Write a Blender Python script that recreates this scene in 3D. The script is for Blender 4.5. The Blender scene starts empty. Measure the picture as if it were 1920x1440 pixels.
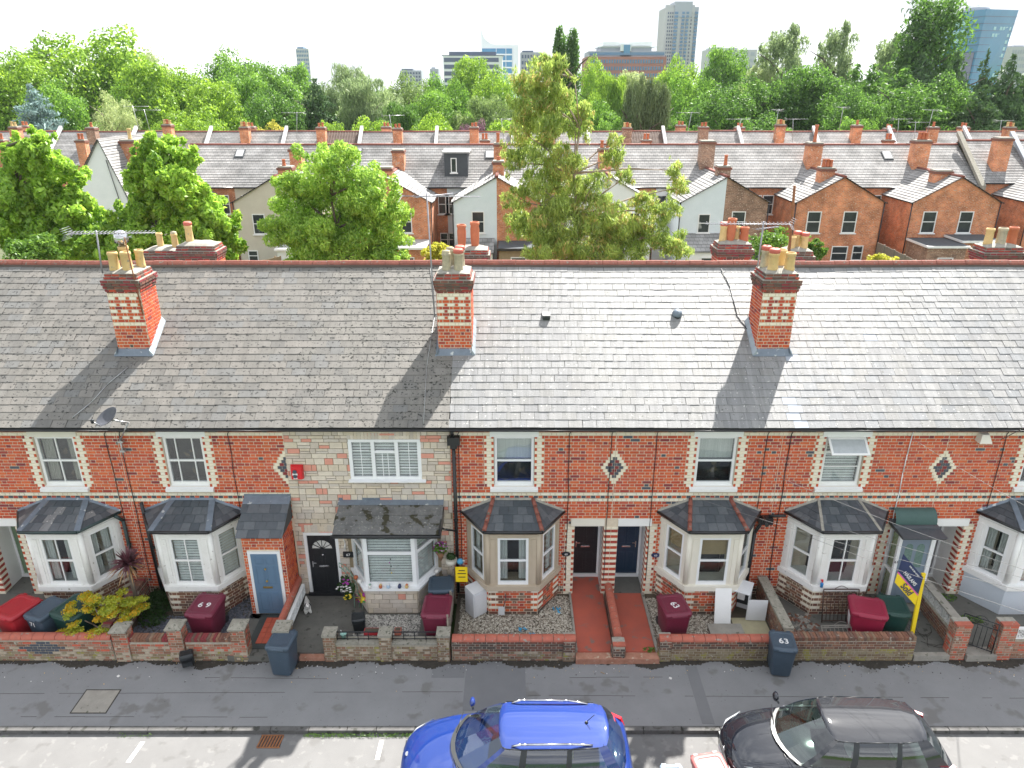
import bpy, math, random
import numpy as np
from mathutils import Vector, Matrix
R = math.radians
rnd = random.Random(7)
scn = bpy.context.scene
col = scn.collection
# ------------------------------------------------------------------ camera, sky, sun, exposure
F_PX, PITCH, CAM_H = 1378.0, R(21.94), 14.05
cam_d = bpy.data.cameras.new('camera'); cam = bpy.data.objects.new('camera', cam_d); col.objects.link(cam)
cam.location = (0, 0, CAM_H); cam.rotation_euler = (math.pi/2 - PITCH, 0, 0)
cam_d.sensor_fit = 'HORIZONTAL'; cam_d.sensor_width = 36; cam_d.lens = 36*F_PX/1920; cam_d.clip_start = .1; cam_d.clip_end = 6000
scn.camera = cam
SUN_AZ, SUN_EL = R(29), R(48.2)         # azimuth from +Y towards +X
sd = (math.sin(SUN_AZ)*math.cos(SUN_EL), math.cos(SUN_AZ)*math.cos(SUN_EL), math.sin(SUN_EL))
sun_d = bpy.data.lights.new('sun', 'SUN'); sun_d.energy = 5.0; sun_d.angle = R(.5); sun_d.color = (1, .96, .9)
sun = bpy.data.objects.new('sun', sun_d); col.objects.link(sun)
sun.rotation_euler = Vector(sd).to_track_quat('Z', 'Y').to_euler(); sun.location = (30, 60, 80)
w = bpy.data.worlds.new('World'); scn.world = w; w.use_nodes = True
nt = w.node_tree; nt.nodes.clear()
N = nt.nodes.new; L = nt.links.new
sky = N('ShaderNodeTexSky'); sky.sky_type = 'NISHITA'; sky.sun_disc = False
sky.sun_elevation = SUN_EL; sky.sun_rotation = SUN_AZ; sky.dust_density = 2
tc = N('ShaderNodeTexCoord'); mp = N('ShaderNodeMapping'); mp.inputs['Scale'].default_value = (1.2, 1.2, 5)
n1 = N('ShaderNodeTexNoise'); n1.inputs['Scale'].default_value = 2.2; n1.inputs['Detail'].default_value = 7; n1.inputs['Roughness'].default_value = .6
L(tc.outputs['Generated'], mp.inputs['Vector']); L(mp.outputs[0], n1.inputs['Vector'])
cr = N('ShaderNodeValToRGB'); cr.color_ramp.elements[0].position = .47; cr.color_ramp.elements[0].color = (2.3, 2.42, 2.6, 1)
cr.color_ramp.elements[1].position = .66; cr.color_ramp.elements[1].color = (5.3, 5.4, 5.5, 1)
cf = N('ShaderNodeValToRGB'); cf.color_ramp.elements[0].position = .22; cf.color_ramp.elements[0].color = (.55, .55, .55, 1)
cf.color_ramp.elements[1].position = .42; cf.color_ramp.elements[1].color = (.97, .97, .97, 1)
mx = N('ShaderNodeMix'); mx.data_type = 'RGBA'
L(n1.outputs['Fac'], cr.inputs[0]); L(n1.outputs['Fac'], cf.inputs[0])
L(cf.outputs[0], mx.inputs[0]); L(sky.outputs[0], mx.inputs[6]); L(cr.outputs[0], mx.inputs[7])
bg = N('ShaderNodeBackground'); bg.inputs['Strength'].default_value = .145; wo = N('ShaderNodeOutputWorld')
L(mx.outputs[2], bg.inputs['Color']); L(bg.outputs[0], wo.inputs[0])
vs = scn.view_settings; vs.view_transform = 'Standard'; vs.look = 'None'; vs.gamma = 1; vs.exposure = 1.55; vs.use_curve_mapping = False
scn.cycles.max_bounces = 6; scn.cycles.diffuse_bounces = 3; scn.cycles.transparent_max_bounces = 12
scn.cycles.caustics_reflective = False; scn.cycles.caustics_refractive = False

# ------------------------------------------------------------------ helpers
_s, _c = math.sin(PITCH), math.cos(PITCH)
def _ray(px, py):
    u = (720 - py)/F_PX; return ((px - 960)/F_PX, _c + u*_s, -_s + u*_c)
def atY(px, py, Y):
    r = _ray(px, py); t = Y/r[1]; return Vector((r[0]*t, Y, CAM_H + r[2]*t))
def atZ(px, py, Z):
    r = _ray(px, py); t = (Z - CAM_H)/r[2]; return Vector((r[0]*t, r[1]*t, Z))
def V(*a): return Vector(a)

def mat(name, c, rough=.8, c2=None, scale=6, amt=1.0, bump=0, bscale=None, metal=0, spec=.5, stretch=(1, 1, 1), detail=4, spots=None, coat=0, contrast=.25, fine=0):
    m = bpy.data.materials.new(name); m.use_nodes = True; t = m.node_tree; b = t.nodes['Principled BSDF']
    b.inputs['Roughness'].default_value = rough; b.inputs['Metallic'].default_value = metal
    b.inputs['Specular IOR Level'].default_value = spec; b.inputs['Coat Weight'].default_value = coat
    if c2 is None: c2 = tuple(x*.78 for x in c)
    g = t.nodes.new('ShaderNodeNewGeometry'); mpn = t.nodes.new('ShaderNodeMapping'); mpn.inputs['Scale'].default_value = stretch
    t.links.new(g.outputs['Position'], mpn.inputs['Vector'])
    n = t.nodes.new('ShaderNodeTexNoise'); n.inputs['Scale'].default_value = scale; n.inputs['Detail'].default_value = detail; n.inputs['Roughness'].default_value = .65
    t.links.new(mpn.outputs[0], n.inputs['Vector'])
    r = t.nodes.new('ShaderNodeValToRGB'); r.color_ramp.elements[0].position = .5 - contrast; r.color_ramp.elements[1].position = .5 + contrast
    r.color_ramp.elements[0].color = (*c2, 1); r.color_ramp.elements[1].color = (*c, 1)
    t.links.new(n.outputs['Fac'], r.inputs[0]); out = r.outputs[0]
    if spots:   # (colour, scale, threshold[, distort])
        for (sc_, ss, th) in spots:
            n3 = t.nodes.new('ShaderNodeTexNoise'); n3.inputs['Scale'].default_value = ss; n3.inputs['Detail'].default_value = 3
            t.links.new(g.outputs['Position'], n3.inputs['Vector'])
            r3 = t.nodes.new('ShaderNodeValToRGB'); r3.color_ramp.elements[0].position = th; r3.color_ramp.elements[1].position = min(1, th+.06)
            t.links.new(n3.outputs['Fac'], r3.inputs[0])
            mm = t.nodes.new('ShaderNodeMix'); mm.data_type = 'RGBA'; mm.inputs[7].default_value = (*sc_, 1)
            t.links.new(r3.outputs[0], mm.inputs[0]); t.links.new(out, mm.inputs[6]); out = mm.outputs[2]
    t.links.new(out, b.inputs['Base Color'])
    if bump:
        n2 = t.nodes.new('ShaderNodeTexNoise'); n2.inputs['Scale'].default_value = bscale or scale*6; n2.inputs['Detail'].default_value = 3
        t.links.new(g.outputs['Position'], n2.inputs['Vector'])
        bp = t.nodes.new('ShaderNodeBump'); bp.inputs['Strength'].default_value = bump; bp.inputs['Distance'].default_value = .02
        t.links.new(n2.outputs['Fac'], bp.inputs['Height']); t.links.new(bp.outputs[0], b.inputs['Normal'])
    return m

def glass_mat(name, tint=(.9, .93, .93), refl=.07):
    m = bpy.data.materials.new(name); m.use_nodes = True; t = m.node_tree; t.nodes.clear()
    o = t.nodes.new('ShaderNodeOutputMaterial'); mxs = t.nodes.new('ShaderNodeMixShader'); tr = t.nodes.new('ShaderNodeBsdfTransparent')
    gl = t.nodes.new('ShaderNodeBsdfGlossy'); fr = t.nodes.new('ShaderNodeLayerWeight'); fr.inputs[0].default_value = .5
    pw = t.nodes.new('ShaderNodeMath'); pw.operation = 'POWER'; pw.inputs[1].default_value = 4; ma = t.nodes.new('ShaderNodeMath'); ma.operation = 'MULTIPLY_ADD'; ma.inputs[1].default_value = .8; ma.inputs[2].default_value = refl
    tr.inputs[0].default_value = (*tint, 1); gl.inputs['Roughness'].default_value = .02; gl.inputs[0].default_value = (.95, .97, 1, 1)
    nn = t.nodes.new('ShaderNodeTexNoise'); nn.inputs['Scale'].default_value = 1.6; bp = t.nodes.new('ShaderNodeBump'); bp.inputs['Strength'].default_value = .06; bp.inputs['Distance'].default_value = .05
    g = t.nodes.new('ShaderNodeNewGeometry'); t.links.new(g.outputs['Position'], nn.inputs['Vector']); t.links.new(nn.outputs['Fac'], bp.inputs['Height']); t.links.new(bp.outputs[0], gl.inputs['Normal'])
    t.links.new(fr.outputs['Facing'], pw.inputs[0]); t.links.new(pw.outputs[0], ma.inputs[0]); t.links.new(ma.outputs[0], mxs.inputs[0]); t.links.new(tr.outputs[0], mxs.inputs[1]); t.links.new(gl.outputs[0], mxs.inputs[2]); t.links.new(mxs.outputs[0], o.inputs[0])
    return m

def leaf_mat(name, dark, light, gloss=.03, trans=.45):
    m = bpy.data.materials.new(name); m.use_nodes = True; t = m.node_tree; t.nodes.clear()
    o = t.nodes.new('ShaderNodeOutputMaterial'); at = t.nodes.new('ShaderNodeAttribute'); at.attribute_name = 'tone'
    r = t.nodes.new('ShaderNodeValToRGB'); r.color_ramp.elements[0].color = (*dark, 1); r.color_ramp.elements[1].color = (*light, 1)
    t.links.new(at.outputs['Fac'], r.inputs[0])
    d = t.nodes.new('ShaderNodeBsdfDiffuse'); tl = t.nodes.new('ShaderNodeBsdfTranslucent'); gl = t.nodes.new('ShaderNodeBsdfGlossy'); gl.inputs['Roughness'].default_value = .45
    m1 = t.nodes.new('ShaderNodeMixShader'); m1.inputs[0].default_value = trans; m2 = t.nodes.new('ShaderNodeMixShader'); m2.inputs[0].default_value = gloss
    hs = t.nodes.new('ShaderNodeHueSaturation'); hs.inputs['Hue'].default_value = .485; hs.inputs['Value'].default_value = 1.5
    t.links.new(r.outputs[0], hs.inputs['Color']); t.links.new(r.outputs[0], d.inputs[0]); t.links.new(hs.outputs[0], tl.inputs[0])
    t.links.new(d.outputs[0], m1.inputs[1]); t.links.new(tl.outputs[0], m1.inputs[2]); t.links.new(m1.outputs[0], m2.inputs[1]); t.links.new(gl.outputs[0], m2.inputs[2]); t.links.new(m2.outputs[0], o.inputs[0])
    return m

class MB:
    """collects faces, builds ONE mesh"""
    def __init__(s): s.v = []; s.f = []; s.m = []; s.mats = []; s.sm = []
    def mi(s, m):
        if m not in s.mats: s.mats.append(m)
        return s.mats.index(m)
    def face(s, pts, m, smooth=False):
        b = len(s.v); s.v.extend([tuple(p) for p in pts]); s.f.append(tuple(range(b, b+len(pts)))); s.m.append(s.mi(m)); s.sm.append(smooth)
    def box(s, x0, x1, y0, y1, z0, z1, m, rot=0, about=None, skip=()):
        P = [(x0, y0, z0), (x1, y0, z0), (x1, y1, z0), (x0, y1, z0), (x0, y0, z1), (x1, y0, z1), (x1, y1, z1), (x0, y1, z1)]
        if rot:
            cx, cy = about or ((x0+x1)/2, (y0+y1)/2); c_, s_ = math.cos(rot), math.sin(rot)
            P = [(cx+(p[0]-cx)*c_-(p[1]-cy)*s_, cy+(p[0]-cx)*s_+(p[1]-cy)*c_, p[2]) for p in P]
        s.hexa(P, m, skip)
    def hexa(s, P, m, skip=()):
        b = len(s.v); s.v.extend([tuple(p) for p in P]); k = s.mi(m)
        for i, f in enumerate(((0, 3, 2, 1), (4, 5, 6, 7), (0, 1, 5, 4), (1, 2, 6, 5), (2, 3, 7, 6), (3, 0, 4, 7))):
            if i in skip: continue
            s.f.append(tuple(b+j for j in f)); s.m.append(k); s.sm.append(False)
    def obox(s, O, a, n, w_, d, z0, z1, m, skip=(4,)):
        """box on a vertical plane: O + a*[0..w], from plane outwards n*d, z0..z1"""
        O = Vector(O); a = Vector(a); n = Vector(n)
        A = O + n*d; B = A + a*w_; C_ = O + a*w_; D = O
        P = [(p.x, p.y, z0) for p in (A, B, C_, D)] + [(p.x, p.y, z1) for p in (A, B, C_, D)]
        s.hexa(P, m, skip)
    def prism(s, base, top, m, smooth=False, caps=True):
        n = len(base); b = len(s.v); s.v.extend([tuple(p) for p in base]+[tuple(p) for p in top]); k = s.mi(m)
        for i in range(n):
            j = (i+1) % n; s.f.append((b+i, b+j, b+n+j, b+n+i)); s.m.append(k); s.sm.append(smooth)
        if caps:
            s.f.append(tuple(b+i for i in reversed(range(n)))); s.m.append(k); s.sm.append(False)
            s.f.append(tuple(b+n+i for i in range(n))); s.m.append(k); s.sm.append(False)
    def tube(s, p0, p1, r, m, seg=6, r1=None, caps=True):
        p0 = Vector(p0); p1 = Vector(p1); d = (p1-p0).normalized(); r1 = r if r1 is None else r1
        a = d.orthogonal().normalized(); b = d.cross(a)
        ring = lambda p, q: [p + a*(q*math.cos(2*math.pi*i/seg)) + b*(q*math.sin(2*math.pi*i/seg)) for i in range(seg)]
        s.prism(ring(p0, r), ring(p1, r1), m, True, caps)
    def path(s, pts, r, m, seg=6):
        for a, b in zip(pts, pts[1:]): s.tube(a, b, r, m, seg)
    def lathe(s, c, prof, m, seg=16, cap=True, axis=None):
        """prof: list of (radius, z)"""
        c = Vector(c); k = s.mi(m); b = len(s.v)
        for (r, z) in prof:
            for i in range(seg):
                t = 2*math.pi*i/seg; p = Vector((r*math.cos(t), r*math.sin(t), z))
                if axis is not None: p = axis @ p
                s.v.append(tuple(c+p))
        for j in range(len(prof)-1):
            for i in range(seg):
                q = (i+1) % seg; s.f.append((b+j*seg+i, b+j*seg+q, b+(j+1)*seg+q, b+(j+1)*seg+i)); s.m.append(k); s.sm.append(True)
        if cap:
            s.f.append(tuple(b+i for i in reversed(range(seg)))); s.m.append(k); s.sm.append(False)
            e = b+(len(prof)-1)*seg; s.f.append(tuple(e+i for i in range(seg))); s.m.append(k); s.sm.append(False)
    def grid(s, G, m, smooth=True, close=False):
        """G[i][j] points"""
        b = len(s.v); n = len(G[0]); k = s.mi(m)
        for row in G: s.v.extend([tuple(p) for p in row])
        for i in range(len(G)-1):
            for j in range(n - (0 if close else 1)):
                q = (j+1) % n; s.f.append((b+i*n+j, b+i*n+q, b+(i+1)*n+q, b+(i+1)*n+j)); s.m.append(k); s.sm.append(smooth)
    def mesh(s, name):
        me = bpy.data.meshes.new(name); me.from_pydata(s.v, [], s.f)
        for m in s.mats: me.materials.append(m)
        me.polygons.foreach_set('material_index', s.m); me.polygons.foreach_set('use_smooth', s.sm); me.update(); return me

WL = {}      # world origin of each object that parents others
def link(name, data, parent=None):
    o = bpy.data.objects.new(name, data); col.objects.link(o)
    if parent is not None: o.parent = parent
    return o
def tag(o, label=None, cat=None, group=None, kind=None):
    if label: o['label'] = label
    if cat: o['category'] = cat
    if group: o['group'] = group
    if kind: o['kind'] = kind
    return o
def thing(name, label, cat, loc=(0, 0, 0), group=None, rz=0):
    o = link(name, None); o.location = loc; o.rotation_euler = (0, 0, rz); WL[o] = Vector(loc); o.empty_display_size = .2
    return tag(o, label, cat, group)
def part(name, mb, parent=None, kind=None, label=None, local=False):
    """one mesh object; mb in world coordinates unless local"""
    o = link(name, mb.mesh(name) if isinstance(mb, MB) else mb, parent)
    if parent is not None and not local: o.location = -WL.get(parent, Vector((0, 0, 0)))
    WL[o] = Vector((0, 0, 0))
    return tag(o, label, None, None, kind)
def solo(name, mb, label, cat, group=None, loc=(0, 0, 0), rz=0):
    o = link(name, mb.mesh(name) if isinstance(mb, MB) else mb); o.location = loc; o.rotation_euler = (0, 0, rz); WL[o] = Vector(loc)
    return tag(o, label, cat, group)
def struct(name, mb):
    o = link(name, mb.mesh(name)); WL[o] = Vector((0, 0, 0)); o['kind'] = 'structure'; return o
def piece(name, me, parent, loc, scale=(1, 1, 1), rot=(0, 0, 0)):
    o = bpy.data.objects.new(name, me); col.objects.link(o); o.parent = parent
    o.location = Vector(loc) - WL.get(parent, Vector((0, 0, 0))); o.scale = scale; o.rotation_euler = rot
    return o
def copy_tree(o, loc, rz=None, label=None):
    c = o.copy(); col.objects.link(c); c.location = loc; WL[c] = Vector(loc)
    if rz is not None: c.rotation_euler = (0, 0, rz)
    if label: c['label'] = label
    for ch in o.children:
        d = ch.copy(); col.objects.link(d); d.parent = c
        for g in ch.children:
            e = g.copy(); col.objects.link(e); e.parent = d
    return c
_cube = {}
def unit_box(m):
    """unit box x,z 0..1 ; y -1..0 (front at -1, open back) for bricks on walls"""
    if m not in _cube:
        b = MB(); b.box(0, 1, -1, 0, 0, 1, m, skip=(4,)); _cube[m] = b.mesh('brick')
    return _cube[m]

# text meshes are made while the scene is still small
_txt = {}
def text_mesh(body, size, m, name='lettering'):
    cu = bpy.data.curves.new('t', 'FONT'); cu.body = body; cu.size = size; cu.align_x = 'CENTER'; cu.align_y = 'CENTER'; cu.extrude = .002; cu.resolution_u = 3; cu.offset = size*.012
    o = bpy.data.objects.new('t', cu); col.objects.link(o)
    dg = bpy.context.evaluated_depsgraph_get(); me = bpy.data.meshes.new_from_object(o.evaluated_get(dg)); me.name = name
    me.materials.clear(); me.materials.append(m)
    bpy.data.objects.remove(o); bpy.data.curves.remove(cu); return me

# ------------------------------------------------------------------ materials
BR = [mat('brick_red_%d' % i, c, .85, tuple(x*.70 for x in c), 3.5, bump=.25, bscale=60, contrast=.22, detail=8) for i, c in enumerate([
    (.64, .115, .045), (.55, .085, .04), (.70, .155, .055), (.42, .065, .045), (.60, .13, .075), (.27, .045, .05), (.66, .11, .035)])]
BLUE = mat('brick_blue', (.09, .10, .13), .6, (.05, .06, .08), 12)
CREAM = mat('brick_cream', (.86, .79, .64), .85, (.74, .66, .51), 9, bump=.2)
CREAM2 = mat('brick_cream_pale', (.87, .82, .70), .85, (.76, .70, .58), 9, bump=.2)
MORTAR = mat('mortar', (.72, .63, .50), .95, (.60, .50, .38), 9)
DBR = [mat('brick_aged_%d' % i, c, .9, tuple(x*.6 for x in c), 9, bump=.3, contrast=.22, spots=[((.42, .40, .34), 7, .64)]) for i, c in enumerate([(.28, .13, .08), (.22, .10, .07), (.33, .17, .11), (.20, .12, .09), (.30, .20, .13)])]
YBR = [mat('brick_algae_%d' % i, c, .9, tuple(x*.6 for x in c), 5, bump=.3, spots=[((.30, .27, .08), 4, .55), ((.46, .43, .37), 9, .66)]) for i, c in enumerate([(.30, .22, .13), (.24, .17, .11), (.34, .28, .18)])]
DMORT = mat('mortar_aged', (.46, .42, .35), .95, (.28, .25, .19), 6)
PINKW = mat('brick_weathered', (.46, .24, .17), .9, (.30, .13, .08), 5, bump=.3, spots=[((.5, .4, .3), 8, .62)])
COPING = mat('red_coping', (.48, .13, .08), .7, (.33, .10, .07), 7, bump=.2, spots=[((.3, .26, .22), 9, .62)])
CAPST = mat('cap_stone', (.36, .34, .29), .95, (.22, .21, .17), 9, bump=.5, spots=[((.12, .12, .09), 14, .6)])
WHITE = mat('white_paint', (.84, .84, .83), .5, (.78, .78, .77), 3)
UPVC = mat('white_upvc', (.82, .83, .84), .3, (.78, .79, .80), 3)
CREAMP = mat('cream_paint', (.76, .72, .63), .7, (.70, .66, .57), 3)
BUFFP = mat('buff_stone_paint', (.50, .42, .32), .8, (.44, .36, .27), 3)
WORNW = mat('worn_white_paint', (.84, .83, .81), .6, (.74, .73, .70), 4, spots=[((.4, .37, .33), 9, .68)])
PALEBL = mat('pale_blue_render', (.60, .66, .73), .7, (.56, .62, .69), 2)
LEAD = mat('lead', (.20, .24, .29), .5, (.14, .17, .21), 5, metal=.3, spots=[((.5, .52, .52), 6, .64)])
LEADL = mat('bright_lead', (.36, .40, .44), .5, (.28, .32, .36), 5, metal=.3)
BLACKM = mat('black_paint', (.018, .02, .024), .35, (.012, .013, .016), 5)
GUTTER = mat('black_gutter', (.016, .018, .02), .3)
GRNG = mat('dark_green_paint', (.02, .045, .045), .35)
SLM = []
for i, c in enumerate([(.235, .236, .24), (.255, .256, .258), (.215, .217, .222), (.27, .268, .266), (.225, .232, .242), (.245, .243, .238)]):
    SLM.append(mat('slate_%d' % i, c, .55, tuple(x*.72 for x in c), 2.2, bump=.35, bscale=45, stretch=(4, .25, .25), detail=8, contrast=.15,
                   spots=[((.56, .55, .52), 13, .66), ((.09, .09, .08), 16, .655)]))
SLMOSS = [mat('slate_mossy_%d' % i, c, .6, tuple(x*.62 for x in c), 3, bump=.4, bscale=40, stretch=(2, .5, .5), detail=8,
              spots=[((.02, .02, .016), 14, .575), ((.4, .4, .37), 17, .69)]) for i, c in enumerate([(.195, .186, .168), (.175, .169, .157), (.212, .20, .18)])]
SLNEW = mat('slate_new_blue', (.34, .37, .42), .5, (.30, .33, .38), 4)
SLDARK = [mat('slate_dark_%d' % i, c, .45, tuple(x*.7 for x in c), 8, bump=.2) for i, c in enumerate([(.085, .10, .115), (.12, .135, .15), (.07, .085, .10)])]
DECK = mat('roof_underlay', (.07, .07, .07), .9)
SLMOSSD = mat('bay_roof_tile_mossy', (.17, .17, .165), .8, (.09, .09, .09), 4, bump=.5, spots=[((.30, .30, .27), 16, .63), ((.035, .032, .015), 3.2, .56), ((.22, .20, .12), 26, .66)])
RIDGE = mat('ridge_tile', (.30, .10, .07), .8, (.18, .06, .045), 8, bump=.2, spots=[((.2, .17, .14), 10, .62)])
RIDGEM = mat('ridge_mortar', (.13, .10, .09), .9)
GLASS = glass_mat('window_glass')
ROOM = mat('dark_room', (.045, .043, .04), .9, (.02, .02, .02), 2.5, spots=[((.12, .09, .05), 3, .6)])  # near-black colour puts the shade of unlit rooms behind the panes
BLIND = mat('blind_slat', (.88, .88, .86), .6)
CURTN = mat('curtain', (.45, .42, .36), .9, (.30, .28, .24), 5, stretch=(6, 6, .2))
CURTW = mat('white_curtain', (.7, .69, .66), .9, (.5, .5, .48), 5, stretch=(6, 6, .2))
TANB = mat('tan_blind', (.42, .30, .16), .9, (.34, .24, .12), 4)
STN = [mat('stone_%d' % i, c, .9, tuple(x*.8 for x in c), 7, bump=.5, bscale=30) for i, c in enumerate([(.70, .61, .50), (.62, .54, .46), (.76, .67, .56), (.65, .58, .51), (.70, .60, .47)])]
STP = mat('stone_pink', (.72, .33, .25), .9, (.64, .29, .22), 7, bump=.5)
STMORT = mat('stone_mortar', (.30, .24, .15), .95)
POTC = mat('chimney_pot_buff', (.68, .49, .22), .8, (.54, .37, .16), 7, spots=[((.3, .27, .2), 8, .64)])
POTR = mat('chimney_pot_terracotta', (.52, .16, .07), .75, (.40, .11, .05), 7)
POTG = mat('chimney_pot_grey', (.54, .46, .31), .85, (.28, .26, .2), 8)
POTRC = mat('pot_red_cap', (.55, .13, .09), .6)
FLAUN = mat('mortar_flaunching', (.40, .38, .33), .95, (.24, .23, .2), 8, bump=.4)
SOOT = [mat('brick_sooty_%d' % i, c, .9, tuple(x*.6 for x in c), 10, bump=.3) for i, c in enumerate([(.15, .09, .07), (.11, .085, .07), (.24, .10, .07)])]
STEEL = mat('galvanised_steel', (.50, .51, .52), .4, metal=.7)
RUST = mat('rusty_metal', (.32, .13, .045), .9, (.16, .07, .04), 12)
ASPH = mat('pavement_asphalt', (.235, .237, .243), .9, (.20, .202, .208), 1.3, bump=.35, bscale=90, detail=10, spots=[((.165, .163, .16), 1.4, .60), ((.10, .098, .096), 18, .70), ((.22, .215, .215), 30, .68)], contrast=.2)
ASPH2 = mat('patch_asphalt', (.18, .183, .19), .9, (.155, .158, .166), 2, bump=.3, bscale=90)
LIMED = mat('brick_limed', (.52, .45, .36), .95, (.36, .27, .18), 6, bump=.3)
DIRT = mat('dirt', (.06, .052, .042), .95, (.025, .022, .018), 9, bump=.8, bscale=40, spots=[((.25, .23, .2), 30, .68)])
ROADM = mat('road_surface', (.175, .174, .172), .85, (.145, .144, .143), 1.1, bump=.3, bscale=80, detail=10, spots=[((.19, .188, .184), 5, .60), ((.135, .133, .13), 2.1, .62), ((.115, .113, .11), 17, .70)], contrast=.2)
KERBM = mat('kerb_stone', (.13, .128, .126), .9, (.075, .074, .072), 5, bump=.3, spots=[((.05, .05, .045), 6, .58)])
WLINE = mat('white_road_paint', (.78, .77, .74), .7, (.6, .59, .56), 12)
CONC = mat('concrete', (.34, .32, .28), .9, (.24, .225, .2), 4, bump=.3, bscale=40, spots=[((.12, .12, .09), 6, .63)])
YARD = mat('yard_concrete', (.15, .145, .13), .9, (.10, .10, .09), 3, bump=.3, spots=[((.06, .06, .05), 5, .62)])
REDPATH = mat('red_painted_path', (.46, .10, .06), .7, (.34, .085, .06), 1.6, bump=.15, bscale=50, spots=[((.22, .13, .11), 2.2, .60)])
RTILE = mat('red_quarry_tile', (.52, .10, .05), .6, (.42, .085, .045), 6)
DTILE = mat('dark_quarry_tile', (.05, .06, .055), .6, (.035, .04, .04), 6)
EARTH = mat('soil', (.10, .08, .055), .95, (.06, .05, .035), 4, bump=.6)
GRAVM = [mat('gravel_%d' % i, c, .9) for i, c in enumerate([(.50, .46, .38), (.34, .31, .26), (.62, .58, .5), (.24, .2, .16)])]
CHIPM = [mat('chipping_%d' % i, c, .7) for i, c in enumerate([(.10, .11, .14), (.15, .16, .2), (.07, .08, .10)])]
PEBM = [mat('pebble_%d' % i, c, .8) for i, c in enumerate([(.62, .60, .55), (.48, .46, .42), (.3, .29, .27)])]
WOOD = mat('weathered_wood', (.34, .30, .24), .9, (.20, .17, .14), 6, stretch=(1, 1, 4))
FENCEW = mat('fence_wood', (.36, .27, .17), .9, (.26, .19, .12), 4)
GRASSM = mat('lawn', (.09, .16, .035), .95, (.055, .10, .025), .8)
BMAR = mat('maroon_plastic', (.17, .018, .045), .42, (.13, .014, .035), 3, spots=[((0.265, 0.059, 0.096), 30, .665)])
BRED = mat('red_plastic', (.42, .02, .03), .4, (.34, .018, .028), 3, spots=[((0.602, 0.062, 0.076), 30, .665)])
BGRY = mat('slate_grey_plastic', (.055, .085, .12), .42, (.045, .07, .10), 3, spots=[((0.109, 0.15, 0.197), 30, .665)])
BGRN = mat('dark_green_plastic', (.012, .055, .045), .42, (.01, .045, .038), 3, spots=[((0.051, 0.109, 0.096), 30, .665)])
BBLK = mat('black_plastic', (.02, .024, .028), .4)
TXTW = mat('white_print', (.82, .82, .82), .6)
TXTG = mat('gold_metal', (.55, .38, .12), .35, metal=.8)
CHROME = mat('chrome', (.7, .7, .72), .18, metal=1)
YEL = mat('yellow_board', (.85, .62, .01), .5, (.8, .57, .01), 3)
NAVY = mat('navy_print', (.02, .035, .11), .5)
PINKP = mat('pink_print', (.8, .1, .45), .5)
REDB = mat('alarm_red', (.66, .012, .02), .35, (.6, .01, .02), 2)
FARBR = mat('far_brick_red', (.52, .19, .085), .9, (.36, .12, .06), 5, bump=.3, bscale=30, spots=[((.56, .38, .27), 11, .60)])
FARBR2 = mat('far_brick_brown', (.30, .16, .11), .9, (.22, .11, .08), 6, spots=[((.4, .3, .24), 14, .64)])
RENDW = mat('white_render', (.86, .87, .87), .85, (.78, .80, .80), 1.2)
RENDC = mat('cream_render', (.62, .57, .47), .85, (.55, .5, .41), 1.2)
RENDB = mat('pale_blue_white_render', (.74, .80, .84), .85, (.66, .73, .77), 1.2)
DORM = mat('dark_grey_cladding', (.06, .07, .08), .7)
FDARK = mat('flat_roof_felt', (.09, .10, .11), .8, (.06, .07, .08), 3)
FLIGHT = mat('light_flat_roof', (.5, .5, .5), .7)
PARAW = mat('parapet_white', (.66, .66, .66), .8, (.5, .5, .5), 2)

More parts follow.
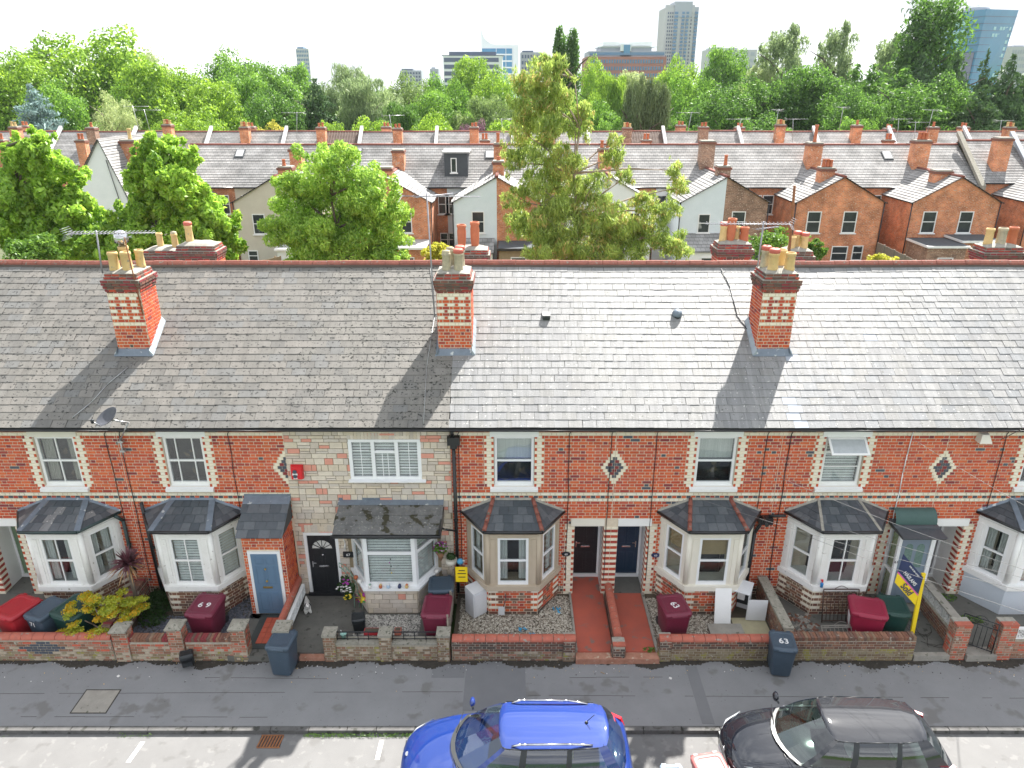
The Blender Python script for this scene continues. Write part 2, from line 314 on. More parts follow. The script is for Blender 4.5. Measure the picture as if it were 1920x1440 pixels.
def brick_far(name, c1, c2, mort):
    m = mat(name, c1, .9); t = m.node_tree; b = t.nodes['Principled BSDF']; g = t.nodes.new('ShaderNodeNewGeometry'); sp = t.nodes.new('ShaderNodeSeparateXYZ'); ad = t.nodes.new('ShaderNodeMath'); cb_ = t.nodes.new('ShaderNodeCombineXYZ')
    t.links.new(g.outputs['Position'], sp.inputs[0]); t.links.new(sp.outputs[0], ad.inputs[0]); t.links.new(sp.outputs[1], ad.inputs[1]); t.links.new(ad.outputs[0], cb_.inputs[0]); t.links.new(sp.outputs[2], cb_.inputs[1])
    br = t.nodes.new('ShaderNodeTexBrick'); br.inputs['Scale'].default_value = 1; br.inputs['Brick Width'].default_value = .27; br.inputs['Row Height'].default_value = .094; br.inputs['Mortar Size'].default_value = .012
    br.inputs['Color1'].default_value = (*c1, 1); br.inputs['Color2'].default_value = (*c2, 1); br.inputs['Mortar'].default_value = (*mort, 1); t.links.new(cb_.outputs[0], br.inputs['Vector'])
    n = t.nodes.new('ShaderNodeTexNoise'); n.inputs['Scale'].default_value = 1.1; n.inputs['Detail'].default_value = 9; t.links.new(g.outputs['Position'], n.inputs['Vector'])
    mr = t.nodes.new('ShaderNodeMapRange'); mr.inputs['From Min'].default_value = .3; mr.inputs['From Max'].default_value = .7; mr.inputs['To Min'].default_value = .62; mr.inputs['To Max'].default_value = 1.3; t.links.new(n.outputs['Fac'], mr.inputs['Value'])
    vm = t.nodes.new('ShaderNodeVectorMath'); vm.operation = 'SCALE'; t.links.new(br.outputs['Color'], vm.inputs[0]); t.links.new(mr.outputs[0], vm.inputs['Scale'])
    n3 = t.nodes.new('ShaderNodeTexNoise'); n3.inputs['Scale'].default_value = 9; t.links.new(g.outputs['Position'], n3.inputs['Vector']); r3 = t.nodes.new('ShaderNodeValToRGB'); r3.color_ramp.elements[0].position = .60; r3.color_ramp.elements[1].position = .66; t.links.new(n3.outputs['Fac'], r3.inputs[0])
    mm = t.nodes.new('ShaderNodeMix'); mm.data_type = 'RGBA'; mm.inputs[7].default_value = (.55, .42, .33, 1); t.links.new(r3.outputs[0], mm.inputs[0]); t.links.new(vm.outputs[0], mm.inputs[6]); t.links.new(mm.outputs[2], b.inputs['Base Color']); return m
FARBR = brick_far('far_brick_red', (.68, .235, .09), (.50, .14, .055), (.56, .38, .26)); FARBR2 = brick_far('far_brick_brown', (.36, .20, .13), (.22, .12, .08), (.34, .26, .2))
def slate_far(name, c1, c2, mortar=(.13, .13, .13)):
    m = mat(name, c1, .85, spec=.15); t = m.node_tree; b = t.nodes['Principled BSDF']
    g = t.nodes.new('ShaderNodeNewGeometry'); mp_ = t.nodes.new('ShaderNodeMapping'); mp_.inputs['Rotation'].default_value = (R(-90), 0, 0)
    br = t.nodes.new('ShaderNodeTexBrick'); br.inputs['Color1'].default_value = (*c1, 1); br.inputs['Color2'].default_value = (*c2, 1); br.inputs['Mortar'].default_value = (*mortar, 1)
    br.inputs['Scale'].default_value = 1; br.inputs['Brick Width'].default_value = .36; br.inputs['Row Height'].default_value = .17; br.inputs['Mortar Size'].default_value = .012; br.inputs['Bias'].default_value = -.1
    t.links.new(g.outputs['Position'], mp_.inputs['Vector']); t.links.new(mp_.outputs[0], br.inputs['Vector'])
    n = t.nodes.new('ShaderNodeTexNoise'); n.inputs['Scale'].default_value = .7; n.inputs['Detail'].default_value = 8; t.links.new(g.outputs['Position'], n.inputs['Vector'])
    mr = t.nodes.new('ShaderNodeMapRange'); mr.inputs['From Min'].default_value = .3; mr.inputs['From Max'].default_value = .7; mr.inputs['To Min'].default_value = .7; mr.inputs['To Max'].default_value = 1.2
    t.links.new(n.outputs['Fac'], mr.inputs['Value'])
    vm = t.nodes.new('ShaderNodeVectorMath'); vm.operation = 'SCALE'; t.links.new(br.outputs['Color'], vm.inputs[0]); t.links.new(mr.outputs[0], vm.inputs['Scale'])
    t.links.new(vm.outputs[0], b.inputs['Base Color']); return m
SF = [slate_far('far_slate_grey', (.36, .355, .35), (.28, .275, .27)), slate_far('far_slate_pale', (.40, .39, .38), (.32, .315, .31)), slate_far('far_slate_warm', (.34, .30, .27), (.27, .24, .21))]
PANT = mat('brown_pantile', (.20, .145, .12), .8, (.15, .11, .09), 3)

# text
T69 = text_mesh('6 9', .27, TXTW); T63 = text_mesh('63', .26, TXTW); T67 = text_mesh('67', .12, TXTW); T71 = text_mesh('71', .2, TXTW)
T65s = text_mesh('65', .09, TXTW); T63s = text_mesh('63', .09, TXTW); T5 = text_mesh('51', .13, TXTW)
TH = text_mesh('HASLAMS', .155, TXTW); TS = text_mesh('Sold', .2, NAVY); TM = text_mesh('FOR MORE HOMES', .055, TXTW)
T61 = text_mesh('61', .12, BBLK)

# ------------------------------------------------------------------ ground, road, pavement
FY = 18.1           # front face of the terrace
GZ, PZ, RZ = 0.0, -.2, -.31
GWY = 15.52         # street face of the garden walls
KY = 13.2
m = MB(); m.box(-1500, 1500, -200, 3200, -1.6, -.5, GRASSM); struct('ground', m)
m = MB(); m.box(-60, 60, 2, KY-.003, -.49, RZ, ROADM); struct('road', m)
m = MB(); m.box(-60, 60, KY+.14, GWY+.3, -.49, PZ, ASPH); pav = struct('pavement', m)
kx = -17.0; kmesh = MB(); kmesh.box(0, 1, 0, .135, -.29, .004, KERBM); kmesh = kmesh.mesh('kerb_stone')
while kx < 17:
    wk = rnd.choice([.92, .92, .92, .7, 1.1]); piece('kerb_stone', kmesh, pav, (kx, KY, PZ+rnd.uniform(-.004, .004)), (wk-.018, 1, 1), (0, 0, rnd.uniform(-.004, .004))); kx += wk
m = MB(); m.box(-60, -17.02, KY, KY+.135, -.49, PZ+.002, KERBM); m.box(kx+.01, 60, KY, KY+.135, -.49, PZ+.002, KERBM); part('kerb_run', m, pav)
# dirt band along the garden walls, patches in the asphalt
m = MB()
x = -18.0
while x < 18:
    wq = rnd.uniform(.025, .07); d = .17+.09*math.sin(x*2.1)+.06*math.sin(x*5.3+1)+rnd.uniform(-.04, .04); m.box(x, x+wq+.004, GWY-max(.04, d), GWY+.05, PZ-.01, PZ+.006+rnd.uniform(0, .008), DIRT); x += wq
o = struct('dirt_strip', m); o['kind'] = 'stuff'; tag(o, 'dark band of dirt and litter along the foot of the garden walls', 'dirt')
for (x0, x1, y0, y1) in ((-1.22, .35, 13.8, 15.45), (-2.1, -1.24, 14.9, 15.4), (4.6, 4.9, 13.4, 15.3)):
    m = MB(); m.box(x0, x1, y0, y1, PZ-.01, PZ+.005, ASPH2); part('asphalt_patch', m, pav)
m = MB()
for (a, b) in (((-13, 14.35), (-1.3, 14.42)), ((.4, 14.3), (13, 14.2)), ((-12, 13.62), (-6, 13.6)), ((1.5, 14.9), (4, 14.93)), ((-8, 14.9), (-5, 14.86))):
    x = a[0]
    while x < b[0]:
        st = rnd.uniform(.2, .5); f = (x-a[0])/(b[0]-a[0]); y = a[1]+(b[1]-a[1])*f+rnd.uniform(-.006, .006)
        if rnd.random() < .75: m.box(x, x+st, y, y+.008, PZ-.01, PZ+.0035, DIRT)
        x += st
part('asphalt_joint', m, pav)
# inspection cover
c = atZ(180, 1315, PZ); m = MB(); m.box(-.42, .42, -.36, .36, -.03, .006, CONC)
cv = thing('inspection_cover', 'pale concrete inspection cover set in the pavement at the left', 'manhole cover', (c.x, c.y, PZ)); part('cover_slab', m, cv, local=True)
m = MB()
for s in (-1, 1): m.box(-.45, .45, s*.375-.012, s*.375+.012, -.03, .008, DIRT); m.box(s*.435-.012, s*.435+.012, -.36, .36, -.03, .008, DIRT)
part('cover_frame', m, cv, local=True)
# drain grating
c = atZ(508, 1388, RZ); g = thing('drain_grating', 'rusty slotted gully grating at the road edge by the kerb', 'drain', (c.x, 12.98, RZ))
m = MB(); m.box(-.27, .27, -.17, .17, -.02, .002, BLACKM); m.box(-.27, .27, -.19, -.16, -.02, .015, RUST); m.box(-.27, .27, .16, .19, -.02, .015, RUST); part('grate_frame', m, g, local=True)
m = MB(); m.box(-.018, .018, -.16, .16, -.01, .014, RUST); bar = m.mesh('grate_bar')
for i in range(8): piece('grate_bar', bar, g, Vector((c.x-.245+i*.07, 12.98, RZ)), rot=(0, 0, -.12))
# white parking ticks
rd = bpy.data.objects['road']
for (a, b) in (((268, 1391), (240, 1430)), ((716, 1388), (707, 1425))):
    p, q = atZ(*a, RZ), atZ(*b, RZ); m = MB(); m.face([V(p.x-.05, p.y, RZ+.005), V(q.x-.05, q.y, RZ+.005), V(q.x+.05, q.y, RZ+.005), V(p.x+.05, p.y, RZ+.005)], WLINE); part('white_line', m, rd)

# ------------------------------------------------------------------ leaf clouds
def leaf_cloud(name, lobes, n, leaf, mats, seed=0, droop=0, shell=.55, up=.3, aspect=.6, tone_h=0, sheet=None):
    """lobes: list of (x,y,z, rx,ry,rz). n quads spread through their shells"""
    rg = np.random.default_rng(seed); lb = np.array(lobes, float); vol = (lb[:, 3]*lb[:, 4]+lb[:, 3]*lb[:, 5]+lb[:, 4]*lb[:, 5]); pr = vol/vol.sum()
    idx = rg.choice(len(lb), n, p=pr); d = rg.normal(size=(n, 3)); d /= np.linalg.norm(d, axis=1)[:, None]
    rr = shell + (1.06-shell)*rg.random(n)**.6
    c = lb[idx, :3] + d*lb[idx, 3:6]*rr[:, None]
    nrm = d*.7 + rg.normal(size=(n, 3))*.65 + np.array([0, 0, up]); nrm /= np.linalg.norm(nrm, axis=1)[:, None]
    t = rg.normal(size=(n, 3)); t[:, 2] -= droop*2.5; t -= nrm*(t*nrm).sum(1)[:, None]; t /= np.linalg.norm(t, axis=1)[:, None]
    b = np.cross(nrm, t); sz = leaf*(.6+.8*rg.random(n))
    L_ = t*(sz*(1+droop))[:, None]; W_ = b*(sz*aspect)[:, None]
    v = np.empty((n, 4, 3)); v[:, 0] = c-L_; v[:, 1] = c+W_*.9-L_*.1; v[:, 2] = c+L_; v[:, 3] = c-W_*.9-L_*.1
    v[:, 2, 2] -= sz*.25
    me = bpy.data.meshes.new(name); me.vertices.add(4*n); me.vertices.foreach_set('co', v.reshape(-1).astype(np.float32))
    me.loops.add(4*n); me.loops.foreach_set('vertex_index', np.arange(4*n, dtype=np.int32))
    me.polygons.add(n); me.polygons.foreach_set('loop_start', np.arange(0, 4*n, 4, dtype=np.int32))
    try: me.polygons.foreach_set('loop_total', np.full(n, 4, dtype=np.int32))
    except Exception: pass
    me.update(calc_edges=True)
    lt = rg.random(len(lb))
    tone = np.clip(.62*rg.random(n)+.34*lt[idx]+.02, 0, 1)
    a = me.attributes.new('tone', 'FLOAT', 'FACE'); a.data.foreach_set('value', tone.astype(np.float32))
    for mm in mats: me.materials.append(mm)
    return me
def lobes_round(seed, k=26, rx=.42, rz=.4, cz=.55, lr=.17, sub=3, flat=.85):
    rg = random.Random(seed); out = [(0, 0, cz, rx*.7, rx*.7, rz*.75)]
    for _ in range(k):
        a = rg.uniform(0, 6.283); e = math.asin(rg.uniform(-.75, 1)); q = rg.uniform(.72, .95)
        x, y, z = rx*q*math.cos(a)*math.cos(e), rx*q*math.sin(a)*math.cos(e), cz+rz*q*math.sin(e); r = lr*rg.uniform(.7, 1.2); out.append((x, y, z, r, r, r*flat))
        for _ in range(sub):
            b = rg.uniform(0, 6.283); g = rg.uniform(-.3, 1.2); r2 = r*rg.uniform(.3, .5)
            out.append((x+r*.9*math.cos(b)*math.cos(g), y+r*.9*math.sin(b)*math.cos(g), z+r*.8*math.sin(g), r2, r2, r2*.8))
    return out
def lobes_cone(seed, tiers=16, r0=.26, top=1.0, bot=.06, pw=.9, droop=0):
    rg = random.Random(seed); out = []
    for i in range(tiers):
        t = i/(tiers-1); z = bot+(top-bot)*t; r = r0*(1-t)**pw+.012; kk = max(3, int(9*(1-t)+3))
        for j in range(kk):
            a = rg.uniform(0, 6.283); q = r*rg.uniform(.55, 1.05); s = max(.02, r*.42); out.append((q*math.cos(a), q*math.sin(a), z-droop*q+rg.uniform(-.02, .02), s, s, s*.45))
        out.append((0, 0, z, r*.6, r*.6, (top-bot)/tiers))
    return out
def lobes_col(seed, k=60, r0=.085, top=1.0, bot=.08):
    rg = random.Random(seed); out = []
    for i in range(k):
        t = i/k; z = bot+(top-bot)*t; r = r0*min(1, 3*t+.35)*(1 if t < .6 else math.sqrt(max(.03, 1-((t-.6)/.42)**2)))
        for _ in range(2):
            a = rg.uniform(0, 6.283); q = r*rg.uniform(.4, .9); s = r*rg.uniform(.4, .6); out.append((q*math.cos(a), q*math.sin(a), z, s, s, s*1.9))
    return out
BARK = mat('bark', (.16, .13, .10), .9, (.09, .07, .055), 9, bump=.5)
BARKP = mat('pale_bark', (.42, .34, .28), .9, (.26, .2, .16), 7)
def trunk_mb(h, r, limbs, seed, m=None, lean=0):
    rg = random.Random(seed); b = MB(); m = m or BARK; p = V(0, 0, -.3); pts = [p]
    for i in range(5): pts.append(V(lean*(i+1)/5+rg.uniform(-.03, .03)*h*.3, rg.uniform(-.03, .03)*h*.3, h*(i+1)/5))
    for i in range(5): b.tube(pts[i], pts[i+1], r*(1-.17*i), m, 8, r*(1-.17*(i+1)))
    for i in range(limbs):
        t = rg.uniform(.35, .95); a = rg.uniform(0, 6.283); s = V(lean*t, 0, h*t); ln = h*rg.uniform(.25, .45)
        e = s+V(math.cos(a)*ln*.7, math.sin(a)*ln*.7, ln*.6); mid = (s+e)/2+V(rg.uniform(-.1, .1), rg.uniform(-.1, .1), .1)*ln
        b.tube(s, mid, r*.35*(1.2-t*.5), m, 6, r*.22); b.tube(mid, e, r*.22, m, 5, r*.06)
    return b

# ------------------------------------------------------------------ front terrace houses
W = 4.555
EY, EZ, RY, RZG = 17.88, 5.57, 22.9, 8.87     # eave and ridge of the front slope
SANG = math.atan2(RZG-EZ, RY-EY); SLEN = math.hypot(RZG-EZ, RY-EY)
CH, SLW, HDW = .094, .27, .135
def zc(k): return 5.29-CH*k        # centre height of course k
UD, US = Vector((0, math.cos(SANG), math.sin(SANG))), Vector((0, -math.sin(SANG), math.cos(SANG)))
def sag(X, s): return .008*math.sin(.83*X+.5*s)+.003*math.sin(1.9*X-1.3*s+1)+.012*math.sin(.37*X+2)
def on_roof(X, s, h=0): return Vector((X, EY, EZ))+UD*s+US*(h+(sag(X, s) if h > .02 else 0))

def slate_mesh(m, seed):
    rg = random.Random(seed); b = MB(); j = lambda a: rg.uniform(-a, a)
    # local: x along eave 0..1 (unit), y up-slope 0..1, z thickness
    lo = [(0, j(.012), 0), (.5, j(.01), 0), (1, j(.012), 0)]
    if rg.random() < .05: lo[0] = (.05, .04, 0)
    if rg.random() < .04: lo[2] = (.96, .045, 0)
    bot = lo + [(1, 1, 0), (0, 1, 0)]; top = [(x, y, 1) for x, y, z in bot]
    b.prism(bot, top, m); return b.mesh('slate')
SLATES = {}
def slates_of(key, ms, nv=2):
    SLATES[key] = [slate_mesh(m_, i*7+q) for i, m_ in enumerate(ms) for q in range(nv)]
SLB = [mat('slate_brown_%d' % i, c, .55, tuple(x*.72 for x in c), 2.4, bump=.35, bscale=45, stretch=(2.4, .4, .4), detail=8, contrast=.2,
                   spots=[((.48, .47, .44), 13, .67), ((.03, .03, .027), 13, .60)]) for i, c in enumerate([(.185, .175, .158), (.203, .192, .175), (.167, .16, .148), (.213, .199, .18), (.183, .181, .174)])]
slates_of('brown', SLB); slates_of('grey', SLM); slates_of('pale', [SLM[1], SLM[3], SLM[0], SLM[5], SLM[1]]); slates_of('moss', SLMOSS+SLB[:2]); slates_of('new', [SLNEW]); slates_of('dark', SLDARK)

def tile_roof(roof, X0, X1, kind, sw, ncr=24, seed=0, skipper=None, special=None, edge=False, edge0=False):
    rg = random.Random(seed); gauge = (SLEN-.06)/ncr
    for k in range(ncr):
        s0 = k*gauge; off = (sw*.5 if k % 2 else 0)+.05*math.sin(k*2.3); x = math.floor((X0-off)/sw)*sw+off
        if edge0 and x < X0-1e-4: fx = x+sw; lead_in = (X0, fx)
        else: lead_in = None
        if lead_in and lead_in[1]-X0 > .03:
            me = rg.choice(SLATES[kind]); p = on_roof(X0+.003, s0-.012, .034); piece('slate', me, roof, p, (lead_in[1]-X0-.006, gauge+.035, .012), (SANG-.055, 0, 0))
        while x < X1-1e-4:
            a, b = x, x+sw; x += sw
            if a < X0-1e-4: continue
            if edge: b = min(b, X1)
            cxm = (a+b)/2
            if skipper and skipper(cxm, s0+gauge/2): continue
            ms = SLATES[special(cxm, s0, kind) if special else kind]; me = rg.choice(ms)
            g = rg.choice([.003, .004, .004, .006, .004, .016]); p = on_roof(a+g/2, s0-.012+rg.uniform(-.004, .004), .034+rg.uniform(-.002, .002))
            piece('slate', me, roof, p, (b-a-g, gauge+.03, .008), (SANG-.042+rg.uniform(-.004, .004), rg.uniform(-.003, .003), rg.uniform(-.005, .005)))

def brick_run(mb, O, a, n, length, z0, z1, colf, holes=(), proud=.012, ch=CH, sl=SLW, hd=HDW, joint=.023, singles=None, bond='flemish', zref=None, phase=0):
    """bricks on a vertical plane. holes: (u0,u1,z0,z1). colf(u, k, zc, isHeader)->material or None"""
    O = Vector(O); a = Vector(a); n = Vector(n); ang = math.atan2(a.y, a.x)
    zr = zref if zref is not None else z0+ch/2; k0 = math.ceil((z0-zr)/ch-.501); z = zr+k0*ch; k = k0
    while z+ch/2 <= z1+.012:
        lo, hi = z-ch/2+joint/2, z+ch/2-joint/2
        iv = [(0, length)]
        for (h0, h1, g0, g1) in holes:
            if hi > g0 and lo < g1:
                nv = []
                for (p, q) in iv:
                    if h1 <= p or h0 >= q: nv.append((p, q)); continue
                    if h0 > p: nv.append((p, h0))
                    if h1 < q: nv.append((h1, q))
                iv = nv
        seq = [(sl, False), (hd, True)] if bond == 'flemish' else [(sl, False)]
        per = (sl+hd) if bond == 'flemish' else sl; ph = (-phase) % per; u = ph-per - (.5*per if k % 2 else 0)
        i = 0
        while u < length:
            wv, isH = seq[i % len(seq)]; i += 1
            for (p, q) in iv:
                A, B = max(u, p), min(u+wv, q)
                if B-A < .04: continue
                m_ = colf((A+B)/2, k, z, isH)
                if m_ is None: continue
                g = joint/2; P = O+a*(A+g)
                if singles is not None and singles[1] > 0:
                    singles[1] -= 1; ob = piece('brick', unit_box(m_), singles[0], (P.x, P.y, lo), (B-A-2*g, proud+rnd.uniform(-.002, .002), hi-lo), (0, 0, ang))
                else: mb.obox(P, a, n, B-A-2*g, proud+rnd.uniform(-.003, .003), lo, hi, m_)
            u += wv
        z += ch; k += 1

def red(rg=rnd): return rg.choices(BR, [5, 4, 3, 2, 2, .9, 5])[0]

def pane_set(mb, x0, x1, y, z0, z1): mb.box(x0, x1, y, y+.006, z0, z1, GLASS)

def flat_window(parent, X0, X1, z0, z1, Y, fm, style, inside):
    """window in a wall facing -Y, frame front at Y"""
    f = MB(); t = .075
    f.box(X0, X1, Y, Y+.07, z0, z0+t*1.3, fm); f.box(X0, X1, Y, Y+.07, z1-t, z1, fm); f.box(X0, X0+t, Y, Y+.07, z0+t*1.3, z1-t, fm); f.box(X1-t, X1, Y, Y+.07, z0+t*1.3, z1-t, fm)
    zm = (z0+z1)/2
    if style in ('sash', 'sash2', 'sash3'): f.box(X0+t, X1-t, Y+.005, Y+.06, zm-.028, zm+.028, fm)
    if style == 'sash2': f.box((X0+X1)/2-.016, (X0+X1)/2+.016, Y+.01, Y+.05, z0+t*1.3, z1-t, fm)
    if style == 'sash3':
        for q in (.29, .71): xx = X0+(X1-X0)*q; f.box(xx-.014, xx+.014, Y+.01, Y+.05, z0+t*1.3, z1-t, fm)
    if style == 'open': f.box(X0+t, X1-t, Y, Y+.06, z1-.52, z1-.46, fm); f.box(X0+t, X1-t, Y+.01, Y+.05, zm-.2, zm-.17, fm)
    wn = part('window', f, parent)
    g = MB()
    if style in ('sash', 'sash2', 'sash3'):
        for (a, b) in ((z0+t*1.3, zm-.028), (zm+.028, z1-t)):
            g = MB(); pane_set(g, X0+t, X1-t, Y+.03, a, b); part('pane', g, wn)
    elif style == 'open':
        g = MB(); pane_set(g, X0+t, X1-t, Y+.03, z0+t*1.3, z1-.52); part('pane', g, wn)
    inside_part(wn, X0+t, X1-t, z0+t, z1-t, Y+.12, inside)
    return wn

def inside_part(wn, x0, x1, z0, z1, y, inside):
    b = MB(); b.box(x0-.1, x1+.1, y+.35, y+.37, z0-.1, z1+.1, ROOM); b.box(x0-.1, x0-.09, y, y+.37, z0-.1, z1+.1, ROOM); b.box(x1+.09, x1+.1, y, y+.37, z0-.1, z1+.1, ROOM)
    b.box(x0-.1, x1+.1, y, y+.37, z0-.1, z0-.09, ROOM); b.box(x0-.1, x1+.1, y, y+.37, z1+.09, z1+.1, ROOM); part('unlit_room_backing', b, wn)
    if inside == 'blind':
        b = MB(); z = z0
        while z < z1: b.face([(x0, y, z), (x1, y, z), (x1, y+.02, z+.058), (x0, y+.02, z+.058)], BLIND); z += .088
        part('blind', b, wn)
    elif inside in ('curtain', 'net'):
        cm = CURTN if inside == 'curtain' else CURTW
        for (a, c_) in ((x0, x0+(x1-x0)*.3), (x1-(x1-x0)*.26, x1)):
            b = MB(); n = 9; G = [[(a+(c_-a)*i/n, y+.05+.02*(i % 2), zz) for i in range(n+1)] for zz in (z0, z1)]; b.grid(G, cm, False); part('curtain', b, wn)
    elif inside == 'tan': b = MB(); b.box(x0, x1, y, y+.01, z1-(z1-z0)*.3, z1, TANB); part('roller_blind', b, wn)
    elif inside == 'half': b = MB(); b.box(x0, x1, y, y+.01, z0+(z1-z0)*.52, z1, CURTW); part('roller_blind', b, wn)

def door_part(parent, x0, x1, y, z0, z1, dm, style='panel', hw=CHROME, side=1):
    d = MB(); d.box(x0, x1, y, y+.05, z0, z1, dm); w_ = x1-x0; h_ = z1-z0
    dp = part('door', d, parent)
    cols = ((.13, .46), (.54, .87)); rows = ((.06, .36), (.50, .80), (.84, .95)) if style in ('panel', 'six') else ((.06, .36), (.42, .66))
    if style == 'grey': rows = ((.05, .48),)
    for (a, b) in rows:
        for (p, q) in cols:
            m_ = MB(); X0, X1, Z0, Z1 = x0+w_*p, x0+w_*q, z0+h_*a, z0+h_*b; t = .022
            m_.box(X0, X1, y-.008, y, Z0, Z0+t, dm); m_.box(X0, X1, y-.008, y, Z1-t, Z1, dm); m_.box(X0, X0+t, y-.008, y, Z0+t, Z1-t, dm); m_.box(X1-t, X1, y-.008, y, Z0+t, Z1-t, dm); m_.box(X0+t*1.8, X1-t*1.8, y-.005, y, Z0+t*1.8, Z1-t*1.8, dm); part('door_panel', m_, dp)
    m_ = MB(); lz = z0+h_*.44; m_.box(x0+w_*.32, x0+w_*.68, y-.018, y, lz, lz+.055, hw); m_.box(x0+w_*.35, x0+w_*.65, y-.024, y-.018, lz+.012, lz+.043, hw); part('letter_box', m_, dp)
    m_ = MB()
    if style == 'six': m_.lathe((x0+w_*.5, y, z0+h_*.56), [(.03, 0), (.035, .02), (.02, .045)], hw, 10, axis=Matrix.Rotation(R(90), 3, 'X')); m_.lathe((x0+w_*.5, y, z0+h_*.76), [(.03, 0), (.03, .02), (.015, .04)], hw, 10, axis=Matrix.Rotation(R(90), 3, 'X'))
    else:
        hx = x0+.09 if side < 0 else x1-.09; m_.box(hx-.015, hx+.015, y-.02, y, z0+h_*.44, z0+h_*.54, hw); m_.box(min(hx, hx-side*.11), max(hx, hx-side*.11), y-.045, y-.025, z0+h_*.51, z0+h_*.525, hw)
    part('handle', m_, dp)
    if style == 'fan':
        m_ = MB(); cx, cz_, r = (x0+x1)/2, z0+h_*.76, w_*.37
        for i in range(13):
            t0, t1 = math.pi*i/13, math.pi*(i+1)/13; m_.face([(cx, y-.004, cz_), (cx+r*math.cos(t0), y-.004, cz_+r*math.sin(t0)), (cx+r*math.cos(t1), y-.004, cz_+r*math.sin(t1))], CURTW)
        for i in range(7): t0 = math.pi*i/6; m_.tube((cx, y-.012, cz_), (cx+r*math.cos(t0), y-.012, cz_+r*math.sin(t0)), .012, dm, 4)
        for i in range(12): t0, t1 = math.pi*i/12, math.pi*(i+1)/12; m_.tube((cx+r*math.cos(t0), y-.012, cz_+r*math.sin(t0)), (cx+r*math.cos(t1), y-.012, cz_+r*math.sin(t1)), .014, dm, 4)
        part('fanlight', m_, dp); m_ = MB(); m_.lathe((cx, y-.01, z0+h_*.66), [(.035, 0), (.03, .03), (.01, .05)], hw, 8, axis=Matrix.Rotation(R(90), 3, 'X')); part('knocker', m_, dp)
    if style == 'grey':
        for (p, q) in cols:
            m_ = MB(); cx = x0+w_*(p+q)/2; r = w_*.14; pts = [(cx-r, y-.006, z0+h_*.55), (cx+r, y-.006, z0+h_*.55)]+[(cx+r*math.cos(math.pi*i/8), y-.006, z0+h_*.84+r*1.2*math.sin(math.pi*i/8)) for i in range(9)]
            m_.face(pts, mat('frosted_green_glass', (.20, .30, .27), .2, (.10, .16, .14), 22)); part('pane', m_, dp)
    return dp

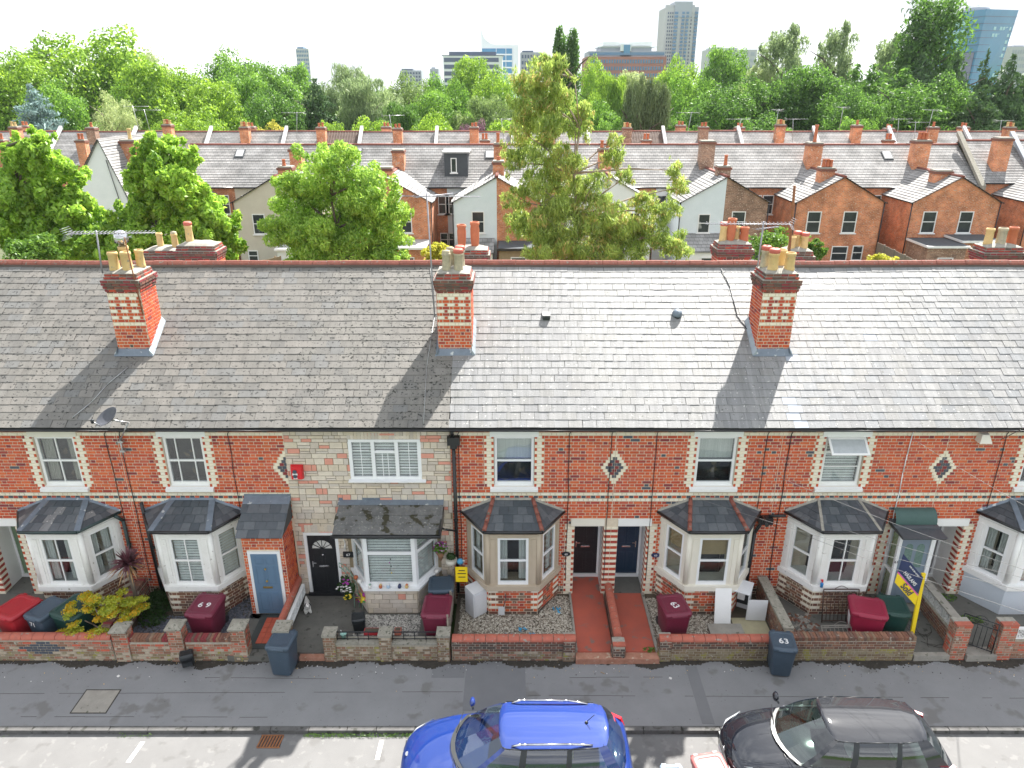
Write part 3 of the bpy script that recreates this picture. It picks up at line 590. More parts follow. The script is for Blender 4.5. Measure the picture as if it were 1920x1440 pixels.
def bay(h, xc, fm, pm, style, inside, base, rooft, hip, eave=GUTTER, seed=0):
    """canted bay: fm frame material, pm pier material"""
    A, B, C, D = V(xc-1.34, FY, 0), V(xc-.70, FY-.92, 0), V(xc+.70, FY-.92, 0), V(xc+1.34, FY, 0)
    zs, zw0, zw1, ze = .84, 1.0, 2.55, 2.86
    bp = MB(); faces = ((A, B), (B, C), (C, D))
    for i, (P, Q) in enumerate(faces):
        a = (Q-P).normalized(); n = V(a.y, -a.x, 0); ln = (Q-P).length; wv = .86 if i == 1 else .66; e = (ln-wv)/2
        for (u, ww) in ((0, e), (ln-e, e)):
            bp.obox(P+a*u-n*.16, a, n, ww, .16, zw0, zw1, pm, skip=())
            bp.obox(P+a*(u+ww*.3), a, n, ww*.45, .02, zw0+.05, zw1-.03, pm)          # raised strip on the pier
        bp.obox(P-n*.16, a, n, ln, .16, zw1, ze, pm, skip=()); bp.obox(P, a, n, ln, .03, zw1+.08, zw1+.13, pm)
    for P in (B, C): bp.lathe((P.x, P.y+.06, 0), [(.085, zw0), (.085, ze-.01)], pm, 10)
    bw = part('bay_window', bp, h)
    s = MB()
    off = [A+V(-.09, 0, 0), B+V(-.05, -.09, 0), C+V(.05, -.09, 0), D+V(.09, 0, 0)]
    base_ = [(p.x, p.y, zs) for p in off]; top_ = [(p.x, p.y, zw0) for p in off]; s.prism([base_[i] for i in range(4)], [top_[i] for i in range(4)], pm); part('sill', s, bw)
    for i, (P, Q) in enumerate(faces):
        a = (Q-P).normalized(); n = V(a.y, -a.x, 0); ln = (Q-P).length; wv = .86 if i == 1 else .66; e = (ln-wv)/2; O = P+a*e-n*.06; t = .07
        f = MB(); f.obox(O, a, n, wv, .05, zw0, zw0+.11, fm, ()); f.obox(O, a, n, wv, .05, zw1-.06, zw1, fm, ()); f.obox(O, a, n, t, .05, zw0+.11, zw1-.06, fm, ()); f.obox(O+a*(wv-t), a, n, t, .05, zw0+.11, zw1-.06, fm, ())
        zm = (zw0+zw1)/2+.03; f.obox(O+a*t, a, n, wv-2*t, .045, zm-.03, zm+.03, fm, ())
        if style == 'sash2' and i == 1: f.obox(O+a*(wv/2-.014), a, n, .028, .04, zw0+.11, zw1-.06, fm, ())
        part('window_frame', f, bw)
        for (z0, z1) in ((zw0+.11, zm-.03), (zm+.03, zw1-.06)):
            g = MB(); g.obox(O+a*t+n*.015, a, n, wv-2*t, .006, z0, z1, GLASS, ()); part('pane', g, bw)
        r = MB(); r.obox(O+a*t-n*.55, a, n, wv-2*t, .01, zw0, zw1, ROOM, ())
        part('unlit_room_backing', r, bw)
        if inside == 'blind':
            b = MB(); z = zw0+.1
            while z < zw1-.06:
                q0, q1 = O+a*t-n*.05, O+a*(wv-t)-n*.05; b.face([(q0.x, q0.y, z), (q1.x, q1.y, z), (q1.x-n.x*.02, q1.y-n.y*.02, z+.058), (q0.x-n.x*.02, q0.y-n.y*.02, z+.058)], BLIND); z += .088
            part('blind', b, bw)
        elif inside == 'tan': b = MB(); b.obox(O+a*t-n*.06, a, n, wv-2*t, .01, zm+.15, zw1-.05, TANB, ()); part('roller_blind', b, bw)
        elif inside in ('curtain', 'net'):
            cm = CURTN if inside == 'curtain' else CURTW
            for (p, q) in ((t, t+.2), (wv-t-.2, wv-t)):
                b = MB(); b.grid([[tuple((O+a*(p+(q-p)*j/6)-n*(.08+.025*(j % 2))).to_tuple()[:2])+(zz,) for j in range(7)] for zz in (zw0+.1, zw1-.05)], cm, False); part('curtain', b, bw)
    # brick / rendered base
    bb = MB(); bc = MORTAR if base in ('brick', 'aged') else (STMORT if base == 'stone' else pm)
    bb.prism([(A.x, A.y, -.25), (B.x, B.y, -.25), (C.x, C.y, -.25), (D.x, D.y, -.25)], [(A.x, A.y, zs), (B.x, B.y, zs), (C.x, C.y, zs), (D.x, D.y, zs)], bc if base != 'blue' else PALEBL)
    bpn = part('bay_base', bb, h)
    if base in ('brick', 'aged'):
        st = MB()
        for i, (P, Q) in enumerate(faces):
            a = (Q-P).normalized(); n = V(a.y, -a.x, 0); ln = (Q-P).length
            def cf(u, k, z, H_, ln=ln, i=i):
                e = min(u, ln-u)
                if e < .2 and (k % 2 == 0) and z > .1: return CREAM2
                if z < .1: return rnd.choice(SOOT)
                return rnd.choice(DBR) if (base == 'aged' or rnd.random() < .3) else red()
            brick_run(st, P, a, n, ln, -.02, zs, cf)
        part('brick', st, bpn, 'stuff')
    # roof
    zt = 3.24; o_ = .14
    e = [V(xc-1.34-.12, FY, ze), V(xc-.70-.09, FY-.92-o_, ze), V(xc+.70+.09, FY-.92-o_, ze), V(xc+1.34+.12, FY, ze)]
    tL, tR = V(xc-.56, FY, zt), V(xc+.56, FY, zt)
    rf = MB(); rf.face([e[0], e[1], tL], DECK); rf.face([e[1], e[2], tR, tL], DECK); rf.face([e[2], e[3], tR], DECK); rf.face([e[3], e[2], e[1], e[0]], DECK); rp = part('bay_roof', rf, h)
    for tri in ((e[0], e[1], tL, tL), (e[1], e[2], tR, tL), (e[2], e[3], tR, tR)):
        # slates as strips up the slope between the eave edge and the top edge
        P0, P1, T1, T0 = tri; n = ((P1-P0).cross(T1-P0)).normalized(); rows = 4
        for r_ in range(rows):
            f0, f1 = r_/rows, min(1, (r_+1)/rows+.04); a0, a1 = P0.lerp(T0, f0), P1.lerp(T1, f0); b0, b1 = P0.lerp(T0, f1), P1.lerp(T1, f1); L_ = (a1-a0).length
            if L_ < .1: continue
            k = max(1, round(L_/.27)); ed = [0]+[(i+(.5 if r_ % 2 else 0))/k for i in range(1 if not r_ % 2 else 0, k)]+[1]; ed = sorted(set(ed))
            for q0, q1 in zip(ed, ed[1:]):
                if q1-q0 < .02: continue
                g = .005/L_; pp = [a0.lerp(a1, q0+g)+n*.020, a0.lerp(a1, q1-g)+n*.020, b0.lerp(b1, q1-g)+n*.006, b0.lerp(b1, q0+g)+n*.006]
                sl_ = MB(); sl_.hexa([p-n*.010 for p in pp]+pp, rnd.choice(rooft)); part('slate', sl_, rp)
    for (p, q) in ((e[1], tL), (e[2], tR)):
        if hip == 'tile':
            for i in range(4):
                m_ = MB(); s0, s1 = p.lerp(q, i/4-.005), p.lerp(q, (i+1)/4+.01); m_.tube(s0+V(0, 0, .03), s1+V(0, 0, .018), .062, RIDGE, 8, .055); part('hip_tile', m_, rp)
        else:
            hm = LEAD if hip == 'lead' else FLAUN; d = (q-p).normalized(); sd_ = d.cross(V(0, 0, 1)).normalized()*(.085 if hip == 'lead' else .04)
            m_ = MB(); m_.hexa([p-sd_+V(0, 0, .005), p+sd_+V(0, 0, .005), q+sd_+V(0, 0, .005), q-sd_+V(0, 0, .005), p-sd_*.9+V(0, 0, .03), p+sd_*.9+V(0, 0, .03), q+sd_*.9+V(0, 0, .026), q-sd_*.9+V(0, 0, .026)], hm); part('hip_flashing', m_, rp)
    # fillet along the wall
    fm_ = MB(); fc = LEAD if hip == 'lead' else FLAUN
    for (p, q) in ((e[0], tL), (tL, tR), (tR, e[3])): fm_.hexa([p+V(0, -.06, .005), q+V(0, -.06, .005), q+V(0, -.003, .005), p+V(0, -.003, .005), p+V(0, -.03, .035), q+V(0, -.03, .035), q+V(0, -.003, .07), p+V(0, -.003, .07)], fc)
    part('wall_flashing', fm_, rp)
    gm = MB()
    for p, q in zip(e, e[1:]):
        gm.tube(p+V(0, -.02, -.02), q+V(0, -.02, -.02), .045, eave, 8)
    part('gutter', gm, h)
    return bw

def chimney(h, xc, y0, wd, dp, zb, zt, pots, seed, sooty=True, limit=170, flash=True, side=1, z_in=None):
    """brick stack; returns part"""
    rg = random.Random(seed); b = MB(); x0, x1, y1 = xc-wd/2, xc+wd/2, y0+dp
    b.box(x0, x1, y0, y1, zb, zt-.42, MORTAR); cp = part('chimney', b, h)
    st = MB(); sing = [cp, limit]
    def cf(u, k, z, H_, front=True):
        t = (zt-z)/CH
        if t < 6: return rg.choice([SOOT[2], BR[5], BR[3], BR[1]])
        if front and (5.5 < t < 6.6 or 15 < t < 16.1): return CREAM
        if front and 6.6 < t < 15 and k % 2 == 0 and not H_: return CREAM2
        if z < zb+.5 and rg.random() < .25: return rg.choice(SOOT)
        return red(rg)
    brick_run(st, (x0, y0, 0), (1, 0, 0), (0, -1, 0), wd, zb, zt-.42, lambda u, k, z, H_: cf(u, k, z, H_), bond='flemish', sl=.2, hd=.1, singles=sing, zref=zt-.5)
    brick_run(st, (x1, y0, 0), (0, 1, 0), (1, 0, 0), dp, zb, zt-.42, lambda u, k, z, H_: cf(u, k, z, H_, k % 2 == 0 and False), sl=.2, hd=.1, singles=sing, zref=zt-.5)
    brick_run(st, (x0, y1, 0), (0, -1, 0), (-1, 0, 0), dp, zb, zt-.42, lambda u, k, z, H_: cf(u, k, z, H_, False), sl=.2, hd=.1, zref=zt-.5)
    for i, (e, z0, z1) in enumerate(((.025, zt-.42, zt-.335), (.05, zt-.33, zt-.245), (.075, zt-.24, zt-.16), (0.0, zt-.155, zt-.08), (-.02, zt-.075, zt))):
        st2 = MB(); st2.box(x0-e+.008, x1+e-.008, y0-e+.008, y1+e-.008, z0-.006, z1, FLAUN); part('corbel_course', st2, cp)
        cc = lambda u, k, z, H_: rg.choice([SOOT[0], SOOT[2], BR[5]]+([BR[3], BR[1], BR[3]] if i in (0, 3, 4) else []))
        for (O, a, n, L_) in (((x0-e, y0-e, 0), (1, 0, 0), (0, -1, 0), wd+2*e), ((x1+e, y0-e, 0), (0, 1, 0), (1, 0, 0), dp+2*e), ((x0-e, y1+e, 0), (0, -1, 0), (-1, 0, 0), dp+2*e)):
            brick_run(st, O, a, n, L_, z0, z1, cc, ch=z1-z0, sl=.21, hd=.21, zref=(z0+z1)/2, bond='stretcher')
    part('brick', st, cp, 'stuff')
    b = MB(); nx, ny = 8, 8; G = []
    for i in range(nx+1):
        row = []
        for j in range(ny+1):
            u, v = i/nx, j/ny; hh = .10*min(1, 4*u*(1-u)*1.4)*min(1, 4*v*(1-v)*1.4); row.append((x0+.02+(wd-.04)*u, y0+.02+(dp-.04)*v, zt+.002+hh+rg.uniform(0, .015)))
        G.append(row)
    b.grid(G, FLAUN, True); part('flaunching', b, cp)
    for (dx, dy, r, hh, pm, cap) in pots:
        b = MB(); X, Y = xc+dx, y0+dp/2+dy; z = zt+.05
        prof = [(r*.92, 0), (r, .04), (r*.93, .07), (r*.84, hh*.8), (r*.95, hh*.84), (r*.98, hh*.93), (r*.86, hh), (r*.72, hh), (r*.70, hh-.12)]
        if pm is POTR and cap == 'tall': prof = [(r*.8, 0), (r*.8, .05), (r*.95, hh*.3), (r*1.0, hh*.7), (r*.9, hh*.85), (r*1.05, hh*.9), (r, hh), (r*.8, hh), (r*.75, hh-.1)]
        b.lathe((X, Y, z), prof, pm, 18, cap=False); pt = part('chimney_pot', b, cp)
        b = MB(); b.lathe((X, Y, z+hh-.1), [(.001, 0), (r*.75, 0)], BLACKM, 12, cap=False); part('flue_opening', b, pt)
        if cap == 'red': b = MB(); b.lathe((X, Y, z+hh-.02), [(r*.9, 0), (r*1.02, .03), (r*1.02, .10), (r*.8, .13), (.001, .10)], POTRC, 16, cap=False); part('pot_cap', b, pt)
        if cap == 'grille': b = MB(); b.lathe((X, Y, z+hh), [(r*.85, 0), (r*.85, .05), (.001, .08)], POTG, 12, cap=False); part('pot_cap', b, pt)
        if cap == 'cowl':
            b = MB(); b.lathe((X, Y, z+hh), [(r*.6, 0), (r*.65, .08), (r*1.15, .10), (r*1.3, .22), (r*1.15, .34), (r*.7, .42), (.001, .45)], CHROME, 18, cap=False)
            for i in range(14): t = 2*math.pi*i/14; b.tube((X+r*1.16*math.cos(t), Y+r*1.16*math.sin(t), z+hh+.10), (X+r*1.05*math.cos(t+.5), Y+r*1.05*math.sin(t+.5), z+hh+.38), .012, BLACKM, 4)
            part('spinning_cowl', b, pt)
    if flash:
        rz = lambda Y: EZ+(Y-EY)*math.tan(SANG)
        b = MB(); b.hexa([(x0-.1, y0-.15, rz(y0-.15)+.045), (x1+.1, y0-.15, rz(y0-.15)+.045), (x1+.1, y0+.01, rz(y0)+.05), (x0-.1, y0+.01, rz(y0)+.05), (x0-.02, y0-.14, rz(y0-.15)+.06), (x1+.02, y0-.14, rz(y0-.15)+.06), (x1+.02, y0-.01, rz(y0)+.14), (x0-.02, y0-.01, rz(y0)+.14)], LEAD); part('lead_apron', b, cp)
        for s in (-1, 1):
            xa = x1 if s > 0 else x0; b = MB(); lm = LEADL if s == side else LEAD
            for i in range(6):
                ya, yb = y0-.12+(dp+.1)*i/6, y0-.12+(dp+.1)*(i+1)/6+.02; q = s*(.11 if s == side else .08)
                P = [(xa, ya, rz(ya)+.04), (xa+q, ya, rz(ya)+.04), (xa+q, yb, rz(yb)+.04), (xa, yb, rz(yb)+.04)]; Tt = [(xa, ya, rz(ya)+.2), (xa+q*.9, ya, rz(ya)+.06), (xa+q*.9, yb, rz(yb)+.06), (xa, yb, rz(yb)+.2)]
                b.hexa(P+Tt, lm)
            part('lead_soaker', b, cp)
    return cp

def sub_iv(a, b, cuts):
    iv = [(a, b)]
    for (c0, c1) in cuts:
        nv = []
        for p, q in iv:
            if c1 <= p or c0 >= q: nv.append((p, q)); continue
            if c0 > p: nv.append((p, c0))
            if c1 < q: nv.append((c1, q))
        iv = nv
    return iv

DIAM = [-6.27, 2.85, 11.97]
HOUSES = {}
HB = V(0, 0, 0)
def house(num, P, side, label, win, bayp, door, roofkind, sw, special=None, ch=None, seed=0, near=True):
    X0, X1 = (P, P+W) if side > 0 else (P-W, P); rg = random.Random(seed+100)
    h = thing('terraced_house', label, 'house', ((X0+X1)/2, FY, 0), 'terraced houses along the near street'); HOUSES[num] = h
    U = lambda u: P+side*u
    stone = num == 67
    # ---- openings (X intervals, z)
    holes = []
    if win != 'wide': wx = U(1.76); holes.append((wx-.56, wx+.56, 3.66, 5.20, 'q'))
    else: wx = (-4.50-2.52)/2; holes.append((-4.50, -2.52, 3.88, 5.13, ''))
    if door in ('recess', 'passage', 'porch61'): d0, d1 = sorted((U(3.5), U(4.36))); holes.append((d0, d1, -.3, 2.36, 'd'))
    elif door == 'porch69': d0, d1 = sorted((U(3.42), U(4.50))); holes.append((d0, d1, -.3, 2.2, ''))
    else: d0, d1 = sorted((U(3.36), U(4.32))); holes.append((d0, d1, .02, 2.12, ''))
    # ---- wall slab
    wm = STMORT if stone else MORTAR; wl = MB(); zs = sorted({-.4, 5.6}|{z for hh in holes for z in hh[2:4] if -.4 < z < 5.6})
    for z0, z1 in zip(zs, zs[1:]):
        for (a, b) in sub_iv(X0, X1, [(q[0], q[1]) for q in holes if q[2] < (z0+z1)/2 < q[3]]): wl.box(a, b, FY, FY+.28, z0, z1, wm)
    wp = part('wall', wl, h)
    inner = MB(); inner.box(X0, X1, FY+.9 if True else 0, FY+.95, -.4, 5.4, DECK) if False else None
    st = MB(); sing = [wp, 0 if not near else (300 if not ch else 130)]
    if not stone:
        hl = []
        for q in holes:
            e = .27 if q[4] == 'q' else 0
            if q[4] == 'q': hl.append((q[0]-e, q[1]+e, q[2]-.02, q[3]+.0)); hl.append((q[0]-.1, q[1]+.1, q[2]-.16, q[3]+.21))
            elif q[4] == 'd':
                a, b = (q[0]-.27, q[1]) if side > 0 else (q[0], q[1]+.27)
                # pier side towards the party line between the doors is laid by hand
                if side > 0: b = X1
                else: a = X0
                hl.append((a, b, q[2], q[3])); hl.append((min(q[0], a)+.17 if side > 0 else X0, X1 if side > 0 else q[1]+.1, q[3]-.01, 2.61))
            else: hl.append(q[:4])
        if bayp: hl.append((bayp['x']-1.33, bayp['x']+1.33, -.3, 2.86))
        if door == 'porch69': hl.append((X1-1.22, X1, -.3, 2.6))
        dxs = [d for d in DIAM if X0-.5 < d < X1+.5]
        def cf(u, k, z, H_):
            X = X0+u; kk = round((5.29-z)/CH)
            if kk == 0: return CREAM
            if kk <= -1: return rg.choice([BR[0], BLUE, BR[3], BR[4]])
            if kk in (20, 22): return CREAM if rg.random() < .6 else CREAM2
            if kk == 21: return BLUE if int((X+50)/HDW) % 2 else red(rg)
            r = rg.random()
            if r < .018: return BLUE
            if z < .25: return rg.choice(SOOT+DBR)
            return red(rg)
        for d in dxs:
            for a_ in range(-5, 6): hw_ = (6-abs(a_))*.062; hl.append((d-hw_, d+hw_, zc(11+a_)-CH/2+.02, zc(11+a_)+CH/2-.02))
        def bandf(k0, k1, hd_):
            brick_run(st, (X0, FY, 0), (1, 0, 0), (0, -1, 0), X1-X0, zc(k1)-CH/2, zc(k0)+CH/2, cf, [(a-X0, b-X0, c_, d_) for a, b, c_, d_ in hl], bond=hd_[0], sl=hd_[1], hd=hd_[2], singles=sing, zref=5.29, phase=X0)
        bandf(23, 57, ('flemish', SLW, HDW)); bandf(22, 22, ('stretcher', HDW, HDW)); bandf(21, 21, ('stretcher', HDW, HDW)); bandf(20, 20, ('stretcher', HDW, HDW)); bandf(-2, 19, ('flemish', SLW, HDW))
        # quoins
        def q(a, b, z, m_):
            if b-a > .03: st.obox((a+.007, FY, 0), (1, 0, 0), (0, -1, 0), b-a-.014, .014, z-CH/2+.007, z+CH/2-.007, m_)
        for d in dxs:
            for a_ in range(-5, 6):
                n_ = 6-abs(a_)
                for i in range(n_):
                    xa, xb = max(d+(i-n_/2)*.124, X0), min(d+(i+1-n_/2)*.124, X1); q(xa, xb, zc(11+a_), CREAM if i in (0, n_-1) else (BLUE if (i+a_) % 3 else BR[5]))
        for hh in holes:
            if hh[4] == '': continue
            k = 0
            while True:
                z = zc(k); k += 1
                if z < max(hh[2], 0)-.01: break
                if z > hh[3]: continue
                for s in (-1, 1):
                    if hh[4] == 'd' and s != -side: continue
                    b0 = hh[0]-.27 if s < 0 else hh[1]
                    if k % 2: q(b0, b0+.27, z, CREAM)
                    else: q(b0, b0+.07, z, red(rg)); q(b0+.07, b0+.2, z, CREAM2); q(b0+.2, b0+.27, z, red(rg))
                if hh[4] == 'd':   # pier by the party line, half here
                    a, b = (hh[1], X1) if side > 0 else (X0, hh[0]); q(a, b, z, CREAM if k % 2 else BR[3] if k % 4 else BR[1])
    else:
        hl = [hh[:4] for hh in holes]+[(bayp['x']-1.34, bayp['x']+1.34, -.3, 2.8)]; z = 0; cnt = 0; blocks = []
        while z < 5.5:
            rh = rg.choice([.10, .15, .15, .20, .20]); rh = min(rh, 5.56-z)
            x = X0+rg.uniform(-.2, 0)
            while x < X1:
                bw_ = rg.choice([.16, .22, .28, .34, .42])*(1 if rh < .2 else .85); a, b = max(x, X0), min(x+bw_, X1); x += bw_
                sp = rh > .13 and bw_ > .25 and rg.random() < .35
                for (za, zb_) in (((z, z+rh/2), (z+rh/2, z+rh)) if sp else ((z, z+rh),)):
                    for (p, r_) in sub_iv(a, b, [(q0, q1) for q0, q1, c0, c1 in hl if zb_ > c0+.01 and za < c1-.01]):
                        if r_-p > .05: blocks.append((p, r_, za, zb_))
            z += rh
        blocks.sort(key=lambda t: -(t[1]-t[0])*(t[3]-t[2]))
        for i, (p, r_, za, zb_) in enumerate(blocks):
            m_ = STP if rg.random() < .12 else rg.choice(STN); j = .008
            if i < 300: piece('stone', unit_box(m_), wp, (p+j, FY, za+j), (r_-p-2*j, rg.uniform(.016, .03), zb_-za-2*j), (0, 0, 0))
            else: st.obox((p+j, FY, 0), (1, 0, 0), (0, -1, 0), r_-p-2*j, rg.uniform(.016, .03), za+j, zb_-j, m_)
    part('stone' if stone else 'brick', st, wp, 'stuff')
    # ---- fascia, gutter
    g = MB(); g.box(X0, X1, FY-.10, FY-.002, 5.46, 5.58, BLACKM); part('fascia', g, h)
    g = MB(); n = 8
    G = [[(xx, EY-.045+.055*math.cos(math.pi+math.pi*j/n), EZ-.03+.055*math.sin(math.pi+math.pi*j/n)) for j in range(n+1)] for xx in (X0, X1)]
    g.grid(G, GUTTER); G2 = [[(p[0], p[1], p[2]) for p in r_] for r_ in G]; g.tube((X0, EY-.1, EZ-.03), (X1, EY-.1, EZ-.03), .012, GUTTER, 5); part('gutter', g, h)
    # ---- upstairs window
    if win != 'wide':
        wm_ = UPVC if win in ('upvc',) else WHITE; a, b = wx-.55, wx+.55
        stl = {'upvc': 'sash', 'sash2': 'sash2', 'sash3': 'sash3', 'open': 'open'}[win]
        wn = flat_window(h, a, b, 3.68, 5.2, FY+.06, wm_, stl, {'upvc': 'half', 'sash2': 'curtain', 'sash3': 'none', 'open': 'blind'}[win])
        s_ = MB(); s_.hexa([(a-.12, FY-.10, 3.53), (b+.12, FY-.10, 3.53), (b+.12, FY+.06, 3.53), (a-.12, FY+.06, 3.53), (a-.12, FY-.10, 3.61), (b+.12, FY-.10, 3.61), (b+.12, FY+.06, 3.68), (a-.12, FY+.06, 3.68)], WHITE); part('sill', s_, wn)
        s_ = MB(); s_.box(a-.12, b+.12, FY-.02, FY+.06, 5.205, 5.40, WHITE if win != 'sash2' else CREAMP); part('lintel', s_, h)
        if win == 'open':
            f = MB(); c0 = V(0, FY+.03, 5.17); dn = V(0, -.42, -.34).normalized(); nn = V(0, dn.z, -dn.y)
            for (u0, u1, s0, s1) in ((a+.03, b-.03, 0, .06), (a+.03, b-.03, .48, .54), (a+.03, a+.09, .06, .48), (b-.09, b-.03, .06, .48)):
                P = []
                for off in (nn*.02, -nn*.02): P += [V(u0, 0, 0)+c0+dn*s0+off, V(u1, 0, 0)+c0+dn*s0+off, V(u1, 0, 0)+c0+dn*s1+off, V(u0, 0, 0)+c0+dn*s1+off]
                f.hexa([Vector(p) for p in P], WHITE)
            part('open_sash', f, wn); f = MB(); f.face([V(a+.09, 0, 0)+c0+dn*.06, V(b-.09, 0, 0)+c0+dn*.06, V(b-.09, 0, 0)+c0+dn*.48, V(a+.09, 0, 0)+c0+dn*.48], mat('frosted_pane', (.5, .53, .55), .25)); part('pane', f, wn)
    else:
        a, b, z0, z1 = -4.50, -2.52, 3.9, 5.13; f = MB(); t = .08
        f.box(a, b, FY-.02, FY+.06, z0, z0+t, UPVC); f.box(a, b, FY-.02, FY+.06, z1-t, z1, UPVC)
        for xx in (a, a+(b-a)*.335, a+(b-a)*.665, b): x_ = min(max(xx, a+t/2), b-t/2); f.box(x_-t/2-.01, x_+t/2+.01, FY-.02, FY+.06, z0+t, z1-t, UPVC)
        f.box(a+(b-a)*.335+.05, a+(b-a)*.665-.05, FY-.02, FY+.05, z1-.42, z1-.35, UPVC); wn = part('window', f, h)
        for i in range(3):
            p, q_ = a+(b-a)*i/3+.1, a+(b-a)*(i+1)/3-.1; g = MB(); pane_set(g, p-.03, q_+.03, FY+.02, z0+t, z1-t); part('pane', g, wn)
            g = MB(); ztop = z1-t if i != 1 else z1-.44
            for j in ((1, 2) if i == 1 else (1.5,)): xx = p+(q_-p)*j/3; g.box(xx-.009, xx+.009, FY+.008, FY+.018, z0+t, ztop, UPVC)
            for j in range(1, 4): zz = z0+t+(z1-t-z0-t)*j/4; g.box(p, q_, FY+.006, FY+.016, zz-.009, zz+.009, UPVC)
            part('glazing_bars', g, wn)
        inside_part(wn, a+t, b-t, z0+t, z1-t, FY+.1, 'blind')
        g = MB(); g.hexa([(a-.06, FY-.12, z0-.06), (b+.12, FY-.12, z0-.06), (b+.12, FY, z0-.06), (a-.06, FY, z0-.06), (a-.06, FY-.12, z0-.03), (b+.12, FY-.12, z0-.03), (b+.12, FY, z0), (a-.06, FY, z0)], UPVC); part('sill', g, wn)
        x = a-.02
        while x < b: g = MB(); g.box(x+.006, x+.09, FY-.028, FY, z1+.01, z1+.25, STP if rg.random() < .18 else rg.choice(STN)); part('stone', g, wp); x += .096
    # ---- door
    if door in ('recess', 'passage'):
        DY = FY+.85; lm = CREAMP if num in (65, 73) else WHITE
        r_ = MB(); a, b = d0, d1
        r_.box(a-.06, a, FY+.28, DY+.1, -.3, 2.42, WHITE); r_.box(b, b+.06, FY+.28, DY+.1, -.3, 2.42, WHITE); r_.box(a, b, FY+.28, DY+.1, 2.37, 2.42, WHITE)
        part('porch_lining', r_, h)
        r_ = MB(); r_.box(a, b, FY-.0, DY+.1, -.35, .005, REDPATH if num == 65 else CONC if num == 59 else YARD); part('porch_floor', r_, h)
        # polychrome reveal of the brick pier
        rv = MB(); k = 0
        while zc(k) > 0:
            z = zc(k); k += 1
            if z > 2.34: continue
            for (xx, n_) in ((a, (1, 0, 0)), (b, (-1, 0, 0))): rv.obox((xx, FY+(.0 if n_[0] > 0 else .28), 0), (0, 1 if n_[0] > 0 else -1, 0), (n_[0], 0, 0), .28, .008, z-CH/2+.007, z+CH/2-.007, CREAM2 if k % 2 else BR[3])
        part('brick', rv, wp, 'stuff')
        f = MB(); f.box(a, a+.06, DY-.02, DY+.08, 0.1, 2.36, UPVC); f.box(b-.06, b, DY-.02, DY+.08, .1, 2.36, UPVC); f.box(a, b, DY-.02, DY+.08, 2.28, 2.36, UPVC); f.box(a, b, DY-.06, DY+.08, .0, .1, UPVC); part('door_frame', f, h)
        dm = {65: BLACKM, 63: mat('navy_door_paint', (.02, .045, .085), .3), 71: mat('sage_green_paint', (.20, .30, .19), .5), 73: mat('grey_door_paint', (.2, .2, .22), .5), 59: mat('grey_door_paint', (.25, .25, .27), .5)}[num]
        door_part(h, a+.06, b-.06, DY, .1, 2.28, dm, side=-side)
        l_ = MB(); l_.box(min(a, U(3.4)), max(b, U(3.4)), FY-.035, FY+.28, 2.365, 2.6, lm)
        pl = part('door_lintel', l_, h)
    if door == 'flush':
        f = MB(); f.box(d0-.02, d0+.07, FY-.03, FY+.1, .02, 2.14, UPVC); f.box(d1-.07, d1+.02, FY-.03, FY+.1, .02, 2.14, UPVC); f.box(d0+.07, d1-.07, FY-.03, FY+.1, 2.05, 2.14, UPVC); f.box(d0-.05, d1+.05, FY-.1, FY+.1, -.05, .06, BLACKM); part('door_frame', f, h)
        door_part(h, d0+.07, d1-.07, FY+.02, .06, 2.05, BLACKM, 'fan', side=side)
        x = d0-.06
        while x < d1+.06: g = MB(); g.box(x+.006, x+.09, FY-.028, FY, 2.17, 2.40, STP if rg.random() < .18 else rg.choice(STN)); part('stone', g, wp); x += .096
    # ---- bay
    if bayp:
        if bayp.get('kind') != 'upvc67': bay(h, bayp['x'], bayp['f'], bayp['p'], bayp['s'], bayp['i'], bayp['b'], bayp['r'], bayp['h'], bayp.get('g', GUTTER), seed)
    # ---- roof
    rf = MB(); a, b, c_ = on_roof(X0, 0, -.02), on_roof(X0, SLEN, -.02), V(X0, RY+4.6, EZ)
    for (p, q_) in ((a, b), (b, c_)): rf.face([p, p+V(W, 0, 0), q_+V(W, 0, 0), q_], DECK)
    rf.face([c_+V(0, 0, -.1), c_+V(W, 0, -.1), a+V(W, 0, -.1), a+V(0, 0, -.1)], DECK)
    rp = part('roof', rf, h)
    chs = [q_ for q_ in (-10.86, -1.63, 7.49, 16.6)]
    def skip(x, s):
        Y = EY+s*math.cos(SANG); return any(abs(x-cx) < .38 and 20.08 < Y < 20.9 for cx in chs)
    tile_roof(rp, X0, X1, roofkind, sw, seed=seed, skipper=skip, special=special, edge=num == 67, edge0=num == 65)
    rs = MB()
    for k in range(22): p = V(X0, RY+4.6-.205*k, EZ+(RZG-EZ-.06)/22*k); e_ = (RZG-EZ-.06)/22; rs.hexa([p, p+V(W, 0, 0), p+V(W, -.205, e_), p+V(0, -.205, e_), p+V(0, .01, .03), p+V(W, .01, .03), p+V(W, -.205, e_+.01), p+V(0, -.205, e_+.01)], SLM[0])
    part('rear_slating', rs, rp)
    x = X0; rt = MB(); rt.prism([(0, -.12, -.075), (0, -.1, -.02), (0, -.035, .05), (0, .035, .05), (0, .1, -.02), (0, .12, -.075)], [(1, -.12, -.075), (1, -.1, -.02), (1, -.035, .05), (1, .035, .05), (1, .1, -.02), (1, .12, -.075)], RIDGE); rt = rt.mesh('ridge_tile')
    while x < X1-.05: e = min(x+.455, X1); piece('ridge_tile', rt, rp, (x+.004, RY, RZG+.095+sag(x, SLEN)+rg.uniform(-.006, .006)), (e-x-.008, 1, 1)); x = e
    lf = MB(); lf.box(X0, X1, RY-.135, RY-.02, RZG-.045, RZG+.03, RIDGEM); part('ridge_bedding', lf, rp)
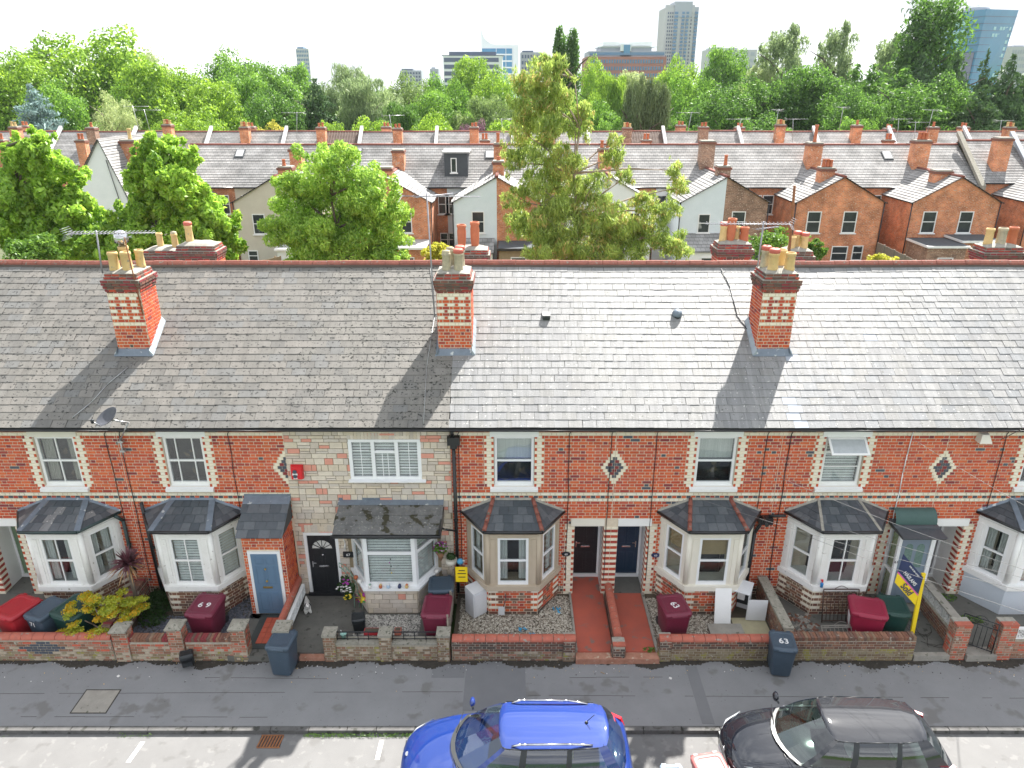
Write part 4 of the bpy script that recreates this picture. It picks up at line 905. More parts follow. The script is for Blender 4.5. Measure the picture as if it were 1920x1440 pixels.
    # rear wall
    rw = MB(); rw.box(X0, X1, RY+4.3, RY+4.5, -.4, 5.4, FARBR); part('rear_wall', rw, h)
    return h

CR4 = lambda pm: [(-.24, -.22, .15, .5, pm, None), (.2, -.22, .15, .5, pm, None), (-.2, .2, .15, .5, pm, None), (.26, .2, .15, .5, pm, None)]
def patch61(x, s, kind):     # newer blue-grey slates below the chimney
    if 6.8+.55*(3-s)*.0 < x < 0: return kind
    c = 6.95+(1.9-s)*.42
    if -.1 < s < 1.75 and c-.62-(1.75-s)*.10 < x < c+.35+(.4 if s > 1.2 else 0)*0: return 'new'
    if abs(s-2.25) < .13 and 7.7 < x < 8.05: return 'new'
    if abs(x-(10.35)) < .16 and abs(s-3.0) < .15: return 'new'
    return kind
def mossy(x, s, kind): return 'moss' if random.Random(int(x*31+s*77)).random() < (.95 if x > -4.2-(s*.25) else .5) else kind

house(73, -19.92, 1, 'red brick terraced house cut off by the left edge, striped pier at its entrance', 'sash2', None, 'recess', 'brown', .40, seed=1, near=False)
house(71, -10.81, -1, 'red brick terraced house with sage green door and white bay behind the yellow shrub', 'sash2', dict(x=-12.62, f=WHITE, p=WORNW, s='sash2', i='net', b='aged', r=SLDARK+[SLM[2]], h='lead', g=GRNG), 'recess', 'brown', .40, seed=2)
house(69, -10.81, 1, 'red brick terraced house with blue door in a projecting brick porch', 'sash3', dict(x=-9.05, f=WHITE, p=WORNW, s='sash2', i='blind', b='aged', r=SLDARK, h='lead'), 'porch69', 'brown', .40, seed=3)
house(67, -1.70, -1, 'pale stone clad terraced house with black fanlight door and wide white window above', 'wide', dict(x=-3.42, kind='upvc67'), 'flush', 'brown', .40, special=mossy, ch=None, seed=4)
house(65, -1.70, 1, 'red brick terraced house with buff painted bay and black door', 'upvc', dict(x=.03, f=UPVC, p=BUFFP, s='sash', i='net', b='brick', r=SLDARK, h='tile'), 'recess', 'pale', .38, seed=5)
house(63, 7.41, -1, 'red brick terraced house with cream painted bay and navy door', 'upvc', dict(x=5.62, f=UPVC, p=CREAMP, s='sash', i='tan', b='brick', r=SLDARK, h='tile'), 'recess', 'pale', .38, seed=6)
house(61, 7.41, 1, 'red brick terraced house with top window propped open and small glazed entrance porch', 'open', dict(x=9.25, f=WHITE, p=WORNW, s='sash2', i='none', b='aged', r=SLDARK, h='mortar'), 'porch61', 'grey', .38, special=patch61, seed=7)
house(59, 16.52, -1, 'red brick terraced house cut off by the right edge bay white over pale blue', 'upvc', dict(x=14.72, f=UPVC, p=WHITE, s='sash', i='net', b='blue', r=SLDARK, h='lead'), 'passage', 'grey', .38, seed=8)
# diagonal brick reveal colours and party chimneys
chimney(HOUSES[71], -10.86, 20.0, .93, .95, 6.75, 9.27, [(-.24, -.2, .15, .52, POTC, None), (.12, -.2, .15, .52, POTC, None), (-.12, .2, .15, .6, POTC, 'cowl'), (.3, .2, .13, .5, POTC, None)], 1, side=1)
chimney(HOUSES[67], -1.63, 20.0, .96, .95, 6.75, 9.27, [(-.2, -.22, .13, .5, POTG, 'grille'), (.14, -.22, .14, .5, POTG, 'red'), (-.12, .22, .13, .5, POTG, 'grille'), (.16, .2, .14, .5, POTG, 'red')], 2, side=1)
chimney(HOUSES[63], 7.49, 20.0, .95, .95, 6.75, 9.27, [(-.2, -.2, .15, .5, POTC, 'red'), (.26, -.2, .15, .5, POTC, None), (-.3, .2, .14, .5, POTG, 'red'), (.16, .24, .15, .5, POTC, None)], 3, side=-1)
# chimneys on the rear slope whose tops show over the ridge
for (n_, x, y, wd, zt, pots) in ((71, -12.35, 25.6, 1.2, 8.75, [(-.1, 0, .12, .52, POTC, None), (.42, 0, .12, .5, POTC, 'grille')]), (69, -10.95, 25.3, 1.35, 8.98, [(-.3, 0, .14, .62, POTC, 'red')]),
                          (67, -1.55, 27.4, 1.3, 8.4, [(-.35, 0, .17, .85, POTR, 'tall'), (.15, 0, .17, .95, POTR, 'tall')]), (63, 7.75, 25.4, 1.15, 9.02, [(-.35, 0, .15, .55, POTC, 'red'), (-.12, -.1, .15, .8, POTR, 'tall'), (.12, .1, .14, .5, POTC, None), (.36, -.05, .16, .5, POTR, None)]),
                          (61, 10.35, 26.2, .95, 8.6, [(-.25, -.1, .14, .45, POTC, None), (0, .1, .14, .5, POTC, 'red'), (.2, -.1, .14, .48, POTC, 'red')]), (59, 16.85, 25.0, 1.3, 8.98, [(-.4, 0, .15, .55, POTC, None), (0, -.05, .17, .58, POTG, None), (.4, 0, .17, .6, POTR, None)])):
    chimney(HOUSES[n_], x, y, wd, .8, 5.5, zt, pots, int(x*10), limit=0, flash=False)
# ---- PART2

# ------------------------------------------------------------------ entrance porches and the wide bay
def slab_roof(h, name, X0, X1, zt, ze, Yf, ms, rows, sw, top_lead=0, sides=BLACKM):
    """lean-to roof against the facade: wall top zt -> eave (Yf, ze)"""
    r = MB(); r.prism([(X0, FY, ze), (X0, Yf, ze), (X0, Yf, ze+.03), (X0, FY, zt)], [(X1, FY, ze), (X1, Yf, ze), (X1, Yf, ze+.03), (X1, FY, zt)], DECK); rp = part(name, r, h)
    U_ = V(0, FY-Yf, zt-ze-.03); ln = U_.length; U_.normalize(); Nn = V(0, -U_.z, U_.y); P0 = V(X0, Yf, ze+.03); g = (ln-top_lead)/rows
    for k in range(rows):
        x = X0-(sw/2 if k % 2 else 0)
        while x < X1-.02:
            a, b = max(x, X0-.03), min(x+sw, X1+.03); x += sw
            if b-a < .05: continue
            p = [P0+V(a-X0+.003, 0, 0)+U_*(k*g-.03)+Nn*.028, P0+V(b-X0-.003, 0, 0)+U_*(k*g-.03)+Nn*.028, P0+V(b-X0-.003, 0, 0)+U_*(k*g+g+.02)+Nn*.012, P0+V(a-X0+.003, 0, 0)+U_*(k*g+g+.02)+Nn*.012]
            s_ = MB(); s_.hexa([q-Nn*.011 for q in p]+p, rnd.choice(ms)); part('slate', s_, rp)
    if top_lead:
        s_ = MB(); p = [P0+V(-.03, 0, 0)+U_*(ln-top_lead)+Nn*.024, P0+V(X1-X0+.03, 0, 0)+U_*(ln-top_lead)+Nn*.024, P0+V(X1-X0+.03, 0, 0)+U_*(ln)+Nn*.024, P0+V(-.03, 0, 0)+U_*ln+Nn*.024]
        s_.hexa([q-Nn*.015 for q in p]+p, LEAD); s_.box(X0-.03, X1+.03, FY-.02, FY-.003, zt, zt+.08, LEAD); part('lead_flashing', s_, rp)
    return rp
# 69: projecting brick porch with blue door
h = HOUSES[69]; x0, x1, yf = -7.48, -6.33, 17.2
pb = MB(); pb.box(x0, x1, yf, FY-.003, -.2, 2.62, MORTAR); pb.box(x0-.04, x1+.04, yf-.22, yf+.1, -.2, -.02, CONC); pw = part('porch', pb, h)
st = MB(); cf = lambda u, k, z, H_: BR[2] if rnd.random() < .35 else red()
brick_run(st, (x0, yf, 0), (1, 0, 0), (0, -1, 0), x1-x0, 0, 2.62, cf, [(.12, x1-x0-.12, -.1, 2.12)]); brick_run(st, (x1, yf, 0), (0, 1, 0), (1, 0, 0), FY-yf, 0, 2.9, cf); part('brick', st, pw, 'stuff')
g = MB(); g.prism([(x1-.2, FY, 2.62), (x1-.2, yf, 2.62), (x1-.2, FY, 3.2)], [(x1, FY, 2.62), (x1, yf, 2.62), (x1, FY, 3.2)], MORTAR); part('porch_gable', g, h)
f = MB(); a, b = x0+.12, x1-.12; f.box(a, a+.09, yf-.03, yf-.002, 0, 2.12, UPVC); f.box(b-.09, b, yf-.03, yf-.002, 0, 2.12, UPVC); f.box(a+.09, b-.09, yf-.03, yf-.002, 2.04, 2.12, UPVC); part('door_frame', f, h)
door_part(h, a+.09, b-.09, yf-.052, .03, 2.04, mat('slate_blue_door_paint', (.12, .20, .30), .4, (.11, .185, .28), 2), 'six', TXTG)
slab_roof(h, 'porch_roof', x0-.06, x1+.05, 3.34, 2.66, yf-.2, SLDARK, 4, .31, top_lead=.26)
# 61: glazed entrance porch
h = HOUSES[61]; x0, x1, yf = 10.92, 11.95, 17.55
GD = mat('grey_blue_door_paint', (.20, .25, .31), .4, (.18, .23, .29), 2)
f = MB()
for (a, b, c_, d) in ((x0, x0+.09, yf, yf+.09), (x1-.12, x1, yf, yf+.09), (x0, x0+.07, FY-.09, FY-.005)): f.box(a, b, c_, d, 0, 2.42, UPVC)
f.box(x0+.01, x0+.06, yf+.09, FY-.09, 0, .12, GD); f.box(x0, x0+.07, yf+.09, FY-.09, 1.05, 1.14, UPVC); f.box(x0, x1, yf, yf+.09, 2.33, 2.42, UPVC); f.box(x0, x0+.07, yf+.09, FY-.09, 2.33, 2.42, UPVC); f.box(x1-.1, x1, yf+.09, FY-.005, 0, 2.42, RENDW); f.box(x0-.05, x1, yf-.25, FY, -.2, 0, CONC)
ep = part('entrance_porch', f, h)
for (a, b) in ((.12, 1.05), (1.14, 2.33)): g = MB(); g.box(x0+.03, x0+.036, yf+.09, FY-.09, a, b, GLASS); part('pane', g, ep)
door_part(h, x0+.1, x1-.13, yf+.03, .06, 2.33, GD, 'grey', CHROME, side=-1)
o_ = part('lettering', T61, ep); o_.location = V(x0+.045, yf-.004, 1.5)-WL[ep]; o_.rotation_euler = (R(90), 0, 0)
slab_roof(h, 'porch_roof', x0-.1, x1+.08, 2.60, 2.44, yf-.28, SLDARK, 2, 1.3, top_lead=0)
m = MB(); G = [[(xx, FY-.02-.30*math.sin(math.pi*.5*j/6)*1, 2.98-.38*(1-math.cos(math.pi*.5*j/6))) for j in range(7)] for xx in (x0-.08, x1+.06)]
m.grid(G, mat('green_painted_lead', (.06, .12, .11), .6)); part('canopy', m, h)
m = MB(); m.box(12.14, 12.99, FY-.035, FY-.002, 2.37, 2.6, WHITE)
# 67: wide white bay under a lean-to roof
h = HOUSES[67]; xc = -3.42
A, B, C, D = V(xc-1.25, FY, 0), V(xc-.72, FY-.88, 0), V(xc+.72, FY-.88, 0), V(xc+1.25, FY, 0); faces = ((A, B), (B, C), (C, D)); zs, zw0, zw1 = .84, .92, 2.74
bp = MB(); bp.prism([(p.x, p.y, -.2) for p in (A, B, C, D)], [(p.x, p.y, zs) for p in (A, B, C, D)], STMORT); bb = part('bay_base', bp, h)
st = MB()
for P, Q in faces:
    a = (Q-P).normalized(); n = V(a.y, -a.x, 0); ln = (Q-P).length; z = 0.
    for rh in (.17, .17, .13, .19, .18):
        u = rnd.uniform(-.2, 0)
        while u < ln:
            wv = rnd.choice([.22, .3, .38, .45]); p, q = max(u, 0), min(u+wv, ln); u += wv
            if q-p < .04: continue
            s_ = MB(); s_.obox(P+a*(p+.006), a, n, q-p-.012, rnd.uniform(.015, .03), z+.008, z+rh-.008, STP if rnd.random() < .07 else rnd.choice(STN)); part('stone', s_, bb)
        z += rh
f = MB(); off = [A+V(-.1, 0, 0), B+V(-.07, -.12, 0), C+V(.07, -.12, 0), D+V(.1, 0, 0)]
bw = part('bay_window', MB(), h)
s_ = MB(); s_.prism([(p.x, p.y, zs) for p in off], [(p.x, p.y, zw0) for p in off], UPVC); part('sill', s_, bw)
for i, (P, Q) in enumerate(faces):
    a = (Q-P).normalized(); n = V(a.y, -a.x, 0); ln = (Q-P).length; O = P-n*.07; t = .11; zm = 2.02
    f = MB(); f.obox(O, a, n, t, .07, zw0, zw1, UPVC, ()); f.obox(O+a*(ln-t), a, n, t, .07, zw0, zw1, UPVC, ()); f.obox(O+a*t, a, n, ln-2*t, .06, zw0, zw0+.13, UPVC, ()); f.obox(O+a*t, a, n, ln-2*t, .06, zw1-.07, zw1, UPVC, ()); f.obox(O+a*t, a, n, ln-2*t, .065, zm-.05, zm+.05, UPVC, ())
    part('window_frame', f, bw)
    for (z0, z1) in ((zw0+.13, zm-.05), (zm+.05, zw1-.07)): g = MB(); g.obox(O+a*t+n*.02, a, n, ln-2*t, .006, z0, z1, GLASS, ()); part('pane', g, bw)
    b = MB(); z = zw0+.1
    while z < zw1: q0, q1 = O+a*t-n*.04, O+a*(ln-t)-n*.04; b.face([(q0.x, q0.y, z), (q1.x, q1.y, z), (q1.x-n.x*.02, q1.y-n.y*.02, z+.058), (q0.x-n.x*.02, q0.y-n.y*.02, z+.058)], BLIND); z += .088
    part('blind', b, bw); r = MB(); r.obox(O+a*t-n*.4, a, n, ln-2*t, .01, zw0, zw1, ROOM, ()); part('unlit_room_backing', r, bw)
slab_roof(h, 'bay_roof', -4.88, -1.96, 3.22, 2.78, 16.98, [SLMOSSD], 3, .72, top_lead=.2)
m = MB(); m.tube((-4.92, 16.93, 2.76), (-1.93, 16.93, 2.76), .05, GUTTER, 8); m.box(-4.88, -1.96, 16.98, 17.2, 2.70, 2.78, UPVC); m.box(-1.98, -1.93, 16.95, FY-.01, 2.70, 3.0, GUTTER); part('gutter', m, h)
m = MB(); m.path([(-1.93, 17.3, 2.8), (-1.9, 17.7, 2.5), (-1.6, 18.0, 2.25)], .03, GUTTER); part('waste_pipe', m, h)

# pipes and cables on the fronts
def pipe(h, pts, r=.045, name='downpipe', m=GUTTER):
    b = MB(); b.path([V(*p) for p in pts], r, m, 8)
    if r > .03:
        for p, q in zip(pts, pts[1:]):
            if abs(p[2]-q[2]) > 1.5: b.tube((q[0], q[1], (p[2]+q[2])/2), (q[0], q[1], (p[2]+q[2])/2+.06), r*1.3, m, 8)
    part(name, b, h)
pipe(HOUSES[65], [(-1.62, 17.83, 5.5), (-1.62, 17.95, 5.3), (-1.60, 18.02, 5.05), (-1.60, 18.02, .1)], .05)
b = MB(); b.box(-1.76, -1.42, 17.86, 18.04, 5.05, 5.28, GUTTER); b.box(-1.68, -1.5, 17.9, 18.04, 4.93, 5.05, GUTTER); part('hopper_head', b, HOUSES[65])
pipe(HOUSES[63], [(7.05, 17.4, 2.82), (7.12, 17.98, 2.72), (7.16, 17.99, 2.6), (6.98, 18.0, 2.2), (6.95, 18.0, .1)], .05)
b = MB(); b.box(7.02, 7.4, 17.84, 18.07, 2.55, 2.74, GUTTER); part('hopper_head', b, HOUSES[63])
pipe(HOUSES[61], [(7.75, 17.9, 2.82), (7.3, 17.98, 2.76)], .045, 'gutter_outlet')
pipe(HOUSES[71], [(-11.25, 17.9, 2.82), (-11.1, 18.0, 2.6), (-11.1, 18.02, .9)], .05, m=GRNG)
pipe(HOUSES[69], [(-10.46, 17.98, 3.2), (-10.42, 18.0, .1)], .05)
for hn, xx in ((71, -11.1), (69, -10.72), (69, -7.75), (65, -1.47), (65, 1.58), (65, 2.72), (63, 3.95), (63, 6.98), (61, 7.62), (61, 10.9), (59, 13.5)):
    pts = [(xx+.03, 18.07, 5.36)]; z = 5.3
    while z > .3: pts.append((xx+rnd.uniform(-.018, .018), 18.07, z)); z -= .6
    pipe(HOUSES[hn], pts, .010 if hn != 61 else .013, 'cable', BLACKM if xx != 10.9 else UPVC)
# number plaques, alarm boxes, lamps
def plaque(h, x, z, t, m, rx=.13, rz=.075, y=18.07):
    b = MB(); b.lathe((x, y, z), [(rx, 0), (rx, .02), (rx*.9, .028)], m, 20, axis=Matrix.Rotation(R(90), 3, 'X')@Matrix.Diagonal((1, rz/rx, 1))); p = part('number_plaque', b, h)
    o = part('lettering', t, p); o.location = V(x, y-.03, z)-WL[p]; o.rotation_euler = (R(90), 0, 0)
plaque(HOUSES[65], 1.58, 1.42, T65s, BLACKM); plaque(HOUSES[63], 4.2, 1.38, T63s, NAVY)
b = MB(); b.box(-4.93, -4.63, 18.03, 18.07, 1.32, 1.5, BLACKM); p = part('number_plaque', b, HOUSES[67]); o = part('lettering', T67, p); o.location = V(-4.78, 18.026, 1.41)-WL[p]; o.rotation_euler = (R(90), 0, 0)
c = atY(557, 886, 18.0); al = thing('alarm_box', 'red alarm box on the pale stone front by the brick boundary', 'alarm box', (c.x, 18.05, c.z-.2))
b = MB(); b.prism([(-.15, -.12, .02), (.15, -.12, .02), (.17, 0, 0), (-.17, 0, 0)], [(-.15, -.11, .4), (.15, -.11, .4), (.17, 0, .43), (-.17, 0, .43)], REDB); part('case', b, al, local=True)
b = MB()
for z in (.26, .12): b.lathe((-.04, -.13, z), [(.06, 0), (.06, .005)], BGRY, 12, axis=Matrix.Rotation(R(90), 3, 'X'))
b.box(-.11, .03, -.135, -.12, .155, .21, TXTW); b.box(-.09, .02, -.13, -.12, .04, .07, TXTW); part('badge', b, al, local=True)
c = atY(1846, 822, 17.95); b = MB(); b.prism([(-.17, -.14, 0), (.17, -.14, 0), (.17, .12, 0), (-.17, .12, 0)], [(-.09, -.04, .22), (.11, -.04, .22), (.13, .12, .24), (-.1, .12, .24)], CREAMP)
solo('alarm_box', b, 'cream wedge shaped alarm box under the gutter near the right edge', 'alarm box', loc=(c.x, 17.97, 5.12))
# satellite dish
c = atY(205, 785, 17.35); dsh = thing('satellite_dish', 'dark grey satellite dish on an arm over the gutter', 'satellite dish', (c.x, 17.35, c.z))
ax = Matrix.Rotation(R(-22), 3, 'Z')@Matrix.Rotation(R(34), 3, 'X')@Matrix.Rotation(R(-14), 3, 'Y'); b = MB(); b.lathe((0, 0, 0), [(.001, 0), (.12, .012), (.24, .05), (.33, .10), (.34, .10), (.25, .04), (.12, -.002), (.001, -.012)], mat('dish_grey', (.07, .075, .09), .5), 24, cap=False, axis=ax@Matrix.Diagonal((1.05, .9, 1))); part('reflector', b, dsh, local=True)
b = MB(); e = ax@V(0, -.3, .32); b.path([ax@V(0, -.28, .07), e], .014, STEEL); b.lathe(e, [(.035, -.05), (.045, .03), (.03, .06)], BBLK, 10); part('feed_arm', b, dsh, local=True)
b = MB(); wl_ = V(235-0, 0, 0); q = atY(232, 845, 18.03); q = V(q.x-dsh.location.x, 18.05-17.35, q.z-c.z); b.path([(0, .03, -.03), (.22, .05, -.1), (.3, .3, -.25), (q.x, q.y-.08, q.z+.35), (q.x, q.y-.08, q.z-.1)], .022, STEEL, 8)
for dz in (.3, .02): b.box(q.x-.07, q.x+.07, q.y-.11, q.y, q.z+dz-.03, q.z+dz+.03, STEEL)
part('wall_bracket', b, dsh, local=True)
# roof vents
for (px, py, lb) in ((1024, 594, 'left of the two small vents in the pale slate roof, a dark slotted box'), (1269, 591, 'right of the two small roof vents, a rounded grey cowl')):
    sN = ((CAM_H-EZ)) ; lo, hi = 0, SLEN
    for _ in range(30):
        md = (lo+hi)/2; P = on_roof(0, md); q = atY(px, py, P.y)
        if q.z > P.z: lo = md
        else: hi = md
    P = on_roof(q.x, md, .04); b = MB(); ax = Matrix.Rotation(SANG, 3, 'X')
    if px < 1100: b.hexa([ax@V(*p) for p in ((-.12, -.12, 0), (.12, -.12, 0), (.12, .14, 0), (-.12, .14, 0), (-.12, -.10, .12), (.12, -.10, .12), (.12, .14, .02), (-.12, .14, .02))], SLM[4]); b.box(-.1, .1, -.16, -.12, -.09, -.0, BBLK)
    else: b.lathe((0, 0, 0), [(.15, 0), (.15, .05), (.13, .12), (.07, .16), (.001, .17)], LEAD, 14, cap=False, axis=ax); b.lathe((0, -.06, -.04), [(.1, 0), (.1, .04)], BBLK, 10, axis=ax)
    solo('roof_vent', b, lb, 'roof vent', loc=P)
# ------------------------------------------------------------------ aerials
def yagi(name, label, base, top, ln, az, n_el=14, el=.16, group=None, extra=None, m=STEEL, r=.022, refl=True):
    t = thing(name, label, 'aerial', base, group); top = Vector(top)-Vector(base)
    b = MB(); b.tube((0, 0, 0), top, r, m, 6); part('mast', b, t, local=True)
    d = V(math.cos(az), math.sin(az), 0); sd_ = V(-d.y, d.x, 0); P = top-V(0, 0, .08)
    b = MB(); b.tube(P-d*ln*.32, P+d*ln*.68, r*.6, m, 5)
    for i in range(n_el):
        c_ = P-d*ln*.30+d*ln*.96*i/(n_el-1); w_ = el*(1.25-.4*i/n_el); b.tube(c_-sd_*w_, c_+sd_*w_, r*.24, m, 4)
        if el > .12: b.tube(c_-sd_*w_*.5+V(0, 0, .05), c_+sd_*w_*.5+V(0, 0, .05), r*.3, m, 4)
    part('boom', b, t, local=True)
    if refl:
        b = MB(); c_ = P-d*ln*.32
        for k in range(-3, 4): b.tube(c_+V(0, 0, k*.05)-sd_*el*1.6-d*abs(k)*.03, c_+V(0, 0, k*.05)+sd_*el*1.6-d*abs(k)*.03, r*.24, m, 4)
        part('reflector_grid', b, t, local=True)
    if extra:
        for (dz, l2, a2) in extra:
            b = MB(); d2 = V(math.cos(a2), math.sin(a2), 0); s2 = V(-d2.y, d2.x, 0); P2 = P-V(0, 0, dz); b.tube(P2-d2*l2*.3, P2+d2*l2*.7, r*.55, m, 5)
            for i in range(8): c_ = P2-d2*l2*.3+d2*l2*i/7; b.tube(c_-s2*el, c_+s2*el, r*.24, m, 4)
            part('lower_boom', b, t, local=True)
    return t
AL = mat('aluminium', (.38, .38, .42), .5, metal=.4)
yagi('tv_aerial', 'long aluminium television aerial above the left roof chimney', atY(192, 512, 20.1), atY(180, 432, 20.1), 2.3, R(3), 22, .17, extra=None, m=AL)
b = MB(); b.path([atY(268, 590, 19.97), atY(233, 445, 19.97)], .018, RUST)
for a in range(6): q = atY(233, 447, 19.97); b.tube(q, q+V(.22*math.cos(a*1.05), .22*math.sin(a*1.05), .03), .006, AL, 4)
solo('radio_aerial', b, 'thin rusty mast with a small star aerial strapped to the left roof chimney', 'aerial')
yagi('tv_aerial', 'tall aluminium mast with a sparse aerial left of the middle roof chimney', atY(815, 595, 19.9), atY(800, 362, 19.9), 2.1, R(-4), 9, .10, m=AL, extra=[(.0, 1.2, R(40))])
t_ = yagi('tv_aerial', 'large aluminium aerial with a second boom by the third roof chimney', atY(1418, 520, 20.9), atY(1432, 415, 20.9), 2.4, R(178), 22, .13, m=AL, extra=[(.12, .9, R(30))])
b = MB(); b.path([atY(1478, 492, 24.5), atY(1490, 348, 24.5)], .045, RUST, 8); solo('flue_pole', b, 'rusty flue pole rising behind the third roof chimney', 'flue pipe')
b = MB(); pts = [on_roof(-2.55, 5.8, .06), on_roof(-2.3, 4, .05), on_roof(-2.42, 2, .05), on_roof(-2.38, .1, .05)]; b.path(pts, .007, STEEL, 4); part('aerial_cable', b, HOUSES[67])
b = MB(); pts = [on_roof(6.55, 5.8, .06), on_roof(6.7, 5, .05), on_roof(6.72, 3.9, .05), on_roof(6.95, 3.3, .05)]; b.path(pts, .012, BLACKM, 4); part('aerial_cable', b, HOUSES[63])
b = MB(); pts = [on_roof(-10.9, 2.0, .06), on_roof(-11.3, 1.4, .05), on_roof(-11.55, .8, .05), on_roof(-11.9, .3, .05)]; b.path(pts, .012, STEEL, 4); part('aerial_cable', b, HOUSES[71])

# ------------------------------------------------------------------ front gardens
def ground(name, x0, x1, y0, y1, z, m, lab=None): b = MB(); b.box(x0, x1, y0, y1, -.45, z, m); return struct(name, b)
GY = GWY+.24
for (n_, a, b_, mm) in (('front_garden', -22, -10.96, YARD), ('front_garden', -10.72, -7.6, EARTH), ('front_garden', -6.2, -1.78, YARD), ('front_garden', -1.62, 1.74, EARTH), ('front_garden', 3.98, 7.3, EARTH), ('front_garden', 7.56, 11.0, YARD), ('garden_path', 11.0, 11.85, YARD), ('front_garden', 12.12, 22, YARD)):
    ground(n_, a, b_, GWY+.12, FY, -.03, mm)
ground('garden_path', -7.6, -6.38, GWY-.05, FY, -.02, YARD)
p1 = ground('garden_path', 1.76, 2.72, GWY+.12, FY+.05, .0, REDPATH); p2 = ground('garden_path', 2.98, 3.86, GWY+.12, FY-.0, .0, REDPATH)
m = MB(); m.box(1.70, 3.92, GWY-.14, GWY+.115, -.4, -.03, PINKW); struct('front_step', m)
for (a, b_) in ((-5.86, -5.02), (-7.02, -6.32)): m = MB(); m.box(a, b_, GWY-.03, GWY+.1, -.4, -.06, PINKW); struct('front_step', m)
m = MB(); m.box(10.75, 11.7, GWY-.03, GWY+.12, -.4, -.02, CONC); m.box(12.15, 12.95, GWY-.05, GWY+.3, -.4, .0, CONC); struct('front_step', m)
for (a, b_) in ((1.70, 1.76), (3.86, 3.94)): m = MB(); m.box(a, b_, GWY+.12, FY-.02, -.2, .05, CONC); struct('path_edging', m)
# crazy paving joints in the right-hand path
m = MB()
for i in range(26):
    x, y = rnd.uniform(11.05, 11.75), rnd.uniform(15.7, 17.6); a = rnd.uniform(0, 3.1); L_ = rnd.uniform(.12, .35)
    for s in range(3): x2, y2 = x+L_*math.cos(a), y+L_*math.sin(a); a += rnd.uniform(-.6, .6); d = V(x2-x, y2-y, 0).normalized(); n = V(-d.y, d.x, 0)*.008; m.face([V(x, y, -.018)-n, V(x2, y2, -.018)-n, V(x2, y2, -.018)+n, V(x, y, -.018)+n], DIRT) if 11 < x2 < 11.82 else None; x, y = x2, y2
part('paving_crack', m, bpy.data.objects['garden_path'], 'stuff')
# tiled porch path of 69
tp = ground('tiled_path', -7.2, -6.4, 15.75, 17.15, -.005, DTILE)
for i in range(3):
    for j in range(5): m = MB(); m.box(-7.0+i*.17, -7.0+i*.17+.16, 15.95+j*.21, 15.95+j*.21+.2, -.02, .008, RTILE); part('red_tile', m, tp)
# scattered stones
def scatter(name, label, polys, n, size, mats, z=-.03, seed=1, flat=.6):
    rg = random.Random(seed); b = MB()
    for _ in range(n):
        x0, x1, y0, y1 = rg.choices(polys, [(p[1]-p[0])*(p[3]-p[2]) for p in polys])[0]; x, y = rg.uniform(x0, x1), rg.uniform(y0, y1); s = size*rg.uniform(.5, 1.3); a = rg.uniform(0, 3); ca, sa = math.cos(a)*s, math.sin(a)*s; m_ = rg.choice(mats); h_ = s*flat*rg.uniform(.6, 1.3); k = rg.uniform(.5, .9)
        P = [(x+ca, y+sa, z), (x-sa*k, y+ca*k, z), (x-ca, y-sa, z), (x+sa*k, y-ca*k, z)]; t = (x+rg.uniform(-.2, .2)*s, y+rg.uniform(-.2, .2)*s, z+h_)
        bi = len(b.v); b.v += P+[t]; mi_ = b.mi(m_)
        for q in range(4): b.f.append((bi+q, bi+(q+1) % 4, bi+4)); b.m.append(mi_); b.sm.append(False)
    o = solo(name, b, label, 'gravel'); o['kind'] = 'stuff'; return o
scatter('gravel', 'pale gravel bed in front of the buff bay', [(-1.5, 1.7, 15.78, 17.15), (-1.5, -.75, 17.15, 17.9), (.8, 1.7, 17.15, 18.0)], 6500, .034, GRAVM, seed=1)
scatter('gravel', 'pale gravel bed in front of the cream bay', [(3.96, 6.2, 15.78, 17.15), (3.96, 4.9, 17.15, 17.9)], 4500, .036, GRAVM, seed=2)
scatter('slate_chippings', 'blue grey slate chippings between the pillars and the brick porch', [(-10.6, -7.45, 15.78, 17.1), (-8.2, -7.5, 17.1, 17.9)], 4200, .04, CHIPM, seed=3)
scatter('pebbles', 'white pebbles at the foot of the stone clad bay', [(-4.4, -2.6, 16.3, 17.15)], 1700, .035, PEBM, seed=4)
scatter('rubble', 'loose stones and rubble under the old iron gates', [(7.6, 8.6, 15.9, 17.2)], 220, .11, [CONC, YARD]+DBR[:2], seed=5)
m = MB(); m.box(6.25, 7.2, 15.85, 17.0, -.1, -.005, mat('sand_coloured_slab', (.42, .38, .24), .9, (.33, .3, .2), 5)); struct('paving_slab', m)

